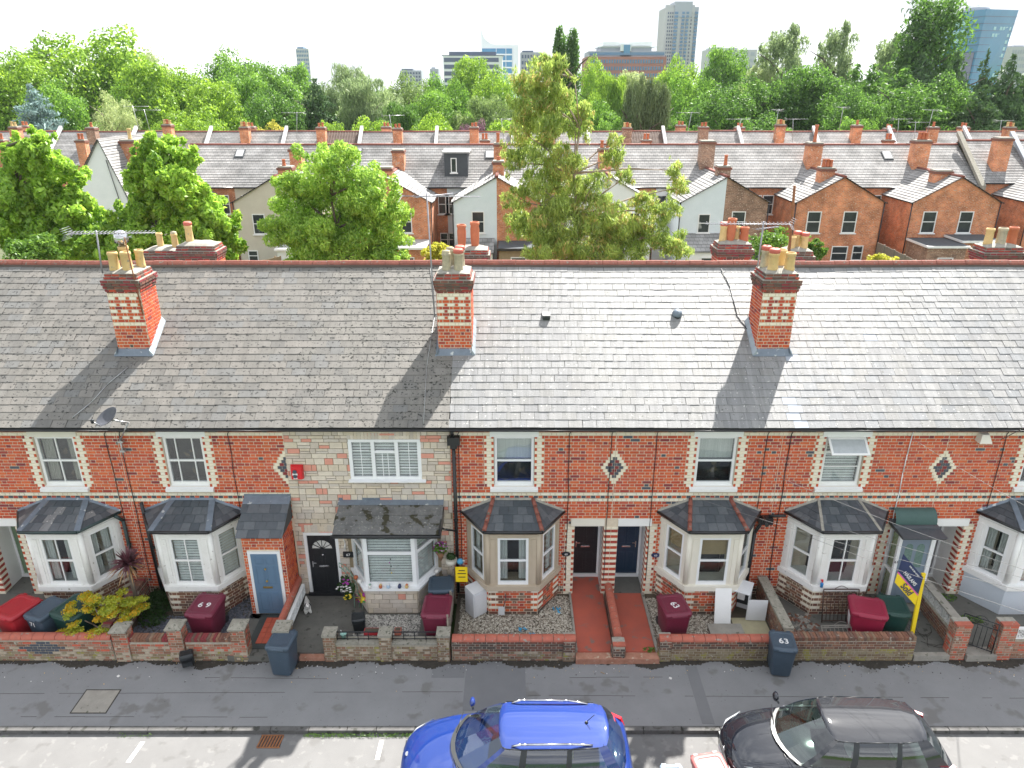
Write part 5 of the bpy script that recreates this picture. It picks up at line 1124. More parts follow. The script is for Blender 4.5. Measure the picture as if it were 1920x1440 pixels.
def brick_wall(label, X0, X1, Y0, top, mats, cop, pillars=(), th=.225, mort=DMORT, single=120, z0=-.22, lozenge=None, axis='x', group=None, algae=None, name='garden_wall'):
    """low wall along X (street face at Y0) or along Y (axis='y': X0=Y start, X1=Y end, Y0 = X of the left face)"""
    if axis == 'x': loc = ((X0+X1)/2, Y0, z0)
    else: loc = (Y0, (X0+X1)/2, z0)
    w_ = thing(name, label, 'wall', loc, group)
    c = MB()
    if axis == 'x': c.box(X0, X1, Y0, Y0+th, z0-.15, top-.01, mort)
    else: c.box(Y0, Y0+th, X0, X1, z0-.15, top-.01, mort)
    cp = part('wall_core', c, w_)
    sg = [w_, single]; st = MB()
    def cf(u, k, z, H_):
        if lozenge and abs(u-lozenge[0])+abs(z-lozenge[1])*2.6 < lozenge[2]: return BLUE
        if algae and z < algae: return rnd.choice(YBR)
        if callable(mats): return mats(u, z)
        return rnd.choice(mats)
    if axis == 'x':
        brick_run(st, (X0, Y0, 0), (1, 0, 0), (0, -1, 0), X1-X0, z0, top-.012, cf, singles=sg, ch=.082, sl=.25, hd=.12)
        brick_run(st, (X1, Y0, 0), (0, 1, 0), (1, 0, 0), th, z0, top-.012, cf, ch=.082, sl=.25, hd=.12)
        brick_run(st, (X1, Y0+th, 0), (-1, 0, 0), (0, 1, 0), X1-X0, 0, top-.012, cf, ch=.082, sl=.25, hd=.12)
        brick_run(st, (X0, Y0+th, 0), (0, -1, 0), (-1, 0, 0), th, z0, top-.012, cf, ch=.082, sl=.25, hd=.12)
    else:
        brick_run(st, (Y0, X1, 0), (0, -1, 0), (-1, 0, 0), X1-X0, 0, top-.012, cf, singles=sg, ch=.082, sl=.25, hd=.12)
        brick_run(st, (Y0+th, X0, 0), (0, 1, 0), (1, 0, 0), X1-X0, 0, top-.012, cf, singles=sg, ch=.082, sl=.25, hd=.12)
        brick_run(st, (Y0, X0, 0), (1, 0, 0), (0, -1, 0), th, z0, top-.012, cf, ch=.082, sl=.25, hd=.12)
    part('brick', st, w_, 'stuff')
    # coping
    L0, L1 = X0, X1; x = L0
    while x < L1-.02:
        if cop == 'round': e = min(x+.30, L1); wv = th/2+.03
        elif cop == 'edge': e = min(x+.082, L1)
        elif cop == 'flat': e = min(x+.9, L1)
        else: break
        b = MB(); g = .006; cy = Y0+th/2; zt = top
        if cop == 'round':
            P = lambda s_: [(s_, cy+wv*math.cos(math.pi*i/7), zt+.105*math.sin(math.pi*i/7)) for i in range(8)]
            Q = lambda s_: P(s_) if axis == 'x' else [(p[1], p[0], p[2]) for p in P(s_)]
            A_, B_ = Q(x+g), Q(e-g); b.prism(A_ if axis == 'x' else A_[::-1], B_ if axis == 'x' else B_[::-1], COPING); part('coping_tile', b, w_)
        elif cop == 'edge':
            zz = top+.11+rnd.uniform(-.008, .01); q = (x+g, e-g, Y0-.008, Y0+th+.008) if axis == 'x' else (Y0-.008, Y0+th+.008, x+g, e-g); b.box(*q, top, zz, rnd.choice(DBR+[BR[5]]) if not algae else rnd.choice(DBR)); part('coping_brick', b, w_)
        else:
            q = (x+g, e-g, Y0-.03, Y0+th+.03) if axis == 'x' else (Y0-.03, Y0+th+.03, x+g, e-g); b.box(*q, top, top+.06, CAPST); part('coping_slab', b, w_)
        x = e
    for (px0, px1, pz, cm) in pillars:
        b = MB(); b.box(px0+.01, px1-.01, Y0-.045, Y0+th+.05, z0-.1, pz, mort); pp = part('pillar', b, w_); s2 = MB(); d = th+.095
        for (O, a, n, L_) in (((px0, Y0-.045, 0), (1, 0, 0), (0, -1, 0), px1-px0), ((px1, Y0-.045, 0), (0, 1, 0), (1, 0, 0), d), ((px0, Y0+d-.045, 0), (0, -1, 0), (-1, 0, 0), d)):
            brick_run(s2, O, a, n, L_, z0, pz, cf, ch=.082, sl=.25, hd=.12, proud=.008)
        part('brick', s2, pp, 'stuff')
        b = MB(); cx, cy, r = (px0+px1)/2, Y0+th/2, (px1-px0)/2+.025
        if cm == 'pyramid': b.prism([(cx-r, cy-r, pz), (cx+r, cy-r, pz), (cx+r, cy+r, pz), (cx-r, cy+r, pz)], [(cx-r, cy-r, pz+.05), (cx+r, cy-r, pz+.05), (cx+r, cy+r, pz+.05), (cx-r, cy+r, pz+.05)], CAPST); b.prism([(cx-r, cy-r, pz+.05), (cx+r, cy-r, pz+.05), (cx+r, cy+r, pz+.05), (cx-r, cy+r, pz+.05)], [(cx-.03, cy-.03, pz+.12), (cx+.03, cy-.03, pz+.12), (cx+.03, cy+.03, pz+.12), (cx-.03, cy+.03, pz+.12)], CAPST)
        elif cm == 'flat': b.box(cx-r, cx+r, cy-r, cy+r, pz, pz+.07, CAPST)
        else: b.box(px0-.005, px1+.005, Y0-.05, Y0+.1, pz, pz+.05, COPING); b.box(px0-.005, px1+.005, Y0+.1, Y0+th+.055, pz, pz+.045, FLAUN)
        part('pillar_cap', b, pp)
    return w_
MIX = lambda u, z: rnd.choice([LIMED, LIMED, PINKW, YBR[2], YBR[0], DBR[2]]) if z < .08 else rnd.choice([PINKW, DBR[2], LIMED, PINKW, BR[4]]) if z < .26 else rnd.choice([BR[4], PINKW, DBR[2], DBR[0]])
brick_wall('weathered brick garden wall with dark lozenge and red coping at the left edge', -15.4, -10.63, GWY, .50, MIX, 'round', lozenge=(4.78-1.85, .22, .62), single=200)
brick_wall('brick garden wall with two capped pillars left of the maroon bin marked 69', -10.60, -9.05, GWY, .42, MIX, 'edge', [(-10.56, -10.16, .78, 'pyramid'), (-9.09, -8.70, .86, 'pyramid')])
brick_wall('short brick garden wall and capped pillar beside the blue door path', -8.67, -7.42, GWY, .42, MIX, 'edge', [(-7.43, -7.03, .86, 'pyramid')])
brick_wall('lone capped brick pier behind the grey bin on the pavement', -6.27, -5.86, GWY, .35, DBR, None, [(-6.27, -5.87, .80, 'flat')], single=0, name='gate_pier')
brick_wall('dark brick garden wall with three grey capped pillars and black rails', -4.98, -1.68, GWY, .34, lambda u, z: rnd.choice([DBR[4], DBR[2], DBR[4], LIMED, YBR[2], YBR[1]]), 'flat', [(-5.0, -4.68, .62, 'flat'), (-3.52, -3.2, .62, 'flat'), (-1.98, -1.66, .62, 'flat')])
brick_wall('sooty garden wall with rounded red coping in front of the buff bay', -1.60, 1.70, GWY, .44, lambda u, z: rnd.choice(SOOT+DBR[1:2]) if z > .14 else rnd.choice(DBR[2:]+YBR+[PINKW, LIMED]), 'round', [(1.36, 1.68, .46, None)])
brick_wall('algae stained garden wall with rounded red coping in front of the cream bay', 3.92, 6.98, GWY, .44, lambda u, z: rnd.choice(DBR[1:4]+SOOT) if z > .22 else rnd.choice(YBR), 'round', [(3.92, 4.24, .46, None)])
brick_wall('crumbling garden wall of upright bricks with yellow algae in front of the red bin', 7.02, 10.72, GWY, .46, lambda u, z: rnd.choice(DBR[1:4]) if z > .22 else rnd.choice(YBR), 'edge', algae=.2, single=200)
brick_wall('brick dividing wall between the yellow shrub and the ivy bed', 15.80, 17.95, -10.98, .60, [DBR[0], DBR[3], BR[5]], 'edge', axis='y')
wb = brick_wall('dividing wall of pierced white blocks under a red coping by the blue door', 15.85, 17.95, -6.34, .62, DBR, 'round', axis='y', th=.13, mort=RENDW, single=0)
brick_wall('low dividing wall with rounded terracotta coping between the two red paths', 15.75, 17.95, 2.76, .40, SOOT+DBR[:2], 'round', axis='y', th=.17)
brick_wall('short sooty brick pier at the street end of the wall between the red paths', 2.66, 3.02, GWY-.05, .2, SOOT+DBR[:1], None, [(2.68, 3.0, .34, None)], single=0, name='gate_pier')
brick_wall('old lichened dividing wall beside the open meter box', 15.75, 18.0, 7.28, .62, DBR, 'flat', axis='y')
brick_wall('dividing wall topped by pierced concrete blocks beside the cracked path', 15.75, 18.0, 11.86, .45, DBR, None, axis='y', th=.2)
brick_wall('brick gate pier between the cracked path and the iron gate', 11.68, 12.14, GWY+.06, .5, [PINKW, BR[4], DBR[2]], None, [(11.7, 12.12, .92, 'brickcap')], single=0, name='gate_pier')
brick_wall('brick gate pier right of the iron gate near the right edge', 12.9, 13.35, GWY+.06, .5, [PINKW, BR[4], DBR[2]], None, [(12.92, 13.34, .92, 'brickcap')], single=0, name='gate_pier')
brick_wall('low brick wall with white pierced blocks at the right edge', 13.36, 17.0, GWY+.1, .38, [PINKW, BR[4], DBR[2]], None)
# pierced screen blocks
def pierced(X, Y, z, s, axis, m, parent_label, group):
    b = MB(); t = .045; f = lambda u0, u1, z0, z1: b.box(X+u0, X+u1, Y, Y+.09, z0, z1, m) if axis == 'x' else b.box(X, X+.09, Y+u0, Y+u1, z0, z1, m)
    f(0, s, z, z+t); f(0, s, z+s-t, z+s); f(0, t, z+t, z+s-t); f(s-t, s, z+t, z+s-t); c_ = s/2; n = 8
    for i in range(n):
        a = math.pi*i/4; r1 = c_*(.85 if i % 2 == 0 else 1.12)
        p, q = (c_+.03*math.cos(a), z+c_+.03*math.sin(a)), (c_+r1*math.cos(a), z+c_+r1*math.sin(a))
        if axis == 'x': b.tube((X+p[0], Y+.045, p[1]), (X+q[0], Y+.045, q[1]), .02, m, 4)
        else: b.tube((X+.045, Y+p[0], p[1]), (X+.045, Y+q[0], q[1]), .02, m, 4)
    return b
wl_ = [o for o in bpy.data.objects if o.get('label', '').startswith('dividing wall topped by pierced')][0]
for i in range(6): part('pierced_block', pierced(11.9, 15.8+i*.345, .45, .34, 'y', mat('block_white', (.6, .6, .57), .8), '', ''), wl_)
b = MB(); b.box(11.84, 12.08, 15.78, 17.92, .795, .85, CONC); part('coping_slab', b, wl_)
wl_ = [o for o in bpy.data.objects if o.get('label', '').startswith('low brick wall with white pierced')][0]
for i in range(9): part('pierced_block', pierced(13.4+i*.345, GWY+.16, .38, .34, 'x', WHITE, '', ''), wl_)
for i in range(6): part('pierced_block', pierced(-6.2, 15.9+i*.33, .18, .33, 'y', RENDW, '', ''), wb)
# black rails on the 67 wall
for (a, b_, lb) in ((-4.66, -3.54, 'left black metal rail between the grey capped pillars'), (-3.18, -2.0, 'right black metal rail between the grey capped pillars')):
    m = MB(); y = GWY+.11; m.tube((a, y, .66), (b_, y, .66), .018, BLACKM); m.tube((a, y, .44), (b_, y, .44), .012, BLACKM); m.tube((a, y, .53), (b_, y, .53), .008, BLACKM)
    n = 4
    for i in range(n+1): x = a+(b_-a)*i/n; m.tube((x, y, .40), (x, y, .66), .012, BLACKM)
    solo('metal_rail', m, lb, 'railing', 'black rails on the stone house wall')
m = MB(); m.box(-3.98, -3.56, GWY+.28, GWY+.44, .40, .52, BRED); m.box(-3.96, -3.58, GWY+.30, GWY+.42, .50, .525, EARTH); solo('planter', m, 'red trough planter behind the left black rail', 'planter')
m = MB(); m.box(-3.16, -2.98, GWY+.28, GWY+.44, .40, .54, COPING); m.box(-3.14, -3.0, GWY+.3, GWY+.42, .53, .545, EARTH); solo('planter', m, 'small terracotta box planter behind the right black rail', 'planter')
m = MB(); m.lathe((-4.5, GWY+.18, .40), [(.05, 0), (.085, .15), (.09, .15)], mat('mint_plastic', (.35, .62, .55), .5), 14); m.tube((-4.52, GWY+.18, .52), (-4.56, GWY+.18, .66), .01, TXTW); solo('bucket', m, 'small mint bucket with a handle behind the black rail', 'bucket')
# ------------------------------------------------------------------ wheelie bins
def bin_(label, x, y, rz, m, wd=.80, dp=.95, ht=.92, z=-.02, txt=None, lid=None, txt_pos='lid', group=None, tilt=0, sticker=None, txrot=0, tscale=1):
    t = thing('wheelie_bin', label, 'bin', (x, y, z), group, rz); lid = lid or m
    if tilt: t.rotation_euler = (tilt, 0, rz)
    b = MB(); w2, d2 = wd/2, dp/2; k = .80
    ring = lambda f, zz, e=0: [(-w2*f-e, -d2*f-e, zz), (w2*f+e, -d2*f-e, zz), (w2*f+e, d2*f+e, zz), (-w2*f-e, d2*f+e, zz)]
    def rr(f, zz, c=.1):   # rounded rect
        out = []
        for (sx, sy) in ((-1, -1), (1, -1), (1, 1), (-1, 1)):
            X, Y = sx*w2*f, sy*d2*f; cx, cy = X-sx*c*wd, Y-sy*c*wd; o1, o2 = (X, cy), (cx, Y); mid = (cx+sx*c*wd*.7, cy+sy*c*wd*.7)
            out += ([o1, mid, o2] if (sx*sy > 0) else [o2, mid, o1])
        return [(p[0], p[1], zz) for p in out]
    b.grid([rr(k-.02, .06), rr(k, .12), rr(k+.10, ht*.72), rr(.93, ht-.12), rr(.93, ht-.10), rr(.985, ht-.09), rr(.985, ht-.03)], m, True, True); b.face(rr(k-.02, .06)[::-1], m); b.face(rr(.985, ht-.03), m)
    bd = part('body', b, t, local=True)
    b = MB(); b.grid([rr(1.0, ht-.045), rr(1.01, ht+.0), rr(.97, ht+.03), rr(.72, ht+.045), rr(.70, ht+.032)], lid, True, True); b.face(rr(.70, ht+.032), lid); b.hexa([(-w2*.55, -d2*1.10, ht-.03), (w2*.55, -d2*1.10, ht-.03), (w2*.6, -d2*.97, ht-.03), (-w2*.6, -d2*.97, ht-.03), (-w2*.55, -d2*1.08, ht+.0), (w2*.55, -d2*1.08, ht+.0), (w2*.6, -d2*.97, ht+.015), (-w2*.6, -d2*.97, ht+.015)], lid)
    ld = part('lid', b, t, local=True)
    for s in (-1, 1): b = MB(); b.box(s*w2*.62-.05, s*w2*.62+.05, d2*.94, d2*1.05, ht-.06, ht+.035, lid); part('hinge', b, ld, local=True)
    b = MB(); b.tube((-w2*.85, d2*1.09, ht-.05), (w2*.85, d2*1.09, ht-.05), .022, m, 8); part('handle', b, t, local=True)
    for s in (-1, 1): b = MB(); b.lathe((s*(w2*.72)-.03*(s > 0)*0, d2*.86, .11), [(.11, -.03), (.12, 0), (.11, .03)], BBLK, 14, axis=Matrix.Rotation(R(90), 3, 'Y')); part('wheel', b, t, local=True)
    if txt is not None:
        o = part('lettering', txt, ld, local=True)
        if txt_pos == 'lid': o.location = (0, -.05, ht+.040); o.rotation_euler = (0, 0, txrot); o.scale = (tscale,)*3
        else: o.location = (0, -d2*.93-.022, ht-.2); o.rotation_euler = (R(94), 0, 0)
    if sticker:
        b = MB(); x_ = -w2*.92-.006; b.hexa([(x_-.004+.02, -d2*.6, ht*.42), (x_+.02, -d2*.6, ht*.42), (x_+.02, d2*.1, ht*.42), (x_-.004+.02, d2*.1, ht*.42), (x_-.012, -d2*.6, ht*.78), (x_, -d2*.6, ht*.78), (x_, d2*.1, ht*.78), (x_-.012, d2*.1, ht*.78)], TXTW); part('sticker', b, bd, local=True)
    return t
bin_('maroon wheelie bin marked 69 between two capped pillars', -8.42, 16.45, R(-4), BMAR, txt=T69, wd=.80, ht=.9)
bin_('slate grey wheelie bin on the pavement left of the stone house', -5.98, 15.2, R(-6), BGRY, wd=.64, dp=.72, ht=.98, z=PZ)
bin_('slate grey wheelie bin marked 63 standing on the pavement', 7.03, 15.18, R(-8), BGRY, wd=.62, dp=.72, ht=.95, z=PZ, txt=T63)
bin_('maroon wheelie bin in front of the stone clad bay', -2.05, 16.35, R(-2), BMAR, wd=.78, dp=.92, ht=.95)
bin_('slate grey wheelie bin squeezed behind the maroon one by the trellis', -2.02, 17.3, R(3), BGRY, wd=.72, dp=.7, ht=.95)
bin_('maroon wheelie bin with a sideways 63 in front of the cream bay', 4.45, 16.45, R(8), BMAR, wd=.76, dp=.9, ht=.9, txt=T63, txrot=R(-70))
bin_('red wheelie bin with a white sticker on its side', 9.72, 16.35, R(-16), mat('crimson_plastic', (.30, .015, .05), .4, (.25, .012, .04), 3), wd=.95, dp=.85, ht=.92, sticker=True)
bin_('dark green wheelie bin behind the yellow sale board', 10.52, 16.5, R(-10), BGRN, wd=.72, dp=.85, ht=.85)
bin_('red wheelie bin leftmost of the three behind the garden wall', -13.55, 16.35, R(-22), BRED, wd=.82, dp=.92, ht=.92)
bin_('slate grey wheelie bin between the red and green ones', -12.72, 16.3, R(-20), BGRY, wd=.64, dp=.9, ht=.90, txt=T71, txt_pos='front')
bin_('dark green wheelie bin half hidden by the yellow shrub', -11.95, 16.35, R(-20), BGRN, wd=.9, dp=.95, ht=.92)
bin_('small black food caddy lying tilted against the wall foot', -8.55, 15.22, R(24), BBLK, wd=.34, dp=.34, ht=.36, z=PZ+.07, tilt=R(-14))
bin_('small black food caddy beside the flower arch', -4.25, 16.45, R(12), BBLK, wd=.38, dp=.36, ht=.5)
bin_('red bin in a sunlit pale colour on the road between the cars', 4.32, 11.55, R(10), mat('sunlit_red_plastic', (.40, .14, .13), .5, (.36, .11, .11), 3), wd=.72, dp=.85, ht=.75, z=RZ, group=None)  # plastic colour paled to carry the sunlight on this bin
bin_('pale blue grey box bin on the road between the cars', 3.50, 11.6, R(0), mat('pale_blue_grey_plastic', (.25, .32, .38), .5), wd=.5, dp=.6, ht=.5, z=RZ)  # lighter blue grey than the other grey bins

# ------------------------------------------------------------------ things in the gardens
def boxthing(name, label, cat, x, y, z, w_, d, h_, m, rz=0, group=None):
    t = thing(name, label, cat, (x, y, z), group, rz); b = MB(); b.prism([(-w_/2, -d/2, 0), (w_/2, -d/2, 0), (w_/2, d/2, 0), (-w_/2, d/2, 0)], [(-w_/2, -d/2+.0, h_), (w_/2, -d/2+.0, h_), (w_/2, d/2, h_+.05), (-w_/2, d/2, h_+.05)], m); part('case', b, t, local=True); return t
METER = mat('white_grp_plastic', (.66, .67, .69), .5, (.6, .61, .63), 4)
t = boxthing('meter_box', 'closed white meter box against the buff bay', 'meter box', -1.02, 17.28, 0, .50, .42, .82, METER, R(38)); b = MB(); b.box(-.21, .21, -.225, -.212, .06, .76, METER); part('door', b, t, local=True)
t = thing('meter_box', 'open white meter box with its door hanging in front of the cream bay', 'meter box', (6.55, 17.25, 0), None, R(-28)); b = MB()
b.box(-.26, -.24, -.24, .24, 0, .85, METER); b.box(.24, .26, -.24, .24, 0, .85, METER); b.box(-.24, .24, .22, .24, 0, .85, METER); b.hexa([(-.28, -.28, .85), (.28, -.28, .85), (.28, .26, .9), (-.28, .26, .9), (-.28, -.28, .88), (.28, -.28, .88), (.28, .26, .94), (-.28, .26, .94)], METER); part('case', b, t, local=True)
b = MB(); b.box(-.23, .23, .15, .2, .2, .75, BBLK); b.box(-.1, .1, .05, .15, .4, .62, TXTW); part('meter', b, t, local=True)
b = MB(); b.box(.26, .80, -.30, -.28, .03, .72, METER, rot=R(25), about=(.26, -.29)); part('door', b, t, local=True)
b = MB(); b.hexa([(5.72, 16.75, -.02), (6.18, 16.75, -.02), (6.18, 16.78, -.02), (5.72, 16.78, -.02), (5.75, 17.1, .98), (6.21, 17.1, .98), (6.21, 17.13, .98), (5.75, 17.13, .98)], WHITE); solo('white_board', b, 'white board leaning against the cream bay', 'board')
b = MB(); b.box(5.5, 6.45, 16.15, 16.7, -.03, .04, CONC); solo('stone_slab', b, 'pale stone slab lying in the gravel below the white board', 'slab')
b = MB(); b.lathe((0, 0, 0), [(.30, 0), (.34, .05), (.30, .07)], BBLK, 18, axis=Matrix.Diagonal((1.5, .6, 1))); b.path([V(-.12, 0, .05), V(0, 0, .34), V(.1, 0, .05)], .016, BBLK); solo('black_tub', b, 'flat black tub with a raised handle behind the red coping', 'tub', loc=(5.35, 15.98, -.02))
b = MB(); b.box(-.09, .09, -.01, .01, 0, .28, METER); b.path([(.05, 0, .26), (.12, .03, .5), (.12, .25, .62)], .012, BBLK); solo('cable_box', b, 'small white cable box with a black lead at the buff bay', 'cable box', loc=(-.3, 17.0, .1))
# old iron gates leaning/lying at 61
IRON = mat('old_iron', (.05, .035, .03), .8, (.09, .05, .035), 9)
def gate(name, label, x, y, z, w_, h_, rz, tilt, n=8, scroll=True, m=IRON):
    t = thing(name, label, 'gate', (x, y, z), None, rz); t.rotation_euler = (tilt, 0, rz); b = MB()
    for (p, q) in (((0, 0), (0, h_)), ((w_, 0), (w_, h_)), ((0, .05), (w_, .05)), ((0, h_*.8), (w_, h_*.8)), ((0, h_), (w_, h_))): b.tube((p[0], 0, p[1]), (q[0], 0, q[1]), .016, m, 6)
    part('gate_frame', b, t, local=True)
    for i in range(1, n): b = MB(); b.tube((w_*i/n, 0, .05), (w_*i/n, 0, h_*.8), .009, m, 5); part('bar', b, t, local=True)
    if scroll:
        for i in range(4):
            b = MB(); cx = w_*(i+.5)/4
            for s in (-1, 1): pts = [V(cx+s*(.01+.05*k/9)*math.cos(k*.75), 0, h_*.9+(.01+.055*k/9)*math.sin(k*.75)) for k in range(10)]; b.path(pts, .007, m, 4)
            part('scrollwork', b, t, local=True)
        b = MB(); b.path([V(w_*.3+w_*.4*k/8, 0, h_+.10*math.sin(math.pi*k/8)) for k in range(9)], .009, m, 4); part('top_arch', b, t, local=True)
    return t
gate('iron_gate', 'rusty iron gate leaning against the white bay beside the spray bottle', 8.78, 16.8, 0, 1.0, .98, 0, R(-14), 9)
gate('iron_gate', 'rusty iron railing panel lying low behind the crumbling wall', 8.45, 15.95, .26, 1.15, .26, R(2), R(-50), 10, True, mat('pale_iron', (.28, .26, .23), .8))
gate('garden_gate', 'black iron bar gate standing open between the two brick piers', 12.16, 16.0, .02, .80, .95, R(-35), 0, 7, True, BLACKM)
b = MB(); b.lathe((0, 0, 0), [(.04, 0), (.045, .12), (.02, .16)], mat('blue_bottle', (.03, .22, .55), .3), 10); b.lathe((0, 0, .16), [(.02, 0), (.03, .05), (.015, .08)], REDB, 8); b.box(-.05, .02, -.012, .012, .22, .25, REDB); solo('spray_bottle', b, 'blue spray bottle with red trigger on the white bay sill', 'bottle', loc=(8.72, 17.08, 1.0))
# sale board
c0 = atZ(1707, 1205, .3); p0 = atY(1706, 1208, 16.0); p1 = atY(1731, 1078, 16.05); t = thing('sale_board', 'yellow and navy sale board on a leaning yellow post, reading Sold', 'sign', (p0.x, 16.0, 0))
b = MB(); pv = V(p0.x, 16.0, p0.z); pt = V(p1.x, 16.05, p1.z+.05); dz = (pt-pv).normalized(); base = pv-dz*(pv.z/dz.z); sx = V(1, 0, 0); b.prism([base+V(-.05, -.03, 0), base+V(.05, -.03, 0), base+V(.05, .03, 0), base+V(-.05, .03, 0)], [pt+V(-.05, -.03, 0), pt+V(.05, -.03, 0), pt+V(.05, .03, 0), pt+V(-.05, .03, 0)], YEL); part('post', b, t)
# panel: corners from the photograph's board, a flat panel in one vertical plane
yb = 15.97; TL, TR, BL, BR_ = atY(1695, 1045, yb), atY(1727, 1083, yb), atY(1681, 1091, yb), atY(1714, 1128, yb)
ctr = (TL+TR+BL+BR_)/4; TL, TR, BL, BR_ = [ctr+(p-ctr)*1.16 for p in (TL, TR, BL, BR_)]
q = lambda u, v: (TL*(1-u)+TR*u)*(1-v)+(BL*(1-u)+BR_*u)*v
def pan(v0, v1, mm, name, off=0, u0=0, u1=1):
    P = [q(u0, v1), q(u1, v1), q(u1, v0), q(u0, v0)]; n_ = V(0, -1, 0); b = MB(); b.hexa([p+n_*off for p in P]+[p+n_*(off+.012) for p in P], mm); return part(name, b, t)
pn = pan(0, .60, NAVY, 'board'); pan(.615, .66, PINKP, 'stripe'); pan(.665, 1.0, YEL, 'sold_slip')
ux = (TR-TL); ang = math.atan2(ux.z, ux.x); vx = (BL-TL); shear = Matrix.Identity(3)
def board_text(me, u, v, s, nm='lettering'):
    o = part(nm, me, pn); o.location = q(u, v)+V(0, -.03, 0)-WL[pn]; o.rotation_euler = (R(90), -ang, 0); o.scale = (s, s, 1)
board_text(TH, .5, .44, .86); board_text(TS, .5, .83, 1.25); board_text(TM, .58, .12, 1.0)
b = MB(); b.path([q(.45, .29)+V(0, -.03, 0), q(.68, .22)+V(0, -.03, 0), q(.95, .30)+V(0, -.03, 0)], .006, TXTW, 4); pass
# trellis between 67 and 65
t = thing('trellis', 'weathered expanding wooden trellis between the stone house and buff bay gardens', 'trellis', (-1.72, 16.8, 0))
for i in range(11):
    y = 15.85+i*.2
    for s, off in ((-1, 0), (1, .02)):
        b = MB(); y2 = y+s*.35; b.tube((-1.73+off, y, .05), (-1.71+off, y2, .95), .016, WOOD, 4)
        if 15.7 < y2 < 18: part('slat', b, t)
for y in (15.9, 16.9, 17.9): b = MB(); b.box(-1.75, -1.70, y-.02, y+.02, -.05, 1.0, WOOD); part('post', b, t)
b = MB(); c = atY(866, 1077, 17.3); b.box(-.18, .16, -.008, .008, -.25, .25, YEL, rot=0); tg = solo('yellow_sign', b, 'yellow notice hung on the trellis post by the downpipe', 'sign', loc=c)
for dz, w_ in ((.12, .18), (.02, .24), (-.1, .2)): b = MB(); b.box(-w_/2, w_/2, -.011, -.009, dz, dz+.03, BBLK); part('print', b, tg, local=True)
b = MB(); c = atY(863, 1053, 17.6); b.lathe((0, 0, 0), [(.001, -.1), (.08, -.05), (.1, 0), (.07, .08), (.001, .1)], mat('sky_blue_ornament', (.08, .35, .6), .4), 12, cap=False); b.tube((.05, 0, .04), (.13, -.05, .06), .02, TXTW); b.tube((0, 0, .09), (0, 0, .3), .005, BBLK, 4); solo('hanging_ornament', b, 'sky blue hanging ornament below the wall basket', 'ornament', loc=c)
# ---- plants and small things at 67
LG = leaf_mat('leaf_bright', (.05, .13, .02), (.16, .30, .04)); LD = leaf_mat('leaf_dark', (.018, .055, .012), (.05, .12, .025)); LY = leaf_mat('leaf_yellow', (.40, .36, .02), (.85, .50, .02), trans=.3)
LY2 = leaf_mat('leaf_yellow_green', (.20, .30, .03), (.62, .58, .05), trans=.3)
FLP = mat('petal_purple', (.45, .05, .4), .6); FLW = mat('petal_white', (.8, .78, .75), .6); FLK = mat('petal_pink', (.8, .15, .3), .6); FLY = mat('petal_yellow', (.85, .65, .04), .6); FLR = mat('petal_red', (.7, .04, .06), .6)
def plant(name, label, cat, loc, lobes, n, leaf, lm, flowers=None, pot=None, seed=1, droop=0, part_name='foliage'):
    t = thing(name, label, cat, loc); part(part_name, leaf_cloud(part_name, lobes, n, leaf, [lm], seed, droop), t, local=True)
    if flowers:
        for (mm, k) in flowers:
            b = MB(); rg = random.Random(seed+k)
            for _ in range(k):
                lx = rg.choice(lobes); a, e = rg.uniform(0, 6.28), rg.uniform(-.3, 1.4); p = V(lx[0]+lx[3]*math.cos(a)*math.cos(e), lx[1]+lx[4]*math.sin(a)*math.cos(e), lx[2]+lx[5]*math.sin(e)); b.lathe(p, [(.001, .0), (leaf*.8, .01), (.001, .02)], mm, 6, cap=False)
            part('flowers', b, t, local=True)
    if pot: b = MB(); b.lathe((0, 0, 0), pot[0], pot[1], 16); part('pot', b, t, local=True)
    return t
c = atY(826, 1032, 17.75); plant('hanging_basket', 'cone shaped hanging basket of purple flowers right of the stone bay', 'hanging basket', c, [(0, 0, .08, .2, .18, .16)], 260, .04, LG, [(FLP, 26), (FLW, 12)], ([(.02, -.35), (.16, 0)], mat('coir', (.25, .13, .07), .9)), 3)
c = atY(846, 1050, 17.85); plant('wall_planter', 'cream wall planter with a green tuft beside the black downpipe', 'planter', c, [(0, 0, .12, .13, .1, .12)], 220, .035, LD, None, ([(.05, -.16), (.15, -.1), (.17, .04)], CREAMP), 4)
# flower arch: curved metal trellis
GT = mat('sage_metal', (.22, .36, .28), .6); t = thing('garden_arch', 'curved sage green metal trellis with flowers beside the black door', 'trellis', (-4.72, 17.3, 0))
c_ = lambda k: V(-4.98+.62*math.sin(k*math.pi/2*.98), 17.62-.30*k, .02+0) ; b = MB()
for off in (0, .14):
    pts = [V(-5.0+(.55-off)*math.sin(a), 17.75-.5*math.sin(a)*.5, .35+(.98-off)*math.cos(a)) for a in [math.pi*.5*k/10 for k in range(11)]]+[V(-4.45-off, 17.45, .0)]; b.path(pts, .014, GT, 5)
for k in range(11): a = math.pi*.5*k/10; b.tube((-5.0+.55*math.sin(a), 17.75-.25*math.sin(a), .35+.98*math.cos(a)), (-5.0+.41*math.sin(a), 17.75-.25*math.sin(a), .35+.84*math.cos(a)), .009, GT, 4)
part('curved_frame', b, t)
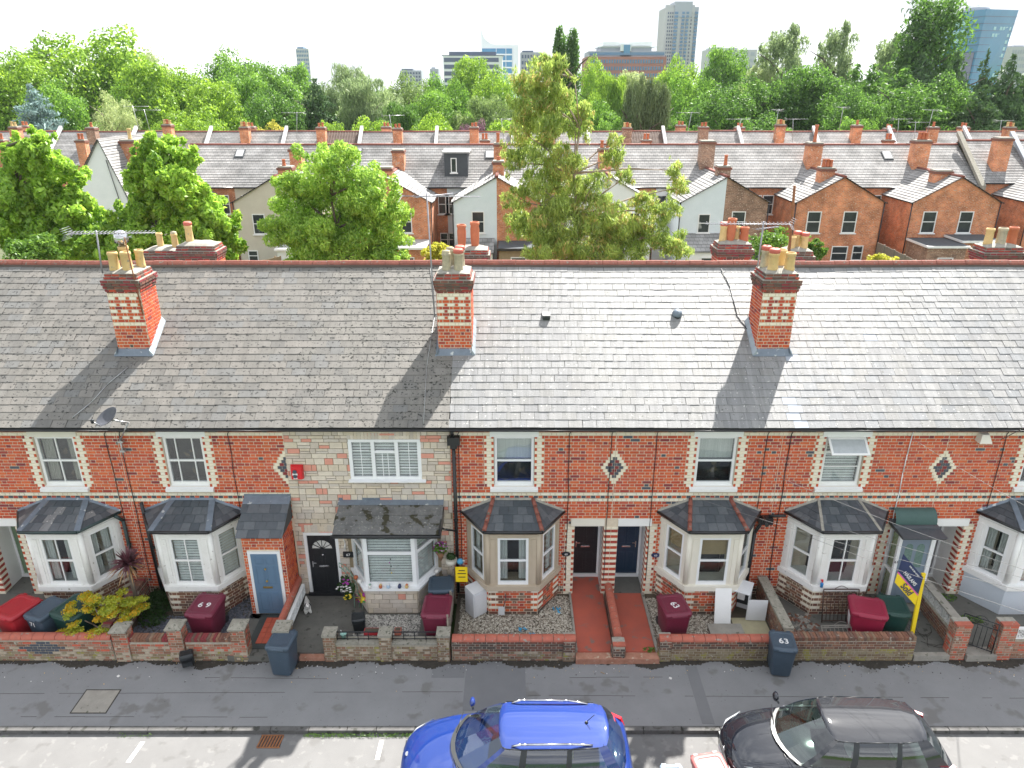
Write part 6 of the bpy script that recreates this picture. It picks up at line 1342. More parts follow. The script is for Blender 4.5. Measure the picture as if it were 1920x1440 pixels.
for i, (x, y, z, mm) in enumerate(((-4.78, 17.4, 1.0, FLP), (-4.92, 17.45, .72, FLW), (-4.7, 17.35, .5, FLY), (-4.6, 17.3, .82, FLW))):
    o = part('foliage', leaf_cloud('foliage', [(0, 0, 0, .12, .1, .13)], 110, .05, [LD], i), t); o.location = V(x, y, z)-WL[t]
    b = MB()
    for _ in range(7): p = V(x, y, z)+V(rnd.uniform(-.12, .12), -.1, rnd.uniform(-.1, .12)); b.lathe(p, [(.001, 0), (.04, .012), (.001, .03)], mm, 7, cap=False)
    part('flowers', b, t)
c = atZ(678, 1120, .45); t = thing('garden_windmill', 'rainbow petalled garden windmill by the black caddy', 'garden windmill', (c.x, c.y, 0))
for i in range(12): a = i*math.pi/6; b = MB(); mm = (FLY, FLR, FLP, FLY, mat('petal_green', (.05, .4, .08), .5), FLK)[i % 6]; r = .2; b.face([(0, -.02, .45), (r*.7*math.cos(a-.3), -.05, .45+r*.7*math.sin(a-.3)), (r*math.cos(a), -.02, .45+r*math.sin(a)), (r*.7*math.cos(a+.3), .02, .45+r*.7*math.sin(a+.3))], mm); b.face([(0, -.05, .45), (r*.4*math.cos(a-.4), -.08, .45+r*.4*math.sin(a-.4)), (r*.55*math.cos(a), -.05, .45+r*.55*math.sin(a))], FLY); part('petal', b, t, local=True)
b = MB(); b.tube((0, 0, 0), (0, 0, .45), .01, GT); part('stem', b, t, local=True)
b = MB(); b.lathe((0, 0, 0), [(.001, -.14), (.10, -.08), (.12, .02), (.06, .14), (.001, .18)], mat('pale_lilac_balloon', (.62, .66, .8), .3), 12, cap=False); b.tube((0, 0, -.14), (0, 0, -.55), .008, STEEL, 4); solo('garden_globe', b, 'pale lilac globe ornament on a stick behind the rainbow windmill', 'ornament', loc=(c.x+.28, c.y+.2, .62))
# spotted stone dog
c = atZ(578, 1148, 0); t = thing('dog_statue', 'white spotted dog statue sitting by the black door', 'statue', (c.x, c.y, -.02), None, R(20)); b = MB(); DOGM = mat('spotted_white_glaze', (.7, .69, .66), .6, (.66, .65, .62), 4, spots=[((.05, .045, .04), 28, .60)])
vs_ = [(0, 0, .28), (0, .16, .26), (0, .26, .22), (0, -.1, .36), (0, -.18, .42), (.08, -.08, .02), (-.08, -.08, .02), (.08, .24, .02), (-.08, .24, .02), (0, .4, .3), (0, -.28, .40)]
me = bpy.data.meshes.new('body'); me.from_pydata(vs_, [(0, 1), (1, 2), (0, 3), (3, 4), (4, 10), (0, 5), (0, 6), (2, 7), (2, 8), (2, 9)], []); o = link('body', me, t); me.materials.append(DOGM)
sk = o.modifiers.new('skin', 'SKIN'); su = o.modifiers.new('sub', 'SUBSURF'); su.levels = su.render_levels = 1
for i, r_ in enumerate([.085, .085, .08, .06, .065, .03, .03, .035, .035, .018, .035]): me.skin_vertices[0].data[i].radius = (r_, r_)
me.skin_vertices[0].data[0].use_root = True
b = MB()
for s in (-1, 1): b.prism([(s*.03, -.16, .46), (s*.07, -.15, .45), (s*.06, -.13, .44)], [(s*.08, -.18, .37), (s*.10, -.17, .36), (s*.085, -.15, .36)], BBLK)
part('ears', b, t, local=True)
# ornaments on the 67 sill
for (x, lb, mm, mm2) in ((-4.02, 'white pot ornament, first from the left on the stone bay front sill', FLW, LD), (-3.72, 'brown animal ornament near the middle of the stone bay sill', POTR, POTC), (-3.5, 'small pale blue ornament on the stone bay sill', mat('pale_blue_glaze', (.45, .6, .75), .3), TXTW), (-3.18, 'dark blue rounded ornament on the stone bay sill', NAVY, NAVY), (-2.98, 'little terracotta jug ornament at the right of the stone bay sill', POTC, POTR)):
    b = MB(); b.lathe((0, 0, 0), [(.035, 0), (.055, .04), (.045, .09), (.02, .11)], mm, 10); b.lathe((.01, -.01, .10), [(.02, 0), (.04, .03), (.001, .06)], mm2 if not mm2 is LD else GT, 8, cap=False); solo('sill_ornament', b, lb, 'ornament', loc=(x, 17.14, .92))
for (x, y, lb, mm) in ((-4.5, 17.55, 'small brown hen ornament on the left return of the stone bay sill', POTR), (-4.36, 17.38, 'white ball ornament on the left return of the stone bay sill', FLW), (-2.2, 17.85, 'little white van ornament at the right end of the stone bay sill', FLW)):
    b = MB(); b.lathe((0, 0, 0), [(.04, 0), (.07, .05), (.05, .1), (.001, .12)], mm, 10, cap=False); b.tube((0, 0, .08), (.06, -.03, .12), .025, mm, 6); solo('sill_ornament', b, lb, 'ornament', loc=(x, y, .92))
b = MB()
for i, z in enumerate((0, .12, .24, .36, .46)): b.lathe((.02*(-1)**i, 0, -z), [(.001, -.03), (.02, 0), (.001, .03)], (BBLK, FLP, BBLK, GT, FLY)[i], 6, cap=False)
b.tube((0, 0, .05), (0, 0, -.5), .003, BBLK, 3); solo('wind_chime', b, 'dangling bead chime hung in front of the stone bay blind', 'wind chime', loc=(xc+.02, 17.16, 1.88))
b = MB(); b.lathe((0, 0, 0), [(.07, 0), (.09, .1), (.05, .2), (.02, .24)], BBLK, 10); b.tube((0, 0, .22), (0, .12, .3), .012, BBLK); solo('wall_lantern', b, 'black wall lantern between the black door and the stone bay', 'lamp', loc=(-4.78, 17.95, 2.3))
b = MB(); b.tube((0, 0, 0), (.03, 0, .22), .035, FLW, 8, .02); b.tube((.03, 0, .22), (-.02, 0, .36), .02, FLW, 6, .012); solo('gnome_ornament', b, 'slender white heron ornament on the stone wall above the number 67', 'ornament', loc=(-4.86, 18.02, 1.62))
# plastic scraps
BLP = mat('blue_plastic', (.04, .32, .55), .4)
for i, (x, y, lb) in enumerate(((-.15, 16.2, 'crumpled blue plastic scrap in the gravel, front of the pair by the red coping'), (.28, 16.45, 'upright blue plastic scrap in the middle of the gravel'), (.55, 16.25, 'flat blue plastic scrap nearest the red path in the gravel'), (1.25, 17.3, 'blue plastic scrap in the gravel right of the buff bay'))):
    b = MB()
    for k in range(6): p = V(rnd.uniform(-.1, .1), rnd.uniform(-.1, .1), rnd.uniform(0, .08)); b.face([p, p+V(rnd.uniform(.05, .12), rnd.uniform(-.06, .06), rnd.uniform(-.02, .05)), p+V(rnd.uniform(-.03, .06), rnd.uniform(.05, .12), rnd.uniform(-.02, .06))], BLP)
    solo('plastic_scrap', b, lb, 'litter', 'blue plastic scraps in the gravel', loc=(x, y, .0))
# plants elsewhere
def blade_plant(name, label, loc, n, ln, m1, m2, st=.35, seed=1):
    t = thing(name, label, 'plant', loc); rg = random.Random(seed); b = MB()
    for i in range(n):
        a, e = rg.uniform(0, 6.28), rg.uniform(-.5, 1.35); l_ = ln*rg.uniform(.7, 1.1); d = V(math.cos(a)*math.cos(e), math.sin(a)*math.cos(e), math.sin(e)); s_ = d.cross(V(0, 0, 1)).normalized()*.018; c0 = V(0, 0, st); mid = c0+d*l_*.55; e_ = c0+d*l_+V(0, 0, -.22*l_*math.cos(e)); mm = m1 if e > .1 or rg.random() < .4 else m2
        b.face([c0-s_, c0+s_, mid+s_*1.2, mid-s_*1.2], mm); b.face([mid-s_*1.2, mid+s_*1.2, e_], mm)
    part('leaves', b, t, local=True); b = MB(); b.tube((0, 0, 0), (0, 0, st), .05, BARK, 8); part('stem', b, t, local=True); return t
c = atY(240, 1058, 17.0); blade_plant('cordyline', 'spiky purple cordyline between the two white bays', (c.x, 17.0, 0), 190, .58, mat('cordyline_purple', (.10, .03, .045), .5, (.16, .06, .07), 9), mat('cordyline_tan', (.35, .20, .08), .6), st=c.z)
c = atY(185, 1125, 16.2); sh = thing('golden_shrub', 'spreading golden yellow shrub overhanging the left garden wall', 'shrub', (c.x, 16.25, 0)); rg = random.Random(5)
lb_ = [(rg.uniform(-.85, .9), rg.uniform(-.5, .5), .75+rg.uniform(-.25, .4), rg.uniform(.10, .24), rg.uniform(.10, .24), .045) for _ in range(44)]+[(-.2, 0, 1.25, .25, .2, .09), (.25, 0, 1.2, .3, .2, .09), (-.9, -.45, .48, .22, .2, .07), (-.6, -.5, .6, .25, .2, .08), (0, -.55, .55, .25, .2, .07)]
part('foliage', leaf_cloud('foliage', lb_, 9500, .030, [LY2], 3, shell=.2), sh, local=True); part('golden_tips', leaf_cloud('golden_tips', [(l[0]-.03, l[1]-.03, l[2]+.03, l[3]*.95, l[4]*.95, .04) for l in lb_[::2]], 3600, .030, [LY], 4, shell=.2), sh, local=True)
b = MB(); 
for i in range(9): l = lb_[i*3]; b.path([V(.05, 0, 0), V(l[0]*.4, l[1]*.4, .45), V(l[0], l[1], l[2])], .018, BARKP, 5)
part('branches', b, sh, local=True)
c = atZ(292, 1140, .1); t = plant('ivy_bed', 'dark green ivy bed filling the corner below the second bay', 'ground cover', (c.x, c.y+.1, 0), [(-.15, .6, .02, .3, .4, .22), (0, 0, 0, .42, .45, .22), (.05, -.45, 0, .38, .35, .2), (-.1, .3, .05, .4, .4, .25)], 2600, .045, LD, seed=6); t['kind'] = 'stuff'
c = atZ(215, 1115, .2); plant('potted_plant', 'bright green plant in a pale round pot by the striped entrance pier', 'plant', (-12.9-.95, 16.95, 0), [(0, 0, .36, .26, .24, .14), (.1, 0, .45, .15, .15, .1)], 500, .05, LG, None, ([(.2, 0), (.3, .28), (.31, .3)], CREAMP), 7)
for (x, y, r_, n, lb) in ((3.72, 15.72, .16, 160, 'bright weed tuft at the foot of the right red path'), (8.0, 15.95, .22, 260, 'low green weed clump behind the crumbling wall'), (13.0, 16.9, .3, 260, 'green weeds on the ground behind the iron gate'), (12.9, 17.9, .25, 200, 'green weeds at the foot of the striped entrance pier')):
    plant('weed_clump', lb, 'weeds', (x, y, -.02), [(0, 0, 0, r_*1.4, r_*.6, r_*.5)], n, .035, LG, seed=int(x*3))
for i, (x0, x1, y, n, lb) in enumerate(((-4.95, -2.25, 13.14, 900, 'strip of bright green weeds along the kerb left of the blue car'), (-9.4, -8.6, 13.14, 60, 'few green weeds at the kerb near the drain'), (-13.1, -11.9, 13.14, 40, 'sparse weeds at the kerb at far left'))):
    me = leaf_cloud('kerb_weeds', [(x0+(x1-x0)*(k+.5)/9, y, RZ+.03, (x1-x0)/15, .06, .05) for k in range(9)], n, .022, [LG], i+20, aspect=.35, up=.5); o = solo('kerb_weeds', me, lb, 'weeds'); o['kind'] = 'stuff'
# litter on the pavement
for i, (px, py, lb) in enumerate(((222, 1268, 'white paper scrap on the pavement above the inspection cover'), (1130, 1262, 'thin pale stick on the pavement right of the patch'), (1257, 1272, 'white pebble sized litter on the pavement'))):
    c = atZ(px, py, PZ); b = MB(); b.box(-.06 if i == 1 else -.035, .06 if i == 1 else .035, -.012 if i == 1 else -.03, .012 if i == 1 else .03, 0, .012, FLW if i != 1 else FENCEW, rot=-.6); solo('litter', b, lb, 'litter', loc=(c.x, c.y, PZ+.002))
b = MB()
for _ in range(420): x, y = rnd.uniform(-14, 14), GWY-abs(rnd.gauss(0, .35))-.03; s = rnd.uniform(.005, .02); b.box(x, x+s, y, y+s, PZ-.002, PZ+s*.6+.006, rnd.choice([FLW, DIRT, DIRT, POTC, CONC]), rot=rnd.random()) if y > KY+.2 else None
o = solo('pavement_litter', b, 'scattered crumbs of grit and leaf litter on the pavement', 'litter'); o['kind'] = 'stuff'
# overhead wires from the street pole behind the camera side
def wire(label, p, q, sag=.25, r=.0045, m=None):
    m = m or mat('pale_cable', (.25, .25, .25), .7); b = MB(); n = 14; b.path([p.lerp(q, i/n)-V(0, 0, sag*4*(i/n)*(1-i/n)) for i in range(n+1)], r, m, 4); solo('overhead_cable', b, label, 'cable', 'telephone cables slanting across the right houses')
wire('pale telephone cable reaching the wall above the cream bay', atY(1310, 935, 18.0), atY(1925, 1110, 11.5), .1)
wire('pale telephone cable reaching the wall above the white bay, upper', atY(1400, 868, 18.0), atY(1925, 1070, 12.5), .1)
wire('pale telephone cable crossing the sale board', atY(1480, 960, 17.9), atY(1925, 1085, 12.5), .08)
wire('pale telephone cable from the top right of the pushed open window', atY(1700, 815, 18.0), atY(1925, 950, 14.5), .04)
wire('thin dark telephone cable high on the brick by the alarm box', atY(1875, 825, 18.0), atY(1925, 800, 16), .0, .01, BLACKM)
wire('thin cable slanting down over the lower right garden', atY(1500, 1000, 17.5), atY(1925, 1150, 11), .05)

# ------------------------------------------------------------------ cars
def car(label, paint, x0, yc, L_, wd, H, rails=False, antenna=False, seatm=None, mpv=True, roofm=None, badge=None):
    t = thing('parked_car', label, 'car', (x0, yc, RZ), 'cars parked along the kerb'); w_ = wd/2; s = H/1.5
    ST = [(0, .40, .34, .50, .58), (.012, .56, .24, .55, .66), (.045, .76, .2, .60, .76), (.11, .90, .2, .66, .86), (.19, .97, .2, .71, .93), (.28, 1.0, .2, .76, .99), (.4, 1.0, .2, .78, 1.0), (.6, 1.0, .2, .80, 1.0), (.8, .99, .2, .82, 1.02), (.91, .94, .24, .83, 1.03), (.965, .86, .28, .82, .98), (.99, .78, .34, .74, .86), (1.0, .66, .4, .6, .68)]
    G = []
    for (f, ww, zb, zs_, zt) in ST:
        a = ww*w_; half = [(a*.86, zb), (a*.985, zb+.1), (a, (zb+zs_)/2), (a*.985, zs_), (a*.93, zs_+(zt-zs_)*.62), (a*.80, zt-.01), (a*.42, zt+.022), (0, zt+.03)]
        G.append([(f*L_, -y, z*s) for y, z in half]+[(f*L_, y, z*s) for y, z in reversed(half[:-1])])
    b = MB(); b.grid(G, paint, True); b.face([p for p in reversed(G[0])], paint, True); b.face(G[-1], paint, True); b.grid([[G[i][0], G[i][-1]] for i in range(len(G))], BBLK, False)
    bd = part('body', b, t, local=True); mdf = bd.modifiers.new('sub', 'SUBSURF'); mdf.levels = mdf.render_levels = 2
    zb, ztp = .99*s, H
    hs = [(.232, .0, .425, 0), (.247, .42, .428, .33), (.295, .77, .442, .56), (.318, .835, .458, .605), (.50, .86, .52, .63), (.53, .86, .545, .63), (.70, .85, .71, .62), (.725, .85, .73, .62), (.89 if mpv else .85, .80, .84 if mpv else .80, .575), (.945, .73, .875 if mpv else .85, .52), (.965, .42, .89 if mpv else .865, .3), (.972, 0, .895 if mpv else .87, 0)]
    nv = 6
    def colm(hh, v, sg):
        bx, by, tx, ty = hh; u = v; bul = .035*math.sin(math.pi*u); return V(L_*(bx+(tx-bx)*u), sg*(w_*(by+(ty-by)*u)+bul*(1 if by > .5 else 0)), zb-.02+(ztp-.055-(zb-.02))*u**.92+(.0 if ty > .5 else .025*(1-ty/.56)))
    segs = [(0, 1, 'windscreen'), (1, 2, 'windscreen'), (2, 3, 'body'), (3, 4, 'side'), (4, 5, 'black'), (5, 6, 'side2'), (6, 7, 'black'), (7, 8, 'side3'), (8, 9, 'body'), (9, 10, 'rear'), (10, 11, 'rear')]
    parts_ = {}
    for sg in (-1, 1):
        for (i, j, k) in segs:
            key = k if k in ('windscreen', 'rear', 'body', 'black') else k+str(sg); mb = parts_.setdefault(key, MB())
            A_ = [colm(hs[i], v/nv, sg) for v in range(nv+1)]; B_ = [colm(hs[j], v/nv, sg) for v in range(nv+1)]
            mb.grid([A_, B_] if sg < 0 else [B_, A_], {'body': paint, 'black': BBLK}.get(k, CARGL), True)
    for k, mb in parts_.items():
        nm = {'windscreen': 'windscreen', 'rear': 'rear_window', 'body': 'pillar', 'black': 'door_pillar'}.get(k, 'side_window'); part(nm, mb, t, local=True)
    b = MB(); RG = []
    for hh in hs:
        p = colm(hh, 1, 1); y = max(p.y, .001); RG.append([(p.x, y*q, p.z+.055*(1-q*q)*(min(1, y/.45))) for q in [-1, -.85, -.6, -.3, 0, .3, .6, .85, 1]])
    b.grid(RG, roofm or paint, True); part('roof', b, t, local=True)
    # belt trim
    for sg in (-1, 1):
        b = MB(); b.path([colm(hs[i], 0, sg)+V(0, sg*.015, .01) for i in range(3, 9)], .014, CHROME, 5); part('window_trim', b, t, local=True)
        b = MB(); b.path([colm(hs[i], 1, sg)+V(0, sg*.012, .0) for i in range(2, 9)], .012, BBLK, 5); part('roof_gutter', b, t, local=True)
        if rails:
            pts = [colm(hs[3], 1, sg)+V(.12, -sg*.04, .02)]+[colm(hs[i], 1, sg)+V(0, -sg*.05, .085) for i in (4, 5, 6, 7)]+[colm(hs[8], 1, sg)+V(-.12, -sg*.04, .02)]; b = MB(); b.path(pts, .022, CHROME, 8); part('roof_rail', b, t, local=True)
        b = MB(); c_ = V(L_*.30, sg*(w_+.10), zb+.03); b.lathe(c_, [(.001, -.09), (.08, -.07), (.10, 0), (.07, .08), (.001, .09)], paint, 10, cap=False, axis=Matrix.Diagonal((.7, 1.2, 1))); b.tube(c_, c_+V(.02, -sg*.18, -.03), .025, BBLK); part('wing_mirror', b, t, local=True)
        for fx in (.18, .80): b = MB(); b.lathe((L_*fx, sg*(w_-.10), .33*s), [(.33*s, -.1), (.34*s, 0), (.33*s, .1), (.2*s, .11)], BBLK, 20, axis=Matrix.Rotation(R(90*(-sg)), 3, 'X')); wp_ = part('wheel', b, t, local=True); b = MB(); b.lathe((L_*fx, sg*(w_+.005), .33*s), [(.2*s, 0), (.05, .02), (.001, .03)], CHROME, 12, cap=False, axis=Matrix.Rotation(R(90*(-sg)), 3, 'X')); part('hub_cap', b, wp_, local=True)
        P = [V(L_*.018, sg*w_*.50, .64*s), V(L_*.05, sg*w_*.76, .65*s), V(L_*.125, sg*w_*.90, .76*s), V(L_*.09, sg*w_*.70, .82*s)]; b = MB(); b.hexa([p+V(0, 0, -.03) for p in P]+[p+V(-.004, sg*.004, .012) for p in P], mat('headlight_glass', (.45, .48, .5), .1)); part('headlight', b, t, local=True)
        P = [V(L_*.925, sg*w_*.925, .78*s), V(L_*.992, sg*w_*.72, .74*s), V(L_*.975, sg*w_*.70, .97*s), V(L_*.925, sg*w_*.86, .96*s)]; b = MB(); b.hexa([p+V(-.02, -sg*.04, 0) for p in P]+[p+V(.012, sg*.025, 0) for p in P], mat('tail_light_red', (.7, .01, .03), .2)); part('tail_light', b, t, local=True)
        for fx in (.47, .68): b = MB(); b.tube((L_*fx, sg*(w_+.012), .88*s), (L_*fx+.14, sg*(w_+.012), .88*s), .016, paint, 6); part('door_handle', b, t, local=True)
        # wiper
        b = MB(); p0_, p1_ = colm(hs[1], .02, sg if sg < 0 else -.2), colm(hs[1], .08, sg*.2); b.tube(V(L_*.238, sg*.35-.1, zb+.035), V(L_*.262, sg*.35+.45*sg, zb+.07), .010, BBLK, 5); part('wiper', b, t, local=True)
    b = MB(); b.grid([[V(L_*(.217+.063*q*q), q*w_*.76, 1.018*s-.02*q*q), V(L_*(.236+.063*q*q), q*w_*.78, 1.022*s-.02*q*q)] for q in [-1, -.75, -.5, -.25, 0, .25, .5, .75, 1]], BBLK, True); part('scuttle', b, t, local=True)
    # shut lines, bonnet creases
    b = MB()
    for q in (-1, 1): b.path([V(L_*f, q*w_*yy, z*s+.004) for f, yy, z in ((.05, .50, .80), (.10, .62, .875), (.16, .70, .935), (.22, .76, .985))], .004, BBLK, 4)
    part('bonnet_line', b, t, local=True)
    b = MB(); p = colm(hs[8], 1, 1); b.path([V(L_*(.862 if mpv else .83), y*w_, H-.012-.055*(y/.575)**2*.9) for y in (-.56, -.3, 0, .3, .56)], .006, BBLK, 4); part('tailgate_line', b, t, local=True)
    # interior
    b = MB(); b.box(L_*.3, L_*.93, -w_*.8, w_*.8, .35*s, .45*s, BBLK); part('floor', b, t, local=True)
    b = MB(); b.grid([[V(L_*.285, q*w_*.78, .97*s), V(L_*.33, q*w_*.78, .985*s), V(L_*.385, q*w_*.78, .94*s), V(L_*.40, q*w_*.78, .70*s)] for q in (-1, -.5, 0, .5, 1)], seatm, True); part('dashboard', b, t, local=True)
    b = MB()
    for i in range(16): a0, a1 = i*math.pi/8, (i+1)*math.pi/8; cc = V(L_*.425, w_*.38*(1), .90*s); f_ = lambda a: cc+V(.06*math.sin(a), .17*math.cos(a), .17*math.sin(a)); b.tube(f_(a0), f_(a1), .014, BBLK, 5)
    part('steering_wheel', b, t, local=True)
    for fx in (.50, .70):
        for sy in (-1, 1):
            b = MB(); y = sy*w_*.40; b.grid([[V(L_*fx+.02, y-.23, .5*s), V(L_*fx+.10, y-.21, .95*s), V(L_*fx+.15, y-.16, 1.08*s)], [V(L_*fx-.04, y-.12, .5*s), V(L_*fx+.06, y-.12, .95*s), V(L_*fx+.13, y-.1, 1.14*s)], [V(L_*fx-.04, y+.12, .5*s), V(L_*fx+.06, y+.12, .95*s), V(L_*fx+.13, y+.1, 1.14*s)], [V(L_*fx+.02, y+.23, .5*s), V(L_*fx+.10, y+.21, .95*s), V(L_*fx+.15, y+.16, 1.08*s)]], seatm, True); b.box(L_*fx-.42, L_*fx+.05, y-.22, y+.22, .42*s, .56*s, seatm); b.box(L_*fx+.12, L_*fx+.2, y-.11, y+.11, 1.1*s, 1.24*s, seatm); part('seat', b, t, local=True)
    b = MB(); b.box(-.015, .05, -.28, .28, .34*s, .44*s, TXTW); part('number_plate', b, t, local=True)
    b = MB(); b.hexa([(.0, -w_*.5, .46*s), (.0, w_*.5, .46*s), (.05, w_*.5, .46*s), (.05, -w_*.5, .46*s), (.02, -w_*.5, .58*s), (.02, w_*.5, .58*s), (.07, w_*.5, .58*s), (.07, -w_*.5, .58*s)], BBLK); part('grille', b, t, local=True)
    if badge == 'ring':
        b = MB(); c_ = V(.015, 0, .56*s)
        for i in range(18): a0, a1 = i*math.pi/9, (i+1)*math.pi/9; b.tube(c_+V(-.01, .085*math.cos(a0), .085*math.sin(a0)), c_+V(-.01, .085*math.cos(a1), .085*math.sin(a1)), .01, CHROME, 5)
        for i in range(3): a0 = math.pi/2+i*2*math.pi/3; b.tube(c_+V(-.01, 0, 0), c_+V(-.01, .085*math.cos(a0), .085*math.sin(a0)), .009, CHROME, 5)
        part('badge', b, t, local=True)
    else: b = MB(); b.lathe((.12, 0, .72*s), [(.06, 0), (.06, .015)], CHROME, 14, axis=Matrix.Diagonal((.6, 1, 1))); part('badge', b, t, local=True)
    if antenna:
        b = MB(); b.lathe((L_*.80, 0, H-.01), [(.05, 0), (.02, .05)], BBLK, 8); b.tube((L_*.80, 0, H+.03), (L_*.80+.16, 0, H+.22), .008, BBLK, 5); part('antenna', b, t, local=True)
        b = MB(); b.box(L_*.38, L_*.38+.16, -.30, -.22, .99*s, 1.0*s, FLY); part('parking_ticket', b, t, local=True)
    return t
def car_paint(name, c, metal=.5, rough=.28):
    m_ = mat(name, c, rough, tuple(x*.93 for x in c), 1.2, metal=metal, coat=1.0); b_ = m_.node_tree.nodes['Principled BSDF'].inputs; b_['Coat IOR'].default_value = 1.75; b_['Coat Roughness'].default_value = .03; b_['Specular IOR Level'].default_value = .08; return m_
CARGL = glass_mat('car_glass', (.52, .62, .58), .12)
BLUEP = car_paint('blue_metallic_paint', (.010, .036, .20), .1, .5); BLACKP = car_paint('black_metallic_paint', (.004, .006, .012), 0, .55)
GREYS = mat('grey_car_fabric', (.16, .17, .17), .9); LIGHTS = mat('pale_car_interior', (.36, .38, .36), .9)
ca = car('bright blue hatchback with roof rails parked at the kerb', BLUEP, -2.42, 11.9, 5.02, 2.05, 1.74, rails=True, antenna=True, seatm=GREYS)
cb = car('glossy black hatchback parked at the kerb on the right', BLACKP, 4.72, 12.2, 4.78, 1.98, 1.66, seatm=LIGHTS, mpv=False, badge='ring')
cb.rotation_euler = (0, 0, R(-1.5))

# ---- PART3
# ------------------------------------------------------------------ rear gardens
SCRUB = mat('garden_scrub', (.10, .13, .05), .95, (.06, .055, .035), 1.2, bump=.5)
b = MB(); b.box(-80, 80, 27.3, 110, -.49, -.05, SCRUB); struct('garden_ground', b)
b = MB(); b.box(-140, 140, 110, 330, -.49, -.1, GRASSM); struct('parkland', b)
def far_window(parent, X, Y, z, w_, h_, fm=WHITE, bars=1, face='y', arch=False):
    f = MB(); t = .07
    A = (lambda a0, a1, d0, d1, z0, z1, m_: f.box(X+a0, X+a1, Y-d1, Y-d0, z0, z1, m_)) if face == 'y' else (lambda a0, a1, d0, d1, z0, z1, m_: f.box(X-d1 if face == '-x' else X+d0, X-d0 if face == '-x' else X+d1, Y+a0, Y+a1, z0, z1, m_))
    w2 = w_/2
    A(-w2, w2, .0, .06, z, z+t, fm); A(-w2, w2, .0, .06, z+h_-t, z+h_, fm); A(-w2, -w2+t, .0, .06, z+t, z+h_-t, fm); A(w2-t, w2, .0, .06, z+t, z+h_-t, fm)
    if bars: A(-w2+t, w2-t, .0, .05, z+h_*.52-.03, z+h_*.52+.03, fm)
    A(-w2-.1, w2+.1, .0, .12, z-.09, z-.005, fm); wn = part('window', f, parent)
    f = MB(); A(-w2+t, w2-t, .0, .02, z+t, z+h_-t, FARGL); part('pane', f, wn); return wn
FARGL = mat('far_window_glass', (.05, .06, .065), .08, (.02, .025, .03), 1.2, spots=[((.3, .31, .3), 1.1, .62)])
def far_chimney(h, X, Y, zb, zt, wx, wy, pots, m_, lat=None):
    b = MB(); b.box(X-wx/2, X+wx/2, Y-wy/2, Y+wy/2, zb, zt-.3, m_); cp = part('chimney', b, h)
    b = MB(); b.box(X-wx/2-.08, X+wx/2+.08, Y-wy/2-.08, Y+wy/2+.08, zt-.3, zt-.12, SOOT[2]); b.box(X-wx/2, X+wx/2, Y-wy/2, Y+wy/2, zt-.12, zt, FLAUN); part('chimney_cap', b, cp)
    for (dx, dy, hh, pm) in pots: b = MB(); b.lathe((X+dx, Y+dy, zt), [(.15, 0), (.17, .06), (.14, .1), (.13, hh*.85), (.16, hh*.9), (.15, hh), (.1, hh), (.1, hh-.1)], pm, 12); part('chimney_pot', b, cp)
    return cp
def slope_roof(name, h, pts4, m_, rows=None, kind='slate'):
    """quad slope a-b eave, d-c ridge, laid as overlapping courses"""
    a, b_, c_, d = [Vector(p) for p in pts4]; n = (b_-a).cross(d-a).normalized(); ln = (d-a).length; rows = rows or max(3, int(ln/.21)); mb = MB()
    for k in range(rows):
        f0, f1 = k/rows, (k+1)/rows; l0, l1, r0, r1 = a.lerp(d, f0), a.lerp(d, f1), b_.lerp(c_, f0), b_.lerp(c_, f1)
        up = .045 if kind == 'slate' else .07
        mb.face([l0+n*up, r0+n*up, r1+n*.005, l1+n*.005], m_); mb.face([l0, r0, r0+n*up, l0+n*up], m_)
    mb.face([a-n*.05, d-n*.05, c_-n*.05, b_-n*.05], m_)
    if kind == 'pan':
        wd = (b_-a).length; q = int(wd/.3)
        for i in range(q+1): p0, p1 = a.lerp(b_, i/q), d.lerp(c_, i/q); mb.tube(p0+n*.05, p1+n*.04, .045, m_, 5, caps=False)
    return part(name, mb, h, 'stuff')
R2E, R2R, EXTY, EXTE, EXTZ = (64.0, 6.35), (68.6, 9.35), 59.0, 5.75, 7.6
GY2 = 0
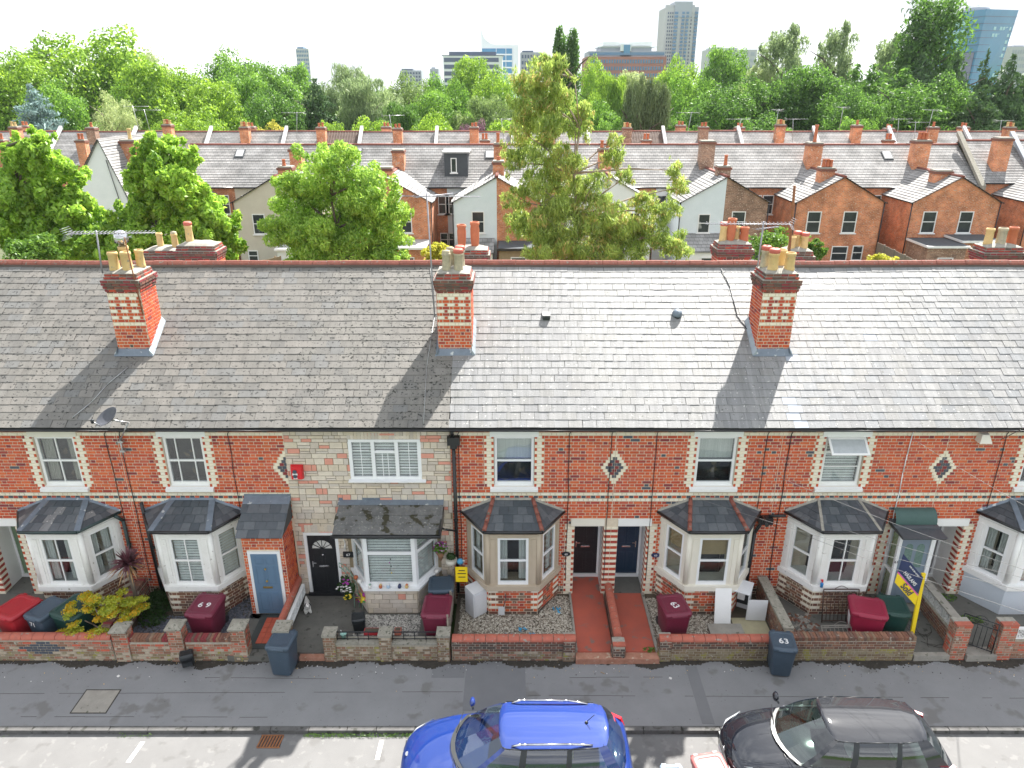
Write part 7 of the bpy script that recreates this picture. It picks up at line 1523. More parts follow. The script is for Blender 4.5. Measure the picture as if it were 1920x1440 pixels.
def far_house(ap, sd_, label, wm, em, rm, wins=((-1,),), ext=True, extra=None, zoff=0, width=None, chim=True, velux=None, pots=POTR):
    if width is None:
        nb = [abs(q-ap) for q in AP+[44.3] if (q-ap)*sd_ > .1]; width = min(nb)/2 if nb else 4.55
    X0, X1 = sorted((ap, ap+sd_*width)); h = thing('terraced_house', label, 'house', ((X0+X1)/2, R2E[0], 0), 'terraced houses of the second row')
    b = MB(); b.box(X0, X1, R2E[0], R2E[0]+.3, -.3, R2E[1]+zoff, wm); part('wall', b, h); b = MB(); b.box(X0, X1, R2R[0]+4.3, R2R[0]+4.6, -.3, R2E[1]+zoff, wm); part('street_wall', b, h)
    e0, r0 = (R2E[0]-.25, R2E[1]-.1+zoff), (R2R[0], R2R[1]+zoff)
    rp = slope_roof('roof', h, [(X0, *e0), (X1, *e0), (X1, *r0), (X0, *r0)], rm); 
    slope_roof('rear_roof', h, [(X1, r0[0]+4.8, e0[1]), (X0, r0[0]+4.8, e0[1]), (X0, *r0), (X1, *r0)], rm, 8)
    b = MB(); b.tube((X0, r0[0], r0[1]+.03), (X1, r0[0], r0[1]+.03), .11, RIDGE, 6); part('ridge_tiles', b, rp)
    b = MB(); b.tube((X0, e0[0]-.05, e0[1]-.02), (X1, e0[0]-.05, e0[1]-.02), .06, GUTTER, 6); part('gutter', b, h)
    xw = ap+sd_*4.02
    if abs(xw-ap) < width: far_window(h, xw, R2E[0]-.0, 4.0, .95, 1.6); far_window(h, xw, R2E[0], 1.2, .8, 1.2)
    if ext:
        E0, E1 = sorted((ap, ap+sd_*3.42)); b = MB(); g = ap; ou = ap+sd_*3.42
        b.prism([(g, EXTY, -.3), (ou, EXTY, -.3), (ou, EXTY, EXTE), (g, EXTY, EXTZ)] if sd_ > 0 else [(ou, EXTY, -.3), (g, EXTY, -.3), (g, EXTY, EXTZ), (ou, EXTY, EXTE)], [(g, EXTY+.25, -.3), (ou, EXTY+.25, -.3), (ou, EXTY+.25, EXTE), (g, EXTY+.25, EXTZ)] if sd_ > 0 else [(ou, EXTY+.25, -.3), (g, EXTY+.25, -.3), (g, EXTY+.25, EXTZ), (ou, EXTY+.25, EXTE)], em)
        b.box(*(sorted((ou-sd_*.25, ou))), EXTY+.25, R2E[0], -.3, EXTE, em); ew = part('extension_wall', b, h)
        yb = R2E[0]+1.9; q = [(ou+sd_*.15, EXTY-.15, EXTE-.08), (ou+sd_*.15, yb-1.2, EXTE-.08), (ap, yb, EXTZ+.05), (ap, EXTY-.15, EXTZ+.05)]
        q = q if sd_ > 0 else [q[1], q[0], q[3], q[2]]
        er = slope_roof('extension_roof', h, q, rm, 14)
        b = MB(); b.tube((ap+sd_*.06, EXTY-.15, EXTZ+.08), (ap+sd_*.06, yb, EXTZ+.08), .09, RIDGE, 6); b.tube((ou+sd_*.2, EXTY-.2, EXTE-.08), (ou+sd_*.2, R2E[0]-.3, EXTE-.08), .05, GUTTER, 5); part('ridge_and_gutter', b, er)
        b = MB(); b.tube((ou+sd_*.06, EXTY-.06, EXTE-.1), (ou+sd_*.06, EXTY-.06, 0), .045, GUTTER, 6); part('downpipe', b, h)
        for (dx, z, ww, hh) in wins: far_window(h, ap+sd_*dx, EXTY, z, ww, hh)
    if extra: extra(h, ap, sd_)
    if velux: X, f = velux; b = MB(); y = R2E[0]+(R2R[0]-R2E[0])*f; z = R2E[1]+(R2R[1]-R2E[1])*f; sl = (R2R[1]-R2E[1])/(R2R[0]-R2E[0]); b.hexa([(X-.4, y-.45, z-.45*sl+.05), (X+.4, y-.45, z-.45*sl+.05), (X+.4, y+.45, z+.45*sl+.05), (X-.4, y+.45, z+.45*sl+.05), (X-.4, y-.45, z-.45*sl+.17), (X+.4, y-.45, z-.45*sl+.17), (X+.4, y+.45, z+.45*sl+.17), (X-.4, y+.45, z+.45*sl+.17)], DORM); sk_ = part('skylight', b, h); b = MB(); b.face([(X-.32, y-.36, z-.36*sl+.175), (X+.32, y-.36, z-.36*sl+.175), (X+.32, y+.36, z+.36*sl+.175), (X-.32, y+.36, z+.36*sl+.175)], CARGL if False else FLIGHT); part('pane', b, sk_)
    return h
WST = ((1.9, 3.3, 1.05, 1.6), (2.5, 1.1, 1.0, 1.2), (1.05, 1.15, .7, 1.1))
def flat_ext(w0, w1, z, roofm, wallm, fascia=WHITE, dep=3.0, win=True):
    def f(h, ap, s):
        a, b_ = sorted((ap+s*w0, ap+s*w1)); b = MB(); b.box(a, b_, EXTY-dep, EXTY-.003, -.3, z, wallm); ex = part('kitchen_extension', b, h)
        b = MB(); b.box(a-.15, b_+.15, EXTY-dep-.2, EXTY-.01, z, z+.16, fascia); b.box(a-.05, b_+.05, EXTY-dep-.1, EXTY-.02, z+.155, z+.19, roofm); part('flat_roof', b, ex)
        if win: far_window(h, (a+b_)/2, EXTY-dep, .9, 1.2, 1.1)
    return f
def lean_ext(w0, w1, z0, z1, roofm, wallm, dep=2.6):
    def f(h, ap, s):
        a, b_ = sorted((ap+s*w0, ap+s*w1)); b = MB(); b.box(a, b_, EXTY-dep, EXTY-.003, -.3, z0-.05, wallm); ex = part('lean_to', b, h)
        b = MB(); b.prism([(a-.1, EXTY-.01, z0), (a-.1, EXTY-dep-.15, z0), (a-.1, EXTY-dep-.15, z0+.06), (a-.1, EXTY-.01, z1)], [(b_+.1, EXTY-.01, z0), (b_+.1, EXTY-dep-.15, z0), (b_+.1, EXTY-dep-.15, z0+.06), (b_+.1, EXTY-.01, z1)], roofm); part('lean_to_roof', b, ex); far_window(h, (a+b_)/2, EXTY-dep, .8, 1.1, 1.1)
    return f
def dormer(h, ap, s):
    X = ap-s*2.75 if False else -4.1; b = MB(); b.box(-5.75, -3.75, 64.9, 68.3, 6.5, 8.95, DORM); dm = part('dormer', b, h); b = MB(); b.box(-5.9, -3.6, 64.7, 68.5, 8.95, 9.1, FLIGHT); part('dormer_roof', b, dm)
    far_window(h, -4.95, 64.9, 7.35, .5, 1.2, WHITE, 0); blue_door(h, ap, s)
def blue_door(h, ap, s):
    b = MB(); b.box(-5.0, -4.2, R2E[0]-.05, R2E[0]-.003, 3.2, 5.6, mat('sky_blue_door', (.16, .30, .55), .5)); part('door', b, h)
AP = [-38.0, -28.6, -18.5, -9.85, -1.2, 7.7, 16.75, 25.85, 35.0]
H2 = []
def H_(*a, **k): H2.append(far_house(*a, **k)); return H2[-1]
H_(AP[1], 1, 'slate roofed house of the second row, leftmost roof seen between the two garden trees', FARBR, RENDC, SF[1], WST)
H_(AP[2], -1, 'second row house with cream rendered rear gable and skylight', RENDC, RENDC, SF[0], ((1.6, 3.2, 1.0, 1.6), (2.4, 1.0, .8, .9)), velux=(-23.9, .75))
H_(AP[2], 1, 'second row house half hidden behind the round garden tree', RENDC, RENDC, SF[0], WST, velux=(-15.5, .78), extra=flat_ext(.5, 3, 2.5, FLIGHT, RENDW))
H_(AP[3], -1, 'second row house whose chimney rises just right of the round garden tree', FARBR, FARBR, SF[0], WST, velux=(-13.6, .78))
H_(AP[3], 1, 'second row brick house with bleached extension roof left of the dark dormer', FARBR, FARBR, SF[0], ((1.35, 3.3, 1.1, 1.7),), extra=flat_ext(.4, 3.1, 2.6, FLIGHT, FARBR))
H_(AP[4], -1, 'second row house with dark grey dormer and pale blue rendered gable', RENDB, RENDB, SF[1], ((1.5, 3.3, 1.0, 1.7),), extra=lambda h, a, s: (dormer(h, a, s), lean_ext(.3, 3.0, 2.2, 2.9, SF[0], RENDW)(h, a, s)), velux=(-1.95, .72))
H_(AP[4], 1, 'second row brick house with wood fronted flat extension beside the tall tree', FARBR, FARBR, SF[1], ((1.9, 3.4, .9, 1.4),), extra=flat_ext(.2, 3.2, 2.5, FDARK, FENCEW, BLACKM))
H_(AP[5], -1, 'second row house hidden behind the tall tree, left of its pair', FARBR, RENDW, SF[1], WST)
H_(AP[5], 1, 'second row house hidden behind the tall tree, right of its pair', FARBR, RENDW, SF[1], WST)
H_(AP[6], -1, 'second row house with white gable and slate lean-to right of the tall tree', RENDW, RENDB, SF[1], ((1.5, 3.3, .95, 1.5),), extra=lean_ext(.0, 3.2, 2.3, 3.3, SF[0], RENDW))
H_(AP[6], 1, 'second row brown brick house sharing its gable with the white one', FARBR, FARBR2, SF[1], ((1.2, 3.3, 1.1, 1.7), (2.6, 1.1, 1.2, 1.2)))
H_(AP[7], -1, 'second row red brick house with twin terracotta pots, left half of the middle brick gable', FARBR, FARBR, SF[1], ((1.9, 3.3, 1.1, 1.7),))
H_(AP[7], 1, 'second row red brick house, right half of the middle brick gable', FARBR, FARBR, SF[1], ((.95, 3.3, 1.1, 1.7), (.55, 1.05, 1.3, 1.2), (2.0, 1.1, .85, 1.2)))
H_(AP[8], -1, 'second row red brick house with two bracket baskets and dark flat extension', FARBR, FARBR, SF[1], ((1.9, 3.3, 1.1, 1.7),), extra=flat_ext(.35, 3.3, 2.75, FDARK, FARBR2, dep=3.2), velux=(30.9+2.0, .7))
H_(AP[8], 1, 'second row red brick house, right half of the gable nearest the right edge', FARBR, FARBR, SF[1], ((1.0, 3.3, 1.1, 1.7),), extra=flat_ext(-.3, 2.6, 3.0, FDARK, FARBR, dep=2.4, win=False))
H_(44.3, -1, 'second row house at the right edge under a higher slate roof', FARBR, FARBR, SF[0], WST, zoff=.35)
H_(44.3, 1, 'second row house cut by the right edge beyond the raised parapet', FARBR, FARBR, SF[0], WST, zoff=.35)
# firewall parapets on the right
for X, hh in ((39.6, H2[-2]), (44.3, H2[-1])):
    b = MB(); q = [(X, 63.6, 5.9), (X, 68.6, 9.55), (X, 68.9, 9.55), (X, 68.9, 5.9)]; b.prism([(p[0]-.16, p[1], p[2]-.3) for p in q[:2]]+[(X-.16, 68.6, 5.9), (X-.16, 63.6, 5.0)], [(p[0]+.16, p[1], p[2]-.3) for p in q[:2]]+[(X+.16, 68.6, 5.9), (X+.16, 63.6, 5.0)], CAPST)
    b.hexa([(X-.2, 63.4, 6.1), (X+.2, 63.4, 6.1), (X+.2, 68.7, 10.15), (X-.2, 68.7, 10.15), (X-.2, 63.4, 6.45), (X+.2, 63.4, 6.45), (X+.2, 68.7, 10.5), (X-.2, 68.7, 10.5)], CAPST if X < 42 else LEADL); part('parapet', b, hh)
P1 = [(-.15, 0, .5, POTR)]; P2 = [(-.25, 0, .6, POTR), (.05, 0, .6, POTR), (.32, 0, .55, POTR)]
for (k, X, Y, zb, zt, wx, pots) in ((1, AP[2], 65.9, 7, 9.3, 1.0, []), (4, AP[3]+.1, 66, 7, 9.2, 1.0, []), (6, AP[4]+.2, 66.3, 7, 9.7, 1.1, [(-.2, 0, .8, POTR)]), (6, AP[4]+.1, 62.2, 6.8, 8.6, .9, [(0, 0, .3, POTR)]), (8, AP[5]+.3, 66, 7, 9.3, 1.1, [(-.3, 0, .6, POTR), (.2, 0, .5, POTR)]), (10, AP[6], 66.2, 7, 9.9, 1.2, []), (10, AP[6]+.2, 61.2, 6.6, 8.3, 1.0, [(.15, 0, .8, POTR)]),
        (12, AP[7]+.1, 66.2, 7, 9.75, 1.2, [(0, 0, 1.4, POTR)]), (12, AP[7]-.7, 61.0, 6.2, 8.2, 1.1, P2), (14, AP[8]+.1, 66.2, 7, 9.95, 1.3, P2), (14, AP[8]-.6, 61.0, 6.3, 8.0, 1.3, []), (16, 41.6, 65.5, 7, 10.2, 1.2, []), (3, AP[3]-.1, 60.3, 6.7, 8.3, 1.0, []), (1, AP[2]+.5, 60.8, 6.6, 8.3, 1.1, P1)):
    far_chimney(H2[k], X, Y, zb, zt, wx, 1.0, pots, FARBR if k != 10 else FARBR2)
# white gabled house at the left of the second row
wh = thing('gabled_house', 'white rendered gable end house between the two left garden trees', 'house', (-33.5, 60, 0)); cA = atY(185, 262, 58); cL, cR = atY(135, 372, 58), atY(238, 372, 58)
b = MB(); b.prism([(cL.x, 58, -.3), (cR.x, 58, -.3), (cR.x, 58, cR.z), (cA.x, 58, cA.z), (cL.x, 58, cL.z)], [(cL.x, 66, -.3), (cR.x, 66, -.3), (cR.x, 66, cR.z), (cA.x, 66, cA.z), (cL.x, 66, cL.z)], RENDW); part('wall', b, wh)
slope_roof('roof', wh, [(cL.x-.2, 66, cL.z), (cL.x-.2, 57.8, cL.z), (cA.x, 57.8, cA.z+.08), (cA.x, 66, cA.z+.08)], SF[0]); slope_roof('roof_slope', wh, [(cR.x+.2, 57.8, cR.z), (cR.x+.2, 66, cR.z), (cA.x, 66, cA.z+.08), (cA.x, 57.8, cA.z+.08)], SF[1])
far_chimney(wh, cA.x+.9, 61, 8, 10.3, 1.3, 1.0, [(0, 0, .8, POTC)], FARBR)
b = MB(); b.path([(cA.x+.3, 57.9, 9), (cA.x+1.0, 57.9, 4)], .03, BLACKM); part('cable', b, wh)

# ---- third row
R3E, R3R = (85.6, 6.0), (90.0, 9.35)
names3 = 'first second third fourth fifth sixth seventh eighth ninth tenth eleventh twelfth thirteenth fourteenth fifteenth sixteenth seventeenth eighteenth nineteenth twentieth'.split()
PW = 8.72; X = -63.6; i3 = 0; FLIGHTS = []
kinds = {5: 'warm', 9: 'pan', 17: 'pan', 2: 'grey', 3: 'grey', 6: 'grey'}
for k in range(28):
    X0 = -61.0+k*PW/2; X1 = X0+PW/2; left = k % 2 == 0; kk = kinds.get(k, 'pale'); desc = {'warm': 'brownish slate', 'pan': 'ribbed brown tile', 'grey': 'dull grey slate', 'pale': 'pale slate'}[kk]
    half = 'from the left' if k < 14 else 'from the right'; n_ = names3[k if k < 14 else 27-k]
    h = thing('terraced_house', 'far third row house, %s %s, %s roof' % (n_, half, desc), 'house', ((X0+X1)/2, R3E[0], 0), 'terraced houses of the far third row')
    b = MB(); b.box(X0, X1, R3E[0], R3R[0]+4.4, -.3, R3E[1], FARBR); part('wall', b, h)
    m_ = {'warm': SF[2], 'pan': PANT, 'grey': SF[0], 'pale': SF[1]}[kk]; dz = rnd.uniform(-.06, .06)
    rp = slope_roof('roof', h, [(X0, R3E[0]-.2, R3E[1]), (X1, R3E[0]-.2, R3E[1]), (X1, R3R[0], R3R[1]+dz), (X0, R3R[0], R3R[1]+dz)], m_, kind='pan' if kk == 'pan' else 'slate')
    slope_roof('rear_roof', h, [(X1, R3R[0]+4.6, R3E[1]), (X0, R3R[0]+4.6, R3E[1]), (X0, R3R[0], R3R[1]+dz), (X1, R3R[0], R3R[1]+dz)], m_, 6)
    b = MB(); b.tube((X0, R3R[0], R3R[1]+dz+.03), (X1, R3R[0], R3R[1]+dz+.03), .10, RIDGE, 6); part('ridge_tiles', b, rp)
    if left:
        b = MB(); b.hexa([(X0-.17, 85.2, 6.0), (X0+.17, 85.2, 6.0), (X0+.17, 90.1, 9.65), (X0-.17, 90.1, 9.65), (X0-.17, 85.2, 6.35), (X0+.17, 85.2, 6.35), (X0+.17, 90.1, 10.0), (X0-.17, 90.1, 10.0)], PARAW); part('parapet', b, h)
        pots = rnd.choice([[(-.2, 0, .4, POTR), (.2, 0, .45, POTR)], [(-.3, 0, .5, POTC), (.1, 0, .45, POTC)], [(0, 0, .5, POTR)], [(-.3, 0, .5, POTC), (0, 0, .5, POTR), (.3, 0, .4, POTC)]])
        if kk != 'none': far_chimney(h, X1, 88.6, 7.8, 10.0+rnd.uniform(-.2, .25), 1.0, .9, pots, rnd.choice([FARBR, FARBR, FARBR2]))
        if rnd.random() < .7: far_chimney(h, X0+2.3+rnd.uniform(-1, 1), 94.5, 6, 9.7+rnd.uniform(-.2, .3), 1.1, .9, [(-.2, 0, .45, POTR), (.2, 0, .4, POTR)], FARBR)
    elif rnd.random() < .45: far_chimney(h, X0+1.4, 83.5, 5, 8.9, 1.0, .8, [(-.2, 0, .6, POTR), (.15, 0, .6, POTR)], FARBR)
    for (ux) in ((.35, .7) if rnd.random() < .4 else ()):
        b = MB(); xx = X0+(X1-X0)*ux; b.box(xx-.1, xx+.1, 88.0, 88.3, 7.9, 8.12, BBLK); part('roof_vent', b, rp)
# far aerials: one built, the rest copied
fa = yagi('tv_aerial', 'small television aerial on a thin mast above the far rooftops', (-42.5, 88.6, 9.6), (-42.8, 88.6, 12.2), 2.6, R(5), 8, .22, 'aerials above the far rooftops', m=STEEL, r=.03)
for (px, py, rz_, lb) in ((275, 205, 6, 'over the far roofs beside the twiggy pale tree'), (552, 210, 170, 'before the dark conifer with rusty tips'), (735, 215, 20, 'below the dark drooping tree'), (1385, 222, 175, 'right of the drooping cypresses, low one'), (1458, 205, 90, 'end-on and tall, behind the ribbed far roof'), (1492, 222, 3, 'just right of the tall end-on one'), (1580, 200, 85, 'end-on and tall, left of the wide dark evergreen'), (1690, 222, 8, 'wide, below the wide dark evergreen'), (1747, 205, 95, 'end-on, below the soaring poplar'), (1722, 228, 2, 'low, between the wide and end-on ones at right'), (1882, 225, 12, 'nearest the right edge'), (1292, 210, 178, 'beside the drooping cypresses'), (945, 222, 4, 'left of the tall gum tree')):
    q = atY(px, py, 88.6); copy_tree(fa, (q.x, 88.6, q.z-2.6), R(rz_), 'small television aerial '+lb)
fa['label'] = 'small television aerial over the far roofs near the left edge'

# fences, sheds and shrubs in the rear gardens
def fence(label, p, q, h_, m_=FENCEW):
    p, q = Vector(p), Vector(q); t = thing('garden_fence', label, 'fence', p); d = (q-p); L_ = d.length; d.normalize(); n = V(-d.y, d.x, 0); k = int(L_/.16); bm_ = MB(); bm_.box(0, .15, -.012, .012, 0, 1, m_); me = bm_.mesh('fence_board')
    for i in range(k): piece('fence_board', me, t, p+d*(i*.16), (1, 1, h_+rnd.uniform(-.02, .02)), (0, 0, math.atan2(d.y, d.x)))
    for i in range(int(L_/1.8)+1): b = MB(); c_ = p+d*(i*1.8)+n*.05; b.box(c_.x-.05, c_.x+.05, c_.y-.05, c_.y+.05, 0, h_+.08, m_); part('fence_post', b, t)
    return t
fence('grey board fence in the yard beside the brick house with four windows', atZ(1640, 440, .9)*0+V(28.9, 52, 0), V(29.3, 59, 0), 2.6, WOOD)
fence('wooden fence below the cream rendered gable', V(-20.6, 50, 0), V(-17.4, 55, 0), 2.3)
fence('grey board fence left of the brick house with four windows', V(20.3, 50, 0), V(24.6, 50, 0), 2.0, WOOD)
fence('long wooden fence hidden low behind the buff bay roof', V(-2.5, 44, 0), V(2.5, 44, 0), 1.8)
SHM = [leaf_mat('shrub_yellow', (.25, .30, .03), (.60, .58, .08)), LG]
for (px, py, Y, r_, mm, lb) in ((822, 478, 40, .75, 0, 'yellow green shrub behind the ridge left of the orange pots'), (1465, 472, 42, 1.5, 1, 'bright green bush behind the third roof chimney'), (1520, 480, 40, .8, 1, 'small light green bush beside the rusty flue pole'), (1650, 500, 50, 1.0, 0, 'low yellow shrub by the grey fence'), (60, 480, 33, 1.1, 1, 'light green shrub low behind the left end of the ridge')):
    q = atY(px, py, Y); t = thing('shrub', lb, 'shrub', (q.x, Y, 0)); part('foliage', leaf_cloud('foliage', [(l[0]*r_*2.4, l[1]*r_*2.4, (l[2]-.55)*r_*2.2+q.z, l[3]*r_*2.4, l[4]*r_*2.4, l[5]*r_*2.2) for l in lobes_round(int(px), 12)], 3500, .085, [SHM[mm]], int(px)), t, local=True); b = MB(); b.tube((0, 0, -.1), (0, 0, q.z), .08, BARK); part('stem', b, t, local=True)

# ------------------------------------------------------------------ garden trees
MAPLE = leaf_mat('maple_leaf', (.06, .18, .015), (.46, .70, .10)); BIRCH = leaf_mat('birch_leaf', (.08, .21, .02), (.48, .70, .13)); EUC = leaf_mat('eucalyptus_leaf', (.09, .18, .03), (.50, .63, .16)); EUC2 = leaf_mat('russet_leaf_tips', (.40, .32, .10), (.70, .58, .24))
def px_tree(label, Y, blobs, n, leaf, lm, seed, name='garden_tree', trunk_px=None, sub=4, extra=None, droop=.2, bark=BARK, aspect=.6, up=.3, depth=1.0, limbs=14, airy=0):
    rg = random.Random(seed); lobes = []
    for (px, py, r) in blobs:
        c = atY(px, py, Y); k = r*Y/_ray(px, py)[1]/F_PX
        y0 = rg.uniform(-.7, .7)*k*depth; lobes.append((c.x, Y+y0, c.z, k*.72, k*.72, k*.66))
        if airy:
            for _ in range(airy): a, e = rg.uniform(0, 6.28), rg.uniform(-1, 1.2); q = rg.uniform(.9, 1.55 if airy == 5 else 1.25); r2 = k*rg.uniform(.12, .26); lobes.append((c.x+q*k*math.cos(a)*math.cos(e), Y+y0+q*k*math.sin(a)*math.cos(e), c.z+q*k*math.sin(e), r2, r2, r2*1.3))
        for _ in range(sub): a, e = rg.uniform(0, 6.28), rg.uniform(-.6, 1.3); r2 = k*rg.uniform(.18, .42); lobes.append((c.x+k*.9*math.cos(a)*math.cos(e), Y+y0+k*.85*math.sin(a)*math.cos(e), c.z+k*.8*math.sin(e), r2, r2, r2*.75))
    bx = atY(trunk_px, 490, Y).x; t = thing(name, label, 'tree', (bx, Y, 0)); part('crown', leaf_cloud('crown', lobes, n, leaf, [lm], seed, droop, aspect=aspect, up=up), t)
    if extra: part('leaf_tips', leaf_cloud('leaf_tips', lobes[::3], extra[1], leaf*.9, [extra[0]], seed+1, droop, aspect=aspect), t)
    zt = max(l[2] for l in lobes); b = MB(); pts = [V(bx, Y, -.3)]
    for i in range(1, 7): f = i/6; near_ = min(lobes, key=lambda l: abs(l[2]-zt*f*.95)+abs(l[0]-bx)*.2); pts.append(V(bx+(near_[0]-bx)*.35*f+rg.uniform(-.1, .1), Y, zt*f*.93))
    for i in range(6): b.tube(pts[i], pts[i+1], .20*(1-.15*i), bark, 8, .20*(1-.15*(i+1)))
    part('trunk', b, t); b = MB()
    for l in [lobes[i] for i in range(0, len(lobes), sub+1+airy)][:limbs]:
        s_ = min(pts, key=lambda p: abs(p.z-(l[2]-1.2))); e = V(l[0], l[1], l[2]); md = s_.lerp(e, .55)+V(0, rg.uniform(-.2, .2), .15); b.tube(s_, md, .07, bark, 6, .045); b.tube(md, e, .045, bark, 5, .015)
        for _ in range(3): e2 = e+V(rg.uniform(-1, 1)*l[3], rg.uniform(-1, 1)*l[4], rg.uniform(-.3, 1)*l[5]); b.tube(md.lerp(e, .6), e2, .02, bark, 4, .006)
    part('branches', b, t); return t
px_tree('large bright maple at the far left behind the ridge', 38, [(60, 285, 34), (20, 300, 32), (100, 320, 38), (45, 350, 55), (125, 395, 42), (85, 410, 60), (20, 430, 60), (150, 440, 45), (95, 460, 60), (5, 370, 50), (175, 465, 38), (75, 262, 20), (-40, 400, 60)], 46000, .115, MAPLE, 11, trunk_px=70, sub=7, airy=9, limbs=30)
px_tree('bright maple with a pointed top right of the white gable', 38, [(290, 275, 26), (310, 300, 42), (272, 305, 22), (268, 350, 38), (345, 340, 50), (300, 390, 65), (380, 390, 46), (248, 405, 34), (410, 440, 42), (250, 455, 50), (330, 450, 60), (390, 470, 45), (245, 335, 16), (360, 300, 20), (215, 438, 18)], 46000, .112, MAPLE, 12, trunk_px=320, sub=7, airy=9, limbs=30)
px_tree('dense rounded light green tree in the middle left garden', 40, [(640, 310, 42), (590, 335, 50), (690, 345, 50), (560, 385, 50), (635, 380, 72), (710, 400, 50), (545, 430, 42), (600, 440, 62), (680, 445, 62), (730, 440, 40), (535, 355, 26), (570, 475, 50), (650, 480, 60), (725, 475, 40), (640, 295, 22)], 66000, .082, BIRCH, 13, trunk_px=640, droop=.35, sub=8, aspect=.5, airy=7, limbs=30)
px_tree('tall ragged gum tree with russet tips and bare branches showing', 42, [(1015, 140, 34), (1045, 122, 20), (980, 165, 26), (1000, 195, 36), (1050, 185, 34), (1025, 235, 40), (975, 245, 28), (1080, 240, 28), (1000, 290, 40), (1050, 310, 40), (965, 305, 24), (1010, 350, 38), (1070, 365, 42), (970, 375, 26), (1115, 345, 26), (1150, 265, 16), (1155, 300, 22), (1170, 335, 16), (1120, 400, 46), (1050, 420, 52), (985, 430, 34), (1170, 430, 44), (1210, 385, 26), (1265, 320, 16), (1270, 350, 20), (1255, 395, 24), (1230, 440, 34), (1100, 460, 56), (1180, 475, 48), (1270, 465, 28), (1030, 475, 52), (1095, 205, 16)], 46000, .10, EUC, 14, trunk_px=1075, droop=.8, sub=10, aspect=.32, extra=(EUC2, 6000), bark=BARKP, up=0, limbs=60, airy=5)

# ------------------------------------------------------------------ trees beyond the third row
TM = {}
def variant(key, me, tr): TM[key] = (me, tr)
LB = leaf_mat('lime_leaf', (.03, .11, .008), (.36, .58, .06)); LB2 = leaf_mat('fresh_green_leaf', (.022, .09, .012), (.24, .46, .06)); LOL = leaf_mat('olive_leaf', (.08, .15, .04), (.24, .34, .11)); LGG = leaf_mat('grey_green_leaf', (.08, .14, .06), (.34, .45, .20)); LCO = leaf_mat('conifer_needle', (.022, .06, .025), (.10, .19, .055), trans=.15); LSP = leaf_mat('blue_spruce_needle', (.09, .17, .16), (.32, .44, .42), trans=.15); LDG = leaf_mat('deep_green_leaf', (.015, .06, .012), (.14, .30, .045)); LPU = leaf_mat('copper_leaf', (.09, .04, .06), (.26, .15, .18)); LPA = leaf_mat('pale_willow_leaf', (.18, .26, .09), (.48, .56, .26)); LYO = leaf_mat('yellow_shrub_leaf', (.25, .28, .03), (.6, .55, .10)); LDR = leaf_mat('drooping_cypress', (.06, .10, .04), (.20, .27, .11), trans=.2)
trk = trunk_mb(.75, .03, 6, 3).mesh('trunk')
def slot(me): return me
for i, k in enumerate('abc'): variant('round_'+k, leaf_cloud('crown', lobes_round(40+i, 30, .42, .40, .56, .17), 20000, .0145, [LB], 40+i, up=.5), trk)
variant('willow', leaf_cloud('crown', lobes_round(50, 36, .38, .42, .56, .14), 20000, .014, [LGG], 50, droop=.8, aspect=.35, up=.2), trk)
variant('airy', leaf_cloud('crown', lobes_round(52, 44, .36, .44, .55, .10, 4), 15000, .014, [LGG], 52, droop=.3, aspect=.5), trk)
variant('cone', leaf_cloud('crown', lobes_cone(60, 22, .27), 18000, .019, [LCO], 60, droop=.2, aspect=.4, up=.1, shell=.2), trk)
variant('cone_b', leaf_cloud('crown', lobes_cone(61, 20, .36, pw=.7, droop=.15), 22000, .019, [LCO], 61, droop=.2, aspect=.4, up=.1, shell=.2), trk)
variant('poplar', leaf_cloud('crown', lobes_col(70, 60, .085), 10000, .012, [LDG], 70, droop=.2, aspect=.5, up=0), trk)
variant('poplar_wide', leaf_cloud('crown', lobes_col(71, 60, .17, bot=.2), 13000, .012, [LDG], 71, droop=.3, aspect=.5, up=0), trk)
variant('cypress', leaf_cloud('crown', lobes_col(72, 50, .15, bot=.02), 13000, .012, [LDR], 72, droop=1.2, aspect=.3, up=-.2), trk)
variant('bare', leaf_cloud('crown', lobes_round(80, 40, .40, .40, .52, .09, 4), 13000, .012, [LPA], 80, droop=.4, aspect=.3), trk)
def tree(px, top, wpx, Y, key, lm, label, name='tree', rz=None):
    c = atY(px, top, Y); Hh = c.z+.3; wm_ = wpx*Y/_ray(px, top)[1]/F_PX; me, tr = TM[key]; wm_ *= (1.18 if key.startswith('round') or key == 'willow' else 1.45 if key.startswith('cone') else 1.1); Hh *= .95; base = {'poplar': .19, 'poplar_wide': .36, 'cypress': .32, 'cone': .60, 'cone_b': .78}.get(key, .98)
    t = thing(name, label, 'tree', (c.x, Y, -.1), None, rnd.uniform(0, 6.28) if rz is None else rz); s = wm_/base
    o = bpy.data.objects.new('crown', me); col.objects.link(o); o.parent = t; o.scale = (s, s, Hh/1.0); o.material_slots[0].link = 'OBJECT'; o.material_slots[0].material = lm
    o2 = bpy.data.objects.new('trunk', tr); col.objects.link(o2); o2.parent = t; o2.scale = (Hh, Hh, Hh*.9); return t
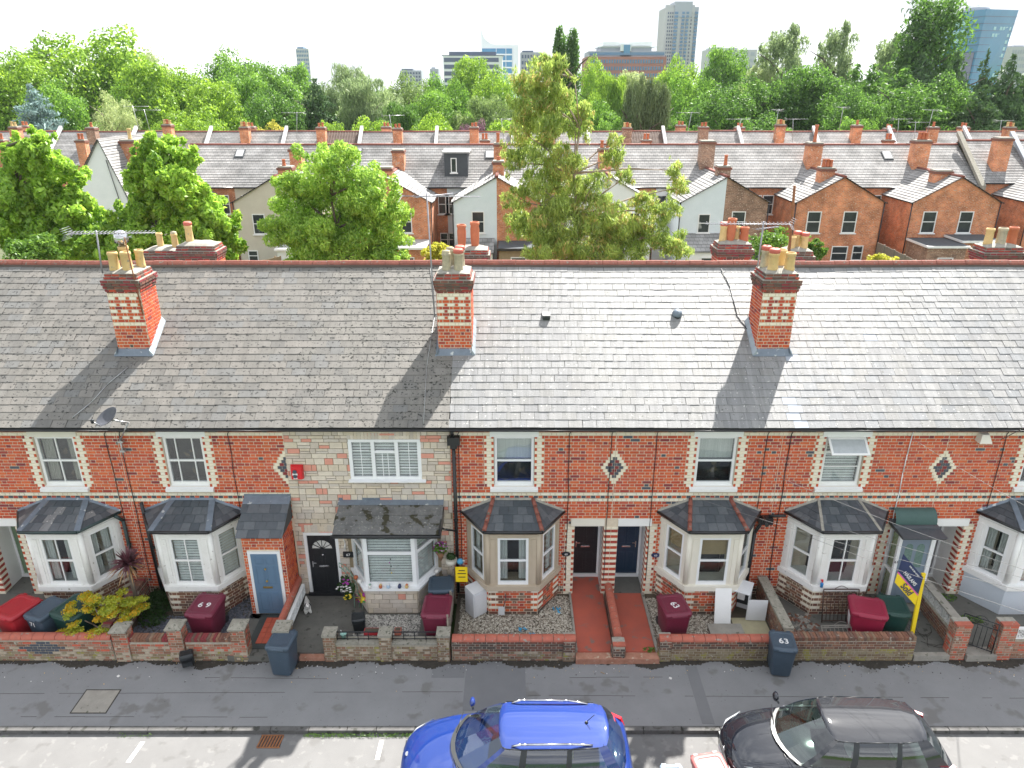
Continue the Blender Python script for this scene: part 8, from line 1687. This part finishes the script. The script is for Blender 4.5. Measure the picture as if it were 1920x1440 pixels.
TR = [
 (135, 38, 215, 142, 'round_a', LB, 'tallest bright green tree of the left wood, highest against the sky'),
 (15, 98, 150, 128, 'round_b', LB, 'broad lime tree at the extreme left behind the blue spruce'),
 (215, 90, 150, 150, 'round_c', LB, 'lime tree on the right shoulder of the tallest left tree'),
 (52, 148, 120, 104, 'cone_b', LSP, 'blue grey spruce at the far left above the rooftops'),
 (192, 148, 120, 108, 'bare', LPA, 'thin twiggy pale tree right of the blue spruce'),
 (100, 150, 120, 118, 'round_b', LB2, 'mid green tree between the blue spruce and the twiggy tree'),
 (278, 88, 90, 200, 'round_a', LPA, 'pale rounded tree top at the dip in the skyline left of the small tower'),
 (275, 112, 150, 125, 'round_c', LB, 'bright tree just right of the twiggy pale tree'),
 (350, 122, 130, 132, 'round_a', LB, 'bright green tree left of the widest dome crown'),
 (425, 92, 120, 180, 'round_b', LB2, 'domed dark edged tree left of the small distant tower'),
 (395, 150, 120, 118, 'round_c', LB, 'bright tree in front of the domed tree'),
 (345, 195, 120, 104, 'round_a', LB, 'low bright tree over the far roofs near the orange pots'),
 (485, 102, 120, 160, 'round_a', LB2, 'domed tree immediately left of the small distant tower'),
 (545, 118, 90, 170, 'round_c', LB2, 'fresh green tree below the small distant tower'),
 (500, 168, 120, 112, 'round_b', LDG, 'vivid deep green tree left of the dark conifer'),
 (588, 138, 110, 116, 'cone_b', LCO, 'dark spreading conifer with rusty tips left of centre'),
 (632, 105, 110, 150, 'willow', LGG, 'tall grey green willow right of the small tower'),
 (690, 128, 130, 128, 'willow', LGG, 'wide grey green willow right of the dark conifer'),
 (760, 140, 110, 150, 'round_b', LOL, 'olive green tree between the willow and the white swoosh tower'),
 (745, 180, 100, 114, 'willow', LDG, 'dark drooping tree above the far ribbed roof'),
 (838, 134, 90, 140, 'round_a', LB2, 'full green tree left of the dark glass offices'),
 (882, 104, 90, 190, 'round_c', LB, 'light tree in front of the dark glass offices'),
 (805, 170, 100, 128, 'round_c', LB2, 'rounded mid green tree behind the purple leaved one'),
 (935, 128, 90, 175, 'round_b', LB, 'light tree below the white swoosh tower'),
 (900, 170, 110, 130, 'willow', LOL, 'feathery tree left of the tall gum tree'),
 (958, 175, 80, 120, 'round_a', LOL, 'olive tree tucked behind the tall gum tree'),
 (1052, 38, 30, 150, 'poplar', LDG, 'left spire of the slim dark poplar pair'),
 (1074, 42, 30, 152, 'poplar', LDG, 'right spire of the slim dark poplar pair'),
 (1112, 108, 70, 185, 'round_b', LB, 'light tree between the poplars and the brick offices'),
 (1145, 125, 80, 160, 'willow', LB, 'yellow green drooping tree in front of the brick offices'),
 (1190, 132, 80, 190, 'round_c', LPA, 'pale small tree in front of the brick offices'),
 (1110, 175, 100, 118, 'round_a', LB2, 'green tree right of the gum tree above the far roofs'),
 (1212, 138, 46, 100, 'cypress', LDR, 'middle drooping cypress of the dark group'),
 (1190, 150, 40, 102, 'cypress', LDR, 'left drooping cypress of the dark group'),
 (1238, 150, 50, 101, 'cypress', LDR, 'right drooping cypress of the dark group'),
 (1270, 108, 90, 165, 'round_b', LB, 'bright tree at the foot of the tall pale tower'),
 (1310, 130, 110, 135, 'round_a', LB2, 'green tree right of the drooping cypresses'),
 (1365, 84, 100, 175, 'round_c', LB2, 'vivid tree before the low pale block right of the tower'),
 (1425, 110, 80, 165, 'willow', LPA, 'pale drooping tree right of the vivid one'),
 (1355, 165, 140, 116, 'round_b', LDG, 'broad green tree behind the far aerials right of centre'),
 (1480, 38, 130, 165, 'airy', LGG, 'tall open crowned tree, left of the two on the right skyline'),
 (1582, 32, 100, 168, 'airy', LGG, 'tall open crowned tree, right of the two on the right skyline'),
 (1505, 120, 160, 122, 'round_c', LDG, 'broad dark green tree with lit top right of centre'),
 (1440, 150, 110, 130, 'round_a', LB2, 'green tree left of the broad dark one'),
 (1610, 110, 120, 140, 'cone_b', LDG, 'dark feathery tree under the right open crowned tree'),
 (1685, 55, 110, 165, 'airy', LGG, 'hazy grey tree left of the soaring right poplar'),
 (1762, -18, 110, 150, 'poplar_wide', LDG, 'soaring ragged poplar beside the blue glass tower'),
 (1700, 118, 170, 124, 'cone_b', LDG, 'wide dark evergreen below the soaring poplar'),
 (1600, 165, 120, 108, 'round_b', LDG, 'dark tree above the far roofs left of the evergreens'),
 (1800, 84, 120, 118, 'cone_b', LCO, 'dark evergreen in front of the blue glass tower'),
 (1855, 88, 60, 135, 'cone', LCO, 'pointed evergreen before the right side of the glass tower'),
 (1905, 90, 110, 116, 'cone_b', LCO, 'dark evergreen cut by the right edge'),
 (1850, 150, 130, 106, 'cone_b', LCO, 'low dark evergreen above the right end of the far roofs'),
 (1750, 165, 130, 105, 'cone_b', LDG, 'low green evergreen behind the right hand aerials'),
 (1640, 112, 150, 132, 'cone_b', LDG, 'deep green evergreen left of the widest one, under the open crowned tree'),
 (1735, 88, 120, 140, 'cone_b', LCO, 'dark evergreen right behind the widest one, below the soaring poplar'),
 (1775, 140, 140, 112, 'round_b', LDG, 'deep green rounded tree in front of the right evergreens'),
 (1660, 160, 140, 110, 'round_a', LDG, 'deep green rounded tree low between two right aerials'),
 (1560, 140, 120, 118, 'round_c', LDG, 'deep green tree below the pair of open crowned trees'),
 (1405, 145, 120, 122, 'round_b', LDG, 'deep green tree left of the broad dark lit one'),
 (235, 150, 110, 135, 'round_b', LB2, 'mid green tree behind the twiggy pale one'),
 (455, 140, 120, 128, 'round_c', LB2, 'mid green tree in the dip left of the vivid deep green one'),
 (1955, 80, 120, 130, 'cone_b', LCO, 'tall dark evergreen just beyond the right edge'),
 (-40, 90, 130, 130, 'round_a', LB, 'bright tree just beyond the left edge'),
 (880, 222, 60, 99, 'round_a', LPU, 'purple leaved tree above the far white parapet'),
 (815, 212, 90, 100, 'round_b', LB, 'lime bush over the far roofs left of the purple tree'),
 (950, 225, 90, 100, 'round_c', LB, 'lime bush over the far roofs right of the purple tree'),
 (700, 215, 100, 100, 'round_a', LB, 'lime bush over the far roofs below the willow'),
 (620, 228, 60, 99, 'round_c', LB, 'small lime bush beside the far brick chimney below the conifer'),
 (510, 232, 70, 99, 'round_b', LYO, 'yellow shrub above the far brown roof'),
 (395, 225, 90, 99, 'round_a', LB, 'lime bush above the far roof right of the orange pots'),
 (480, 215, 30, 101, 'cone', LB2, 'small young conifer above the far roofs'),
 (1145, 225, 70, 99, 'round_c', LB2, 'green bush right of the gum tree over the far roofs'),
 (1300, 222, 100, 100, 'round_a', LDG, 'dark bush right of the cypresses over the far roofs'),
 (1440, 215, 130, 101, 'round_b', LDG, 'dark bush behind the far aerials'),
 (1610, 222, 90, 100, 'round_c', LB2, 'light bush behind the far red clay pots'),
]
for t_ in TR: tree(*t_)
# far-off wood that reads as one mass
rg = random.Random(9); lb_ = []
for i in range(230):
    Y = rg.uniform(205, 320); X = rg.uniform(-1, 1)*Y*.82; hh = rg.uniform(9, 15); r_ = rg.uniform(4, 8); lb_.append((X, Y, hh*.55, r_, r_, hh*.5))
o = solo('far_wood', leaf_cloud('far_wood', lb_, 90000, .42, [LB2], 5, up=.5), 'far-off belt of woodland along the horizon behind the nearer trees', 'woodland'); o['kind'] = 'stuff'

# ------------------------------------------------------------------ skyline
CT = mat('pale_cladding', (.44, .45, .46), .8, (.40, .41, .42), .05); CG = mat('grey_cladding', (.34, .37, .42), .6, (.30, .33, .38), .05); GLB = mat('blue_glazing', (.06, .18, .34), .15, (.07, .16, .25), .08); GLD = mat('dark_glazing', (.04, .08, .16), .15, (.04, .06, .10), .08); CW = mat('white_cladding', (.72, .75, .76), .5, (.68, .71, .72), .05); TEAL = mat('teal_glazing', (.05, .24, .42), .12, (.03, .17, .33), .08); CBR = mat('city_brick', (.36, .15, .11), .9, (.30, .12, .09), .08); MAUV = mat('mauve_panel', (.20, .20, .30), .5, (.17, .17, .26), .1); LTP = mat('pale_window_panel', (.38, .62, .70), .3)
def px_box(b, x0, x1, top, Y, dep, m_, bot=-2, rot=0, y_off=0):
    a, c = atY(x0, top, Y), atY(x1, top, Y); b.box(a.x, c.x, Y+y_off, Y+y_off+dep, bot, a.z, m_, rot=rot); return a.x, c.x, a.z
def skyl(label, x, Y, name='office_building', cat='building'): return thing(name, label, cat, (atY(x, 130, Y).x, Y, -1))
def bands(h, x0, x1, Y, z0, z1, rows, m_, cols=0, frac=.5, name='window_band', gap=0):
    for i in range(rows):
        z = z0+(z1-z0)*(i+.25)/rows; dz = (z1-z0)/rows*frac
        b = MB()
        if cols:
            for j in range(cols): a = x0+(x1-x0)*(j+.2)/cols; b.box(a, a+(x1-x0)/cols*.6, Y-.25, Y+.1, z, z+dz, m_)
        else: b.box(x0, x1, Y-.25, Y+.1, z, z+dz, m_)
        part(name, b, h, 'stuff' if cols else None)
# tall tower
Y = 620; h = skyl('tall pale residential tower with grey corner on the skyline', 1280, Y, 'tower_block', 'tower'); b = MB(); x0, x1, zt = px_box(b, 1248, 1304, 14, Y, 26, CT); part('tower_body', b, h)
b = MB(); a0, a1, _ = px_box(b, 1266, 1299, 3, Y, 20, CG, y_off=-.6, bot=atY(1280, 32, Y).z); part('grey_crown', b, h); b = MB(); px_box(b, 1299, 1311, 13, Y, 22, CG, y_off=.5); part('side_wing', b, h)
b = MB(); px_box(b, 1249, 1304, 9, Y, .8, CT, y_off=1, bot=zt); part('parapet', b, h)
for (u0, u1) in ((1262, 1269), (1276, 1281), (1284, 1289), (1300, 1306)):
    A, B = atY(u0, 60, Y).x, atY(u1, 60, Y).x; b = MB()
    for i in range(26): z = 4+i*(zt-6)/26; b.box(A, B, Y-.9, Y-.1, z, z+(zt-6)/26*.62, GLB)
    part('window_column', b, h, 'stuff')
for u0 in (1250, 1254, 1258, 1293):
    A = atY(u0, 60, Y).x; b = MB()
    for i in range(26): z = 4+i*(zt-6)/26; b.box(A, A+.8, Y-.4, Y-.1, z, z+(zt-6)/26*.55, GLD)
    part('window_column', b, h, 'stuff')
# brick and glass offices
Y = 560; h = skyl('wide red brick offices with stepped glass top storeys', 1175, Y); b = MB(); x0, x1, zt = px_box(b, 1101, 1250, 106, Y, 40, CBR); part('brick_storeys', b, h)
b = MB(); px_box(b, 1104, 1248, 96, Y+3, 34, CG, bot=zt); g0, g1, gz = px_box(b, 1126, 1222, 88, Y+6, 28, CG, bot=zt); px_box(b, 1130, 1224, 79, Y+8, 22, CW, bot=gz+.8); part('upper_storeys', b, h)
b = MB(); px_box(b, 1122, 1232, 87, Y+5, 30, CW, bot=atY(1150, 88.5, Y+5).z); px_box(b, 1164, 1184, 83, Y+3, 4, CW, bot=zt); px_box(b, 1170, 1182, 84, Y+2.5, 4, TEAL, bot=zt+2); part('roof_canopy', b, h)
bands(h, x0+2, x1-2, Y, 2, zt-1, 7, GLB, 28, .55); 
b = MB(); px_box(b, 1106, 1246, 98, Y+2.6, .8, GLB, bot=zt+1); part('glazed_storey', b, h)
# dark glass block and white swoosh tower
Y = 640; h = skyl('low dark blue glass office block before the swoosh tower', 885, Y); b = MB(); x0, x1, zt = px_box(b, 831, 942, 104, Y, 30, CW); part('office_body', b, h); b = MB(); px_box(b, 842, 930, 97, Y+4, 24, GLD, bot=zt); part('plant_storey', b, h); bands(h, x0+.5, x1-3, Y, 2, zt-1, 7, GLD, 0, .62)
b = MB(); px_box(b, 828, 945, 103.4, Y-.5, 31, GLD, bot=zt-.2); part('roof_edge', b, h)
Y = 700; h = skyl('white office tower with a sweeping blade shaped top', 935, Y, 'blade_tower', 'tower')
P = [(902, 50), (905, 63), (909, 72), (914, 78), (921, 82), (930, 84), (972, 84.5)]; top = [atY(a, c_, Y) for a, c_ in P]; fr = [V(p.x, Y, p.z) for p in top]; zb = atY(902, 91, Y).z
b = MB(); pts = [V(fr[-1].x, Y, -2)]+fr[::-1]+[V(fr[0].x, Y, -2)]; b.prism([p for p in pts[::-1]], [p+V(0, 24, 0) for p in pts[::-1]], CW); part('blade_wall', b, h)
A, B = atY(904, 90, Y).x, atY(960, 90, Y).x; b = MB(); b.box(A, B, Y-.6, Y+.2, -2, zb, TEAL); gp = part('glazed_front', b, h)
for i in range(9): b = MB(); b.box(A, B, Y-.9, Y-.55, 4+i*5.2, 5.2+i*5.2, CW); part('floor_band', b, gp) if 5.2+i*5.2 < zb else None
b = MB(); b.box(atY(948, 90, Y).x, atY(949, 90, Y).x, Y-1.0, Y-.5, -2, zb, CW); b.box(atY(930, 90, Y).x, atY(930.8, 90, Y).x, Y-1.0, Y-.5, -2, zb, CW); part('fin', b, gp)
for (x0p, x1p, tp, Y, m1, m2, lb) in ((976, 1016, 98, 650, CG, GLD, 'small dark roofed office right of the swoosh tower'), (554, 578, 91, 900, CT, GLB, 'small distant tower block left of centre on the skyline'), (1328, 1420, 93, 700, CT, CG, 'low pale flat blocks right of the tall tower'), (1898, 1935, 88, 600, CT, CG, 'ribbed grey block at the right edge beside the glass tower'), (750, 790, 132, 800, CG, GLD, 'tiny grey roofline peeping over the central trees'), (806, 822, 129, 760, CG, CG, 'small grey block left of the dark glass offices')):
    h = skyl(lb, (x0p+x1p)/2, Y); b = MB(); a, c_, zt = px_box(b, x0p, x1p, tp, Y, 22, m1); part('block_body', b, h); b = MB(); px_box(b, x0p+3, x1p-(x1p-x0p)*.4, tp-3, Y+4, 14, m2, bot=zt); part('plant_room', b, h); bands(h, a+.6, c_-.6, Y, 3, zt-1, 12 if x0p == 554 else 8, m2, 7, .55)
# blue glass tower
Y = 430; h = skyl('faceted blue glass tower on the right skyline', 1850, Y, 'glass_tower', 'tower')
c0, c1, c2, c3 = atY(1786, 27, Y+14), atY(1823, 20, Y), atY(1850, 17, Y-6), atY(1910, 19, Y+10); zt = c2.z
ring = lambda z, s: [V(c0.x+s*2.0, Y+14, z), V(c1.x+s, Y+1, z), V(c2.x-s*.5, Y-6, z), V(c3.x-s*5.2, Y+10, z), V(c3.x-s*5-4, Y+34, z), V(c0.x+s+6, Y+38, z)]
b = MB(); bt, tp = ring(-2, 1), ring(zt, 0)
for i, (dz) in enumerate((c0.z-zt, c1.z-zt, 0, c3.z-zt, 0, 0)): tp[i].z += dz
b.prism(bt, tp, TEAL); gt = part('glass_body', b, h)
def facq(i, j, u0, u1, v0, v1, m_, off, nm, par):
    f = lambda u, v: (bt[i].lerp(bt[j], u)).lerp(tp[i].lerp(tp[j], u), v); n = (bt[j]-bt[i]).cross(V(0, 0, 1)).normalized(); P = [f(u0, v0), f(u1, v0), f(u1, v1), f(u0, v1)]; b = MB(); b.hexa([p+n*.02 for p in P]+[p+n*off for p in P], m_); part(nm, b, par)
facq(1, 2, .0, .82, .1, .62, MAUV, .3, 'mauve_panel', gt); facq(0, 1, .05, 1, .1, .58, MAUV, .3, 'mauve_panel', gt)
for r_ in range(3): facq(0, 1, .2, .9, .72+r_*.08, .755+r_*.08, LTP, .4, 'light_panel', gt)
rg = random.Random(4)
for r_ in range(9):
    for c_ in range(6):
        if rg.random() < .62: facq(2, 3, .35+c_*.10, .42+c_*.10, .34+r_*.06, .37+r_*.06, LTP, .3, 'light_panel', gt)
for k in range(1, 16): facq(2, 3, 0, 1, k/16, k/16+.004, GLD, .25, 'floor_line', gt); facq(1, 2, 0, 1, k/16, k/16+.004, GLD, .25, 'floor_line', gt)
b = MB(); b.tube((c2.x+3, Y+8, zt-1), (c2.x+3, Y+8, zt+2.0), 7, CG, 14, 6); b.tube((c2.x-2, Y+8, zt+2.6), (c2.x+7, Y+8, zt+3.4), .35, CW); b.tube((c2.x+3, Y+8, zt+1), (c2.x+3, Y+8, zt+3.4), .4, CW); part('roof_plant', b, h)

# ------------------------------------------------------------------ thin summer haze
m = bpy.data.materials.new('haze_air'); m.use_nodes = True; t = m.node_tree; t.nodes.clear(); o = t.nodes.new('ShaderNodeOutputMaterial'); pv = t.nodes.new('ShaderNodeVolumePrincipled')
pv.inputs['Density'].default_value = .00010; pv.inputs['Color'].default_value = (.85, .92, 1, 1); t.links.new(pv.outputs[0], o.inputs['Volume'])
b = MB(); b.box(-1600, 1600, -250, 3300, -2.6, 95, m); o = solo('haze', b, 'thin summer haze lying over the whole scene', 'haze'); o['kind'] = 'stuff'
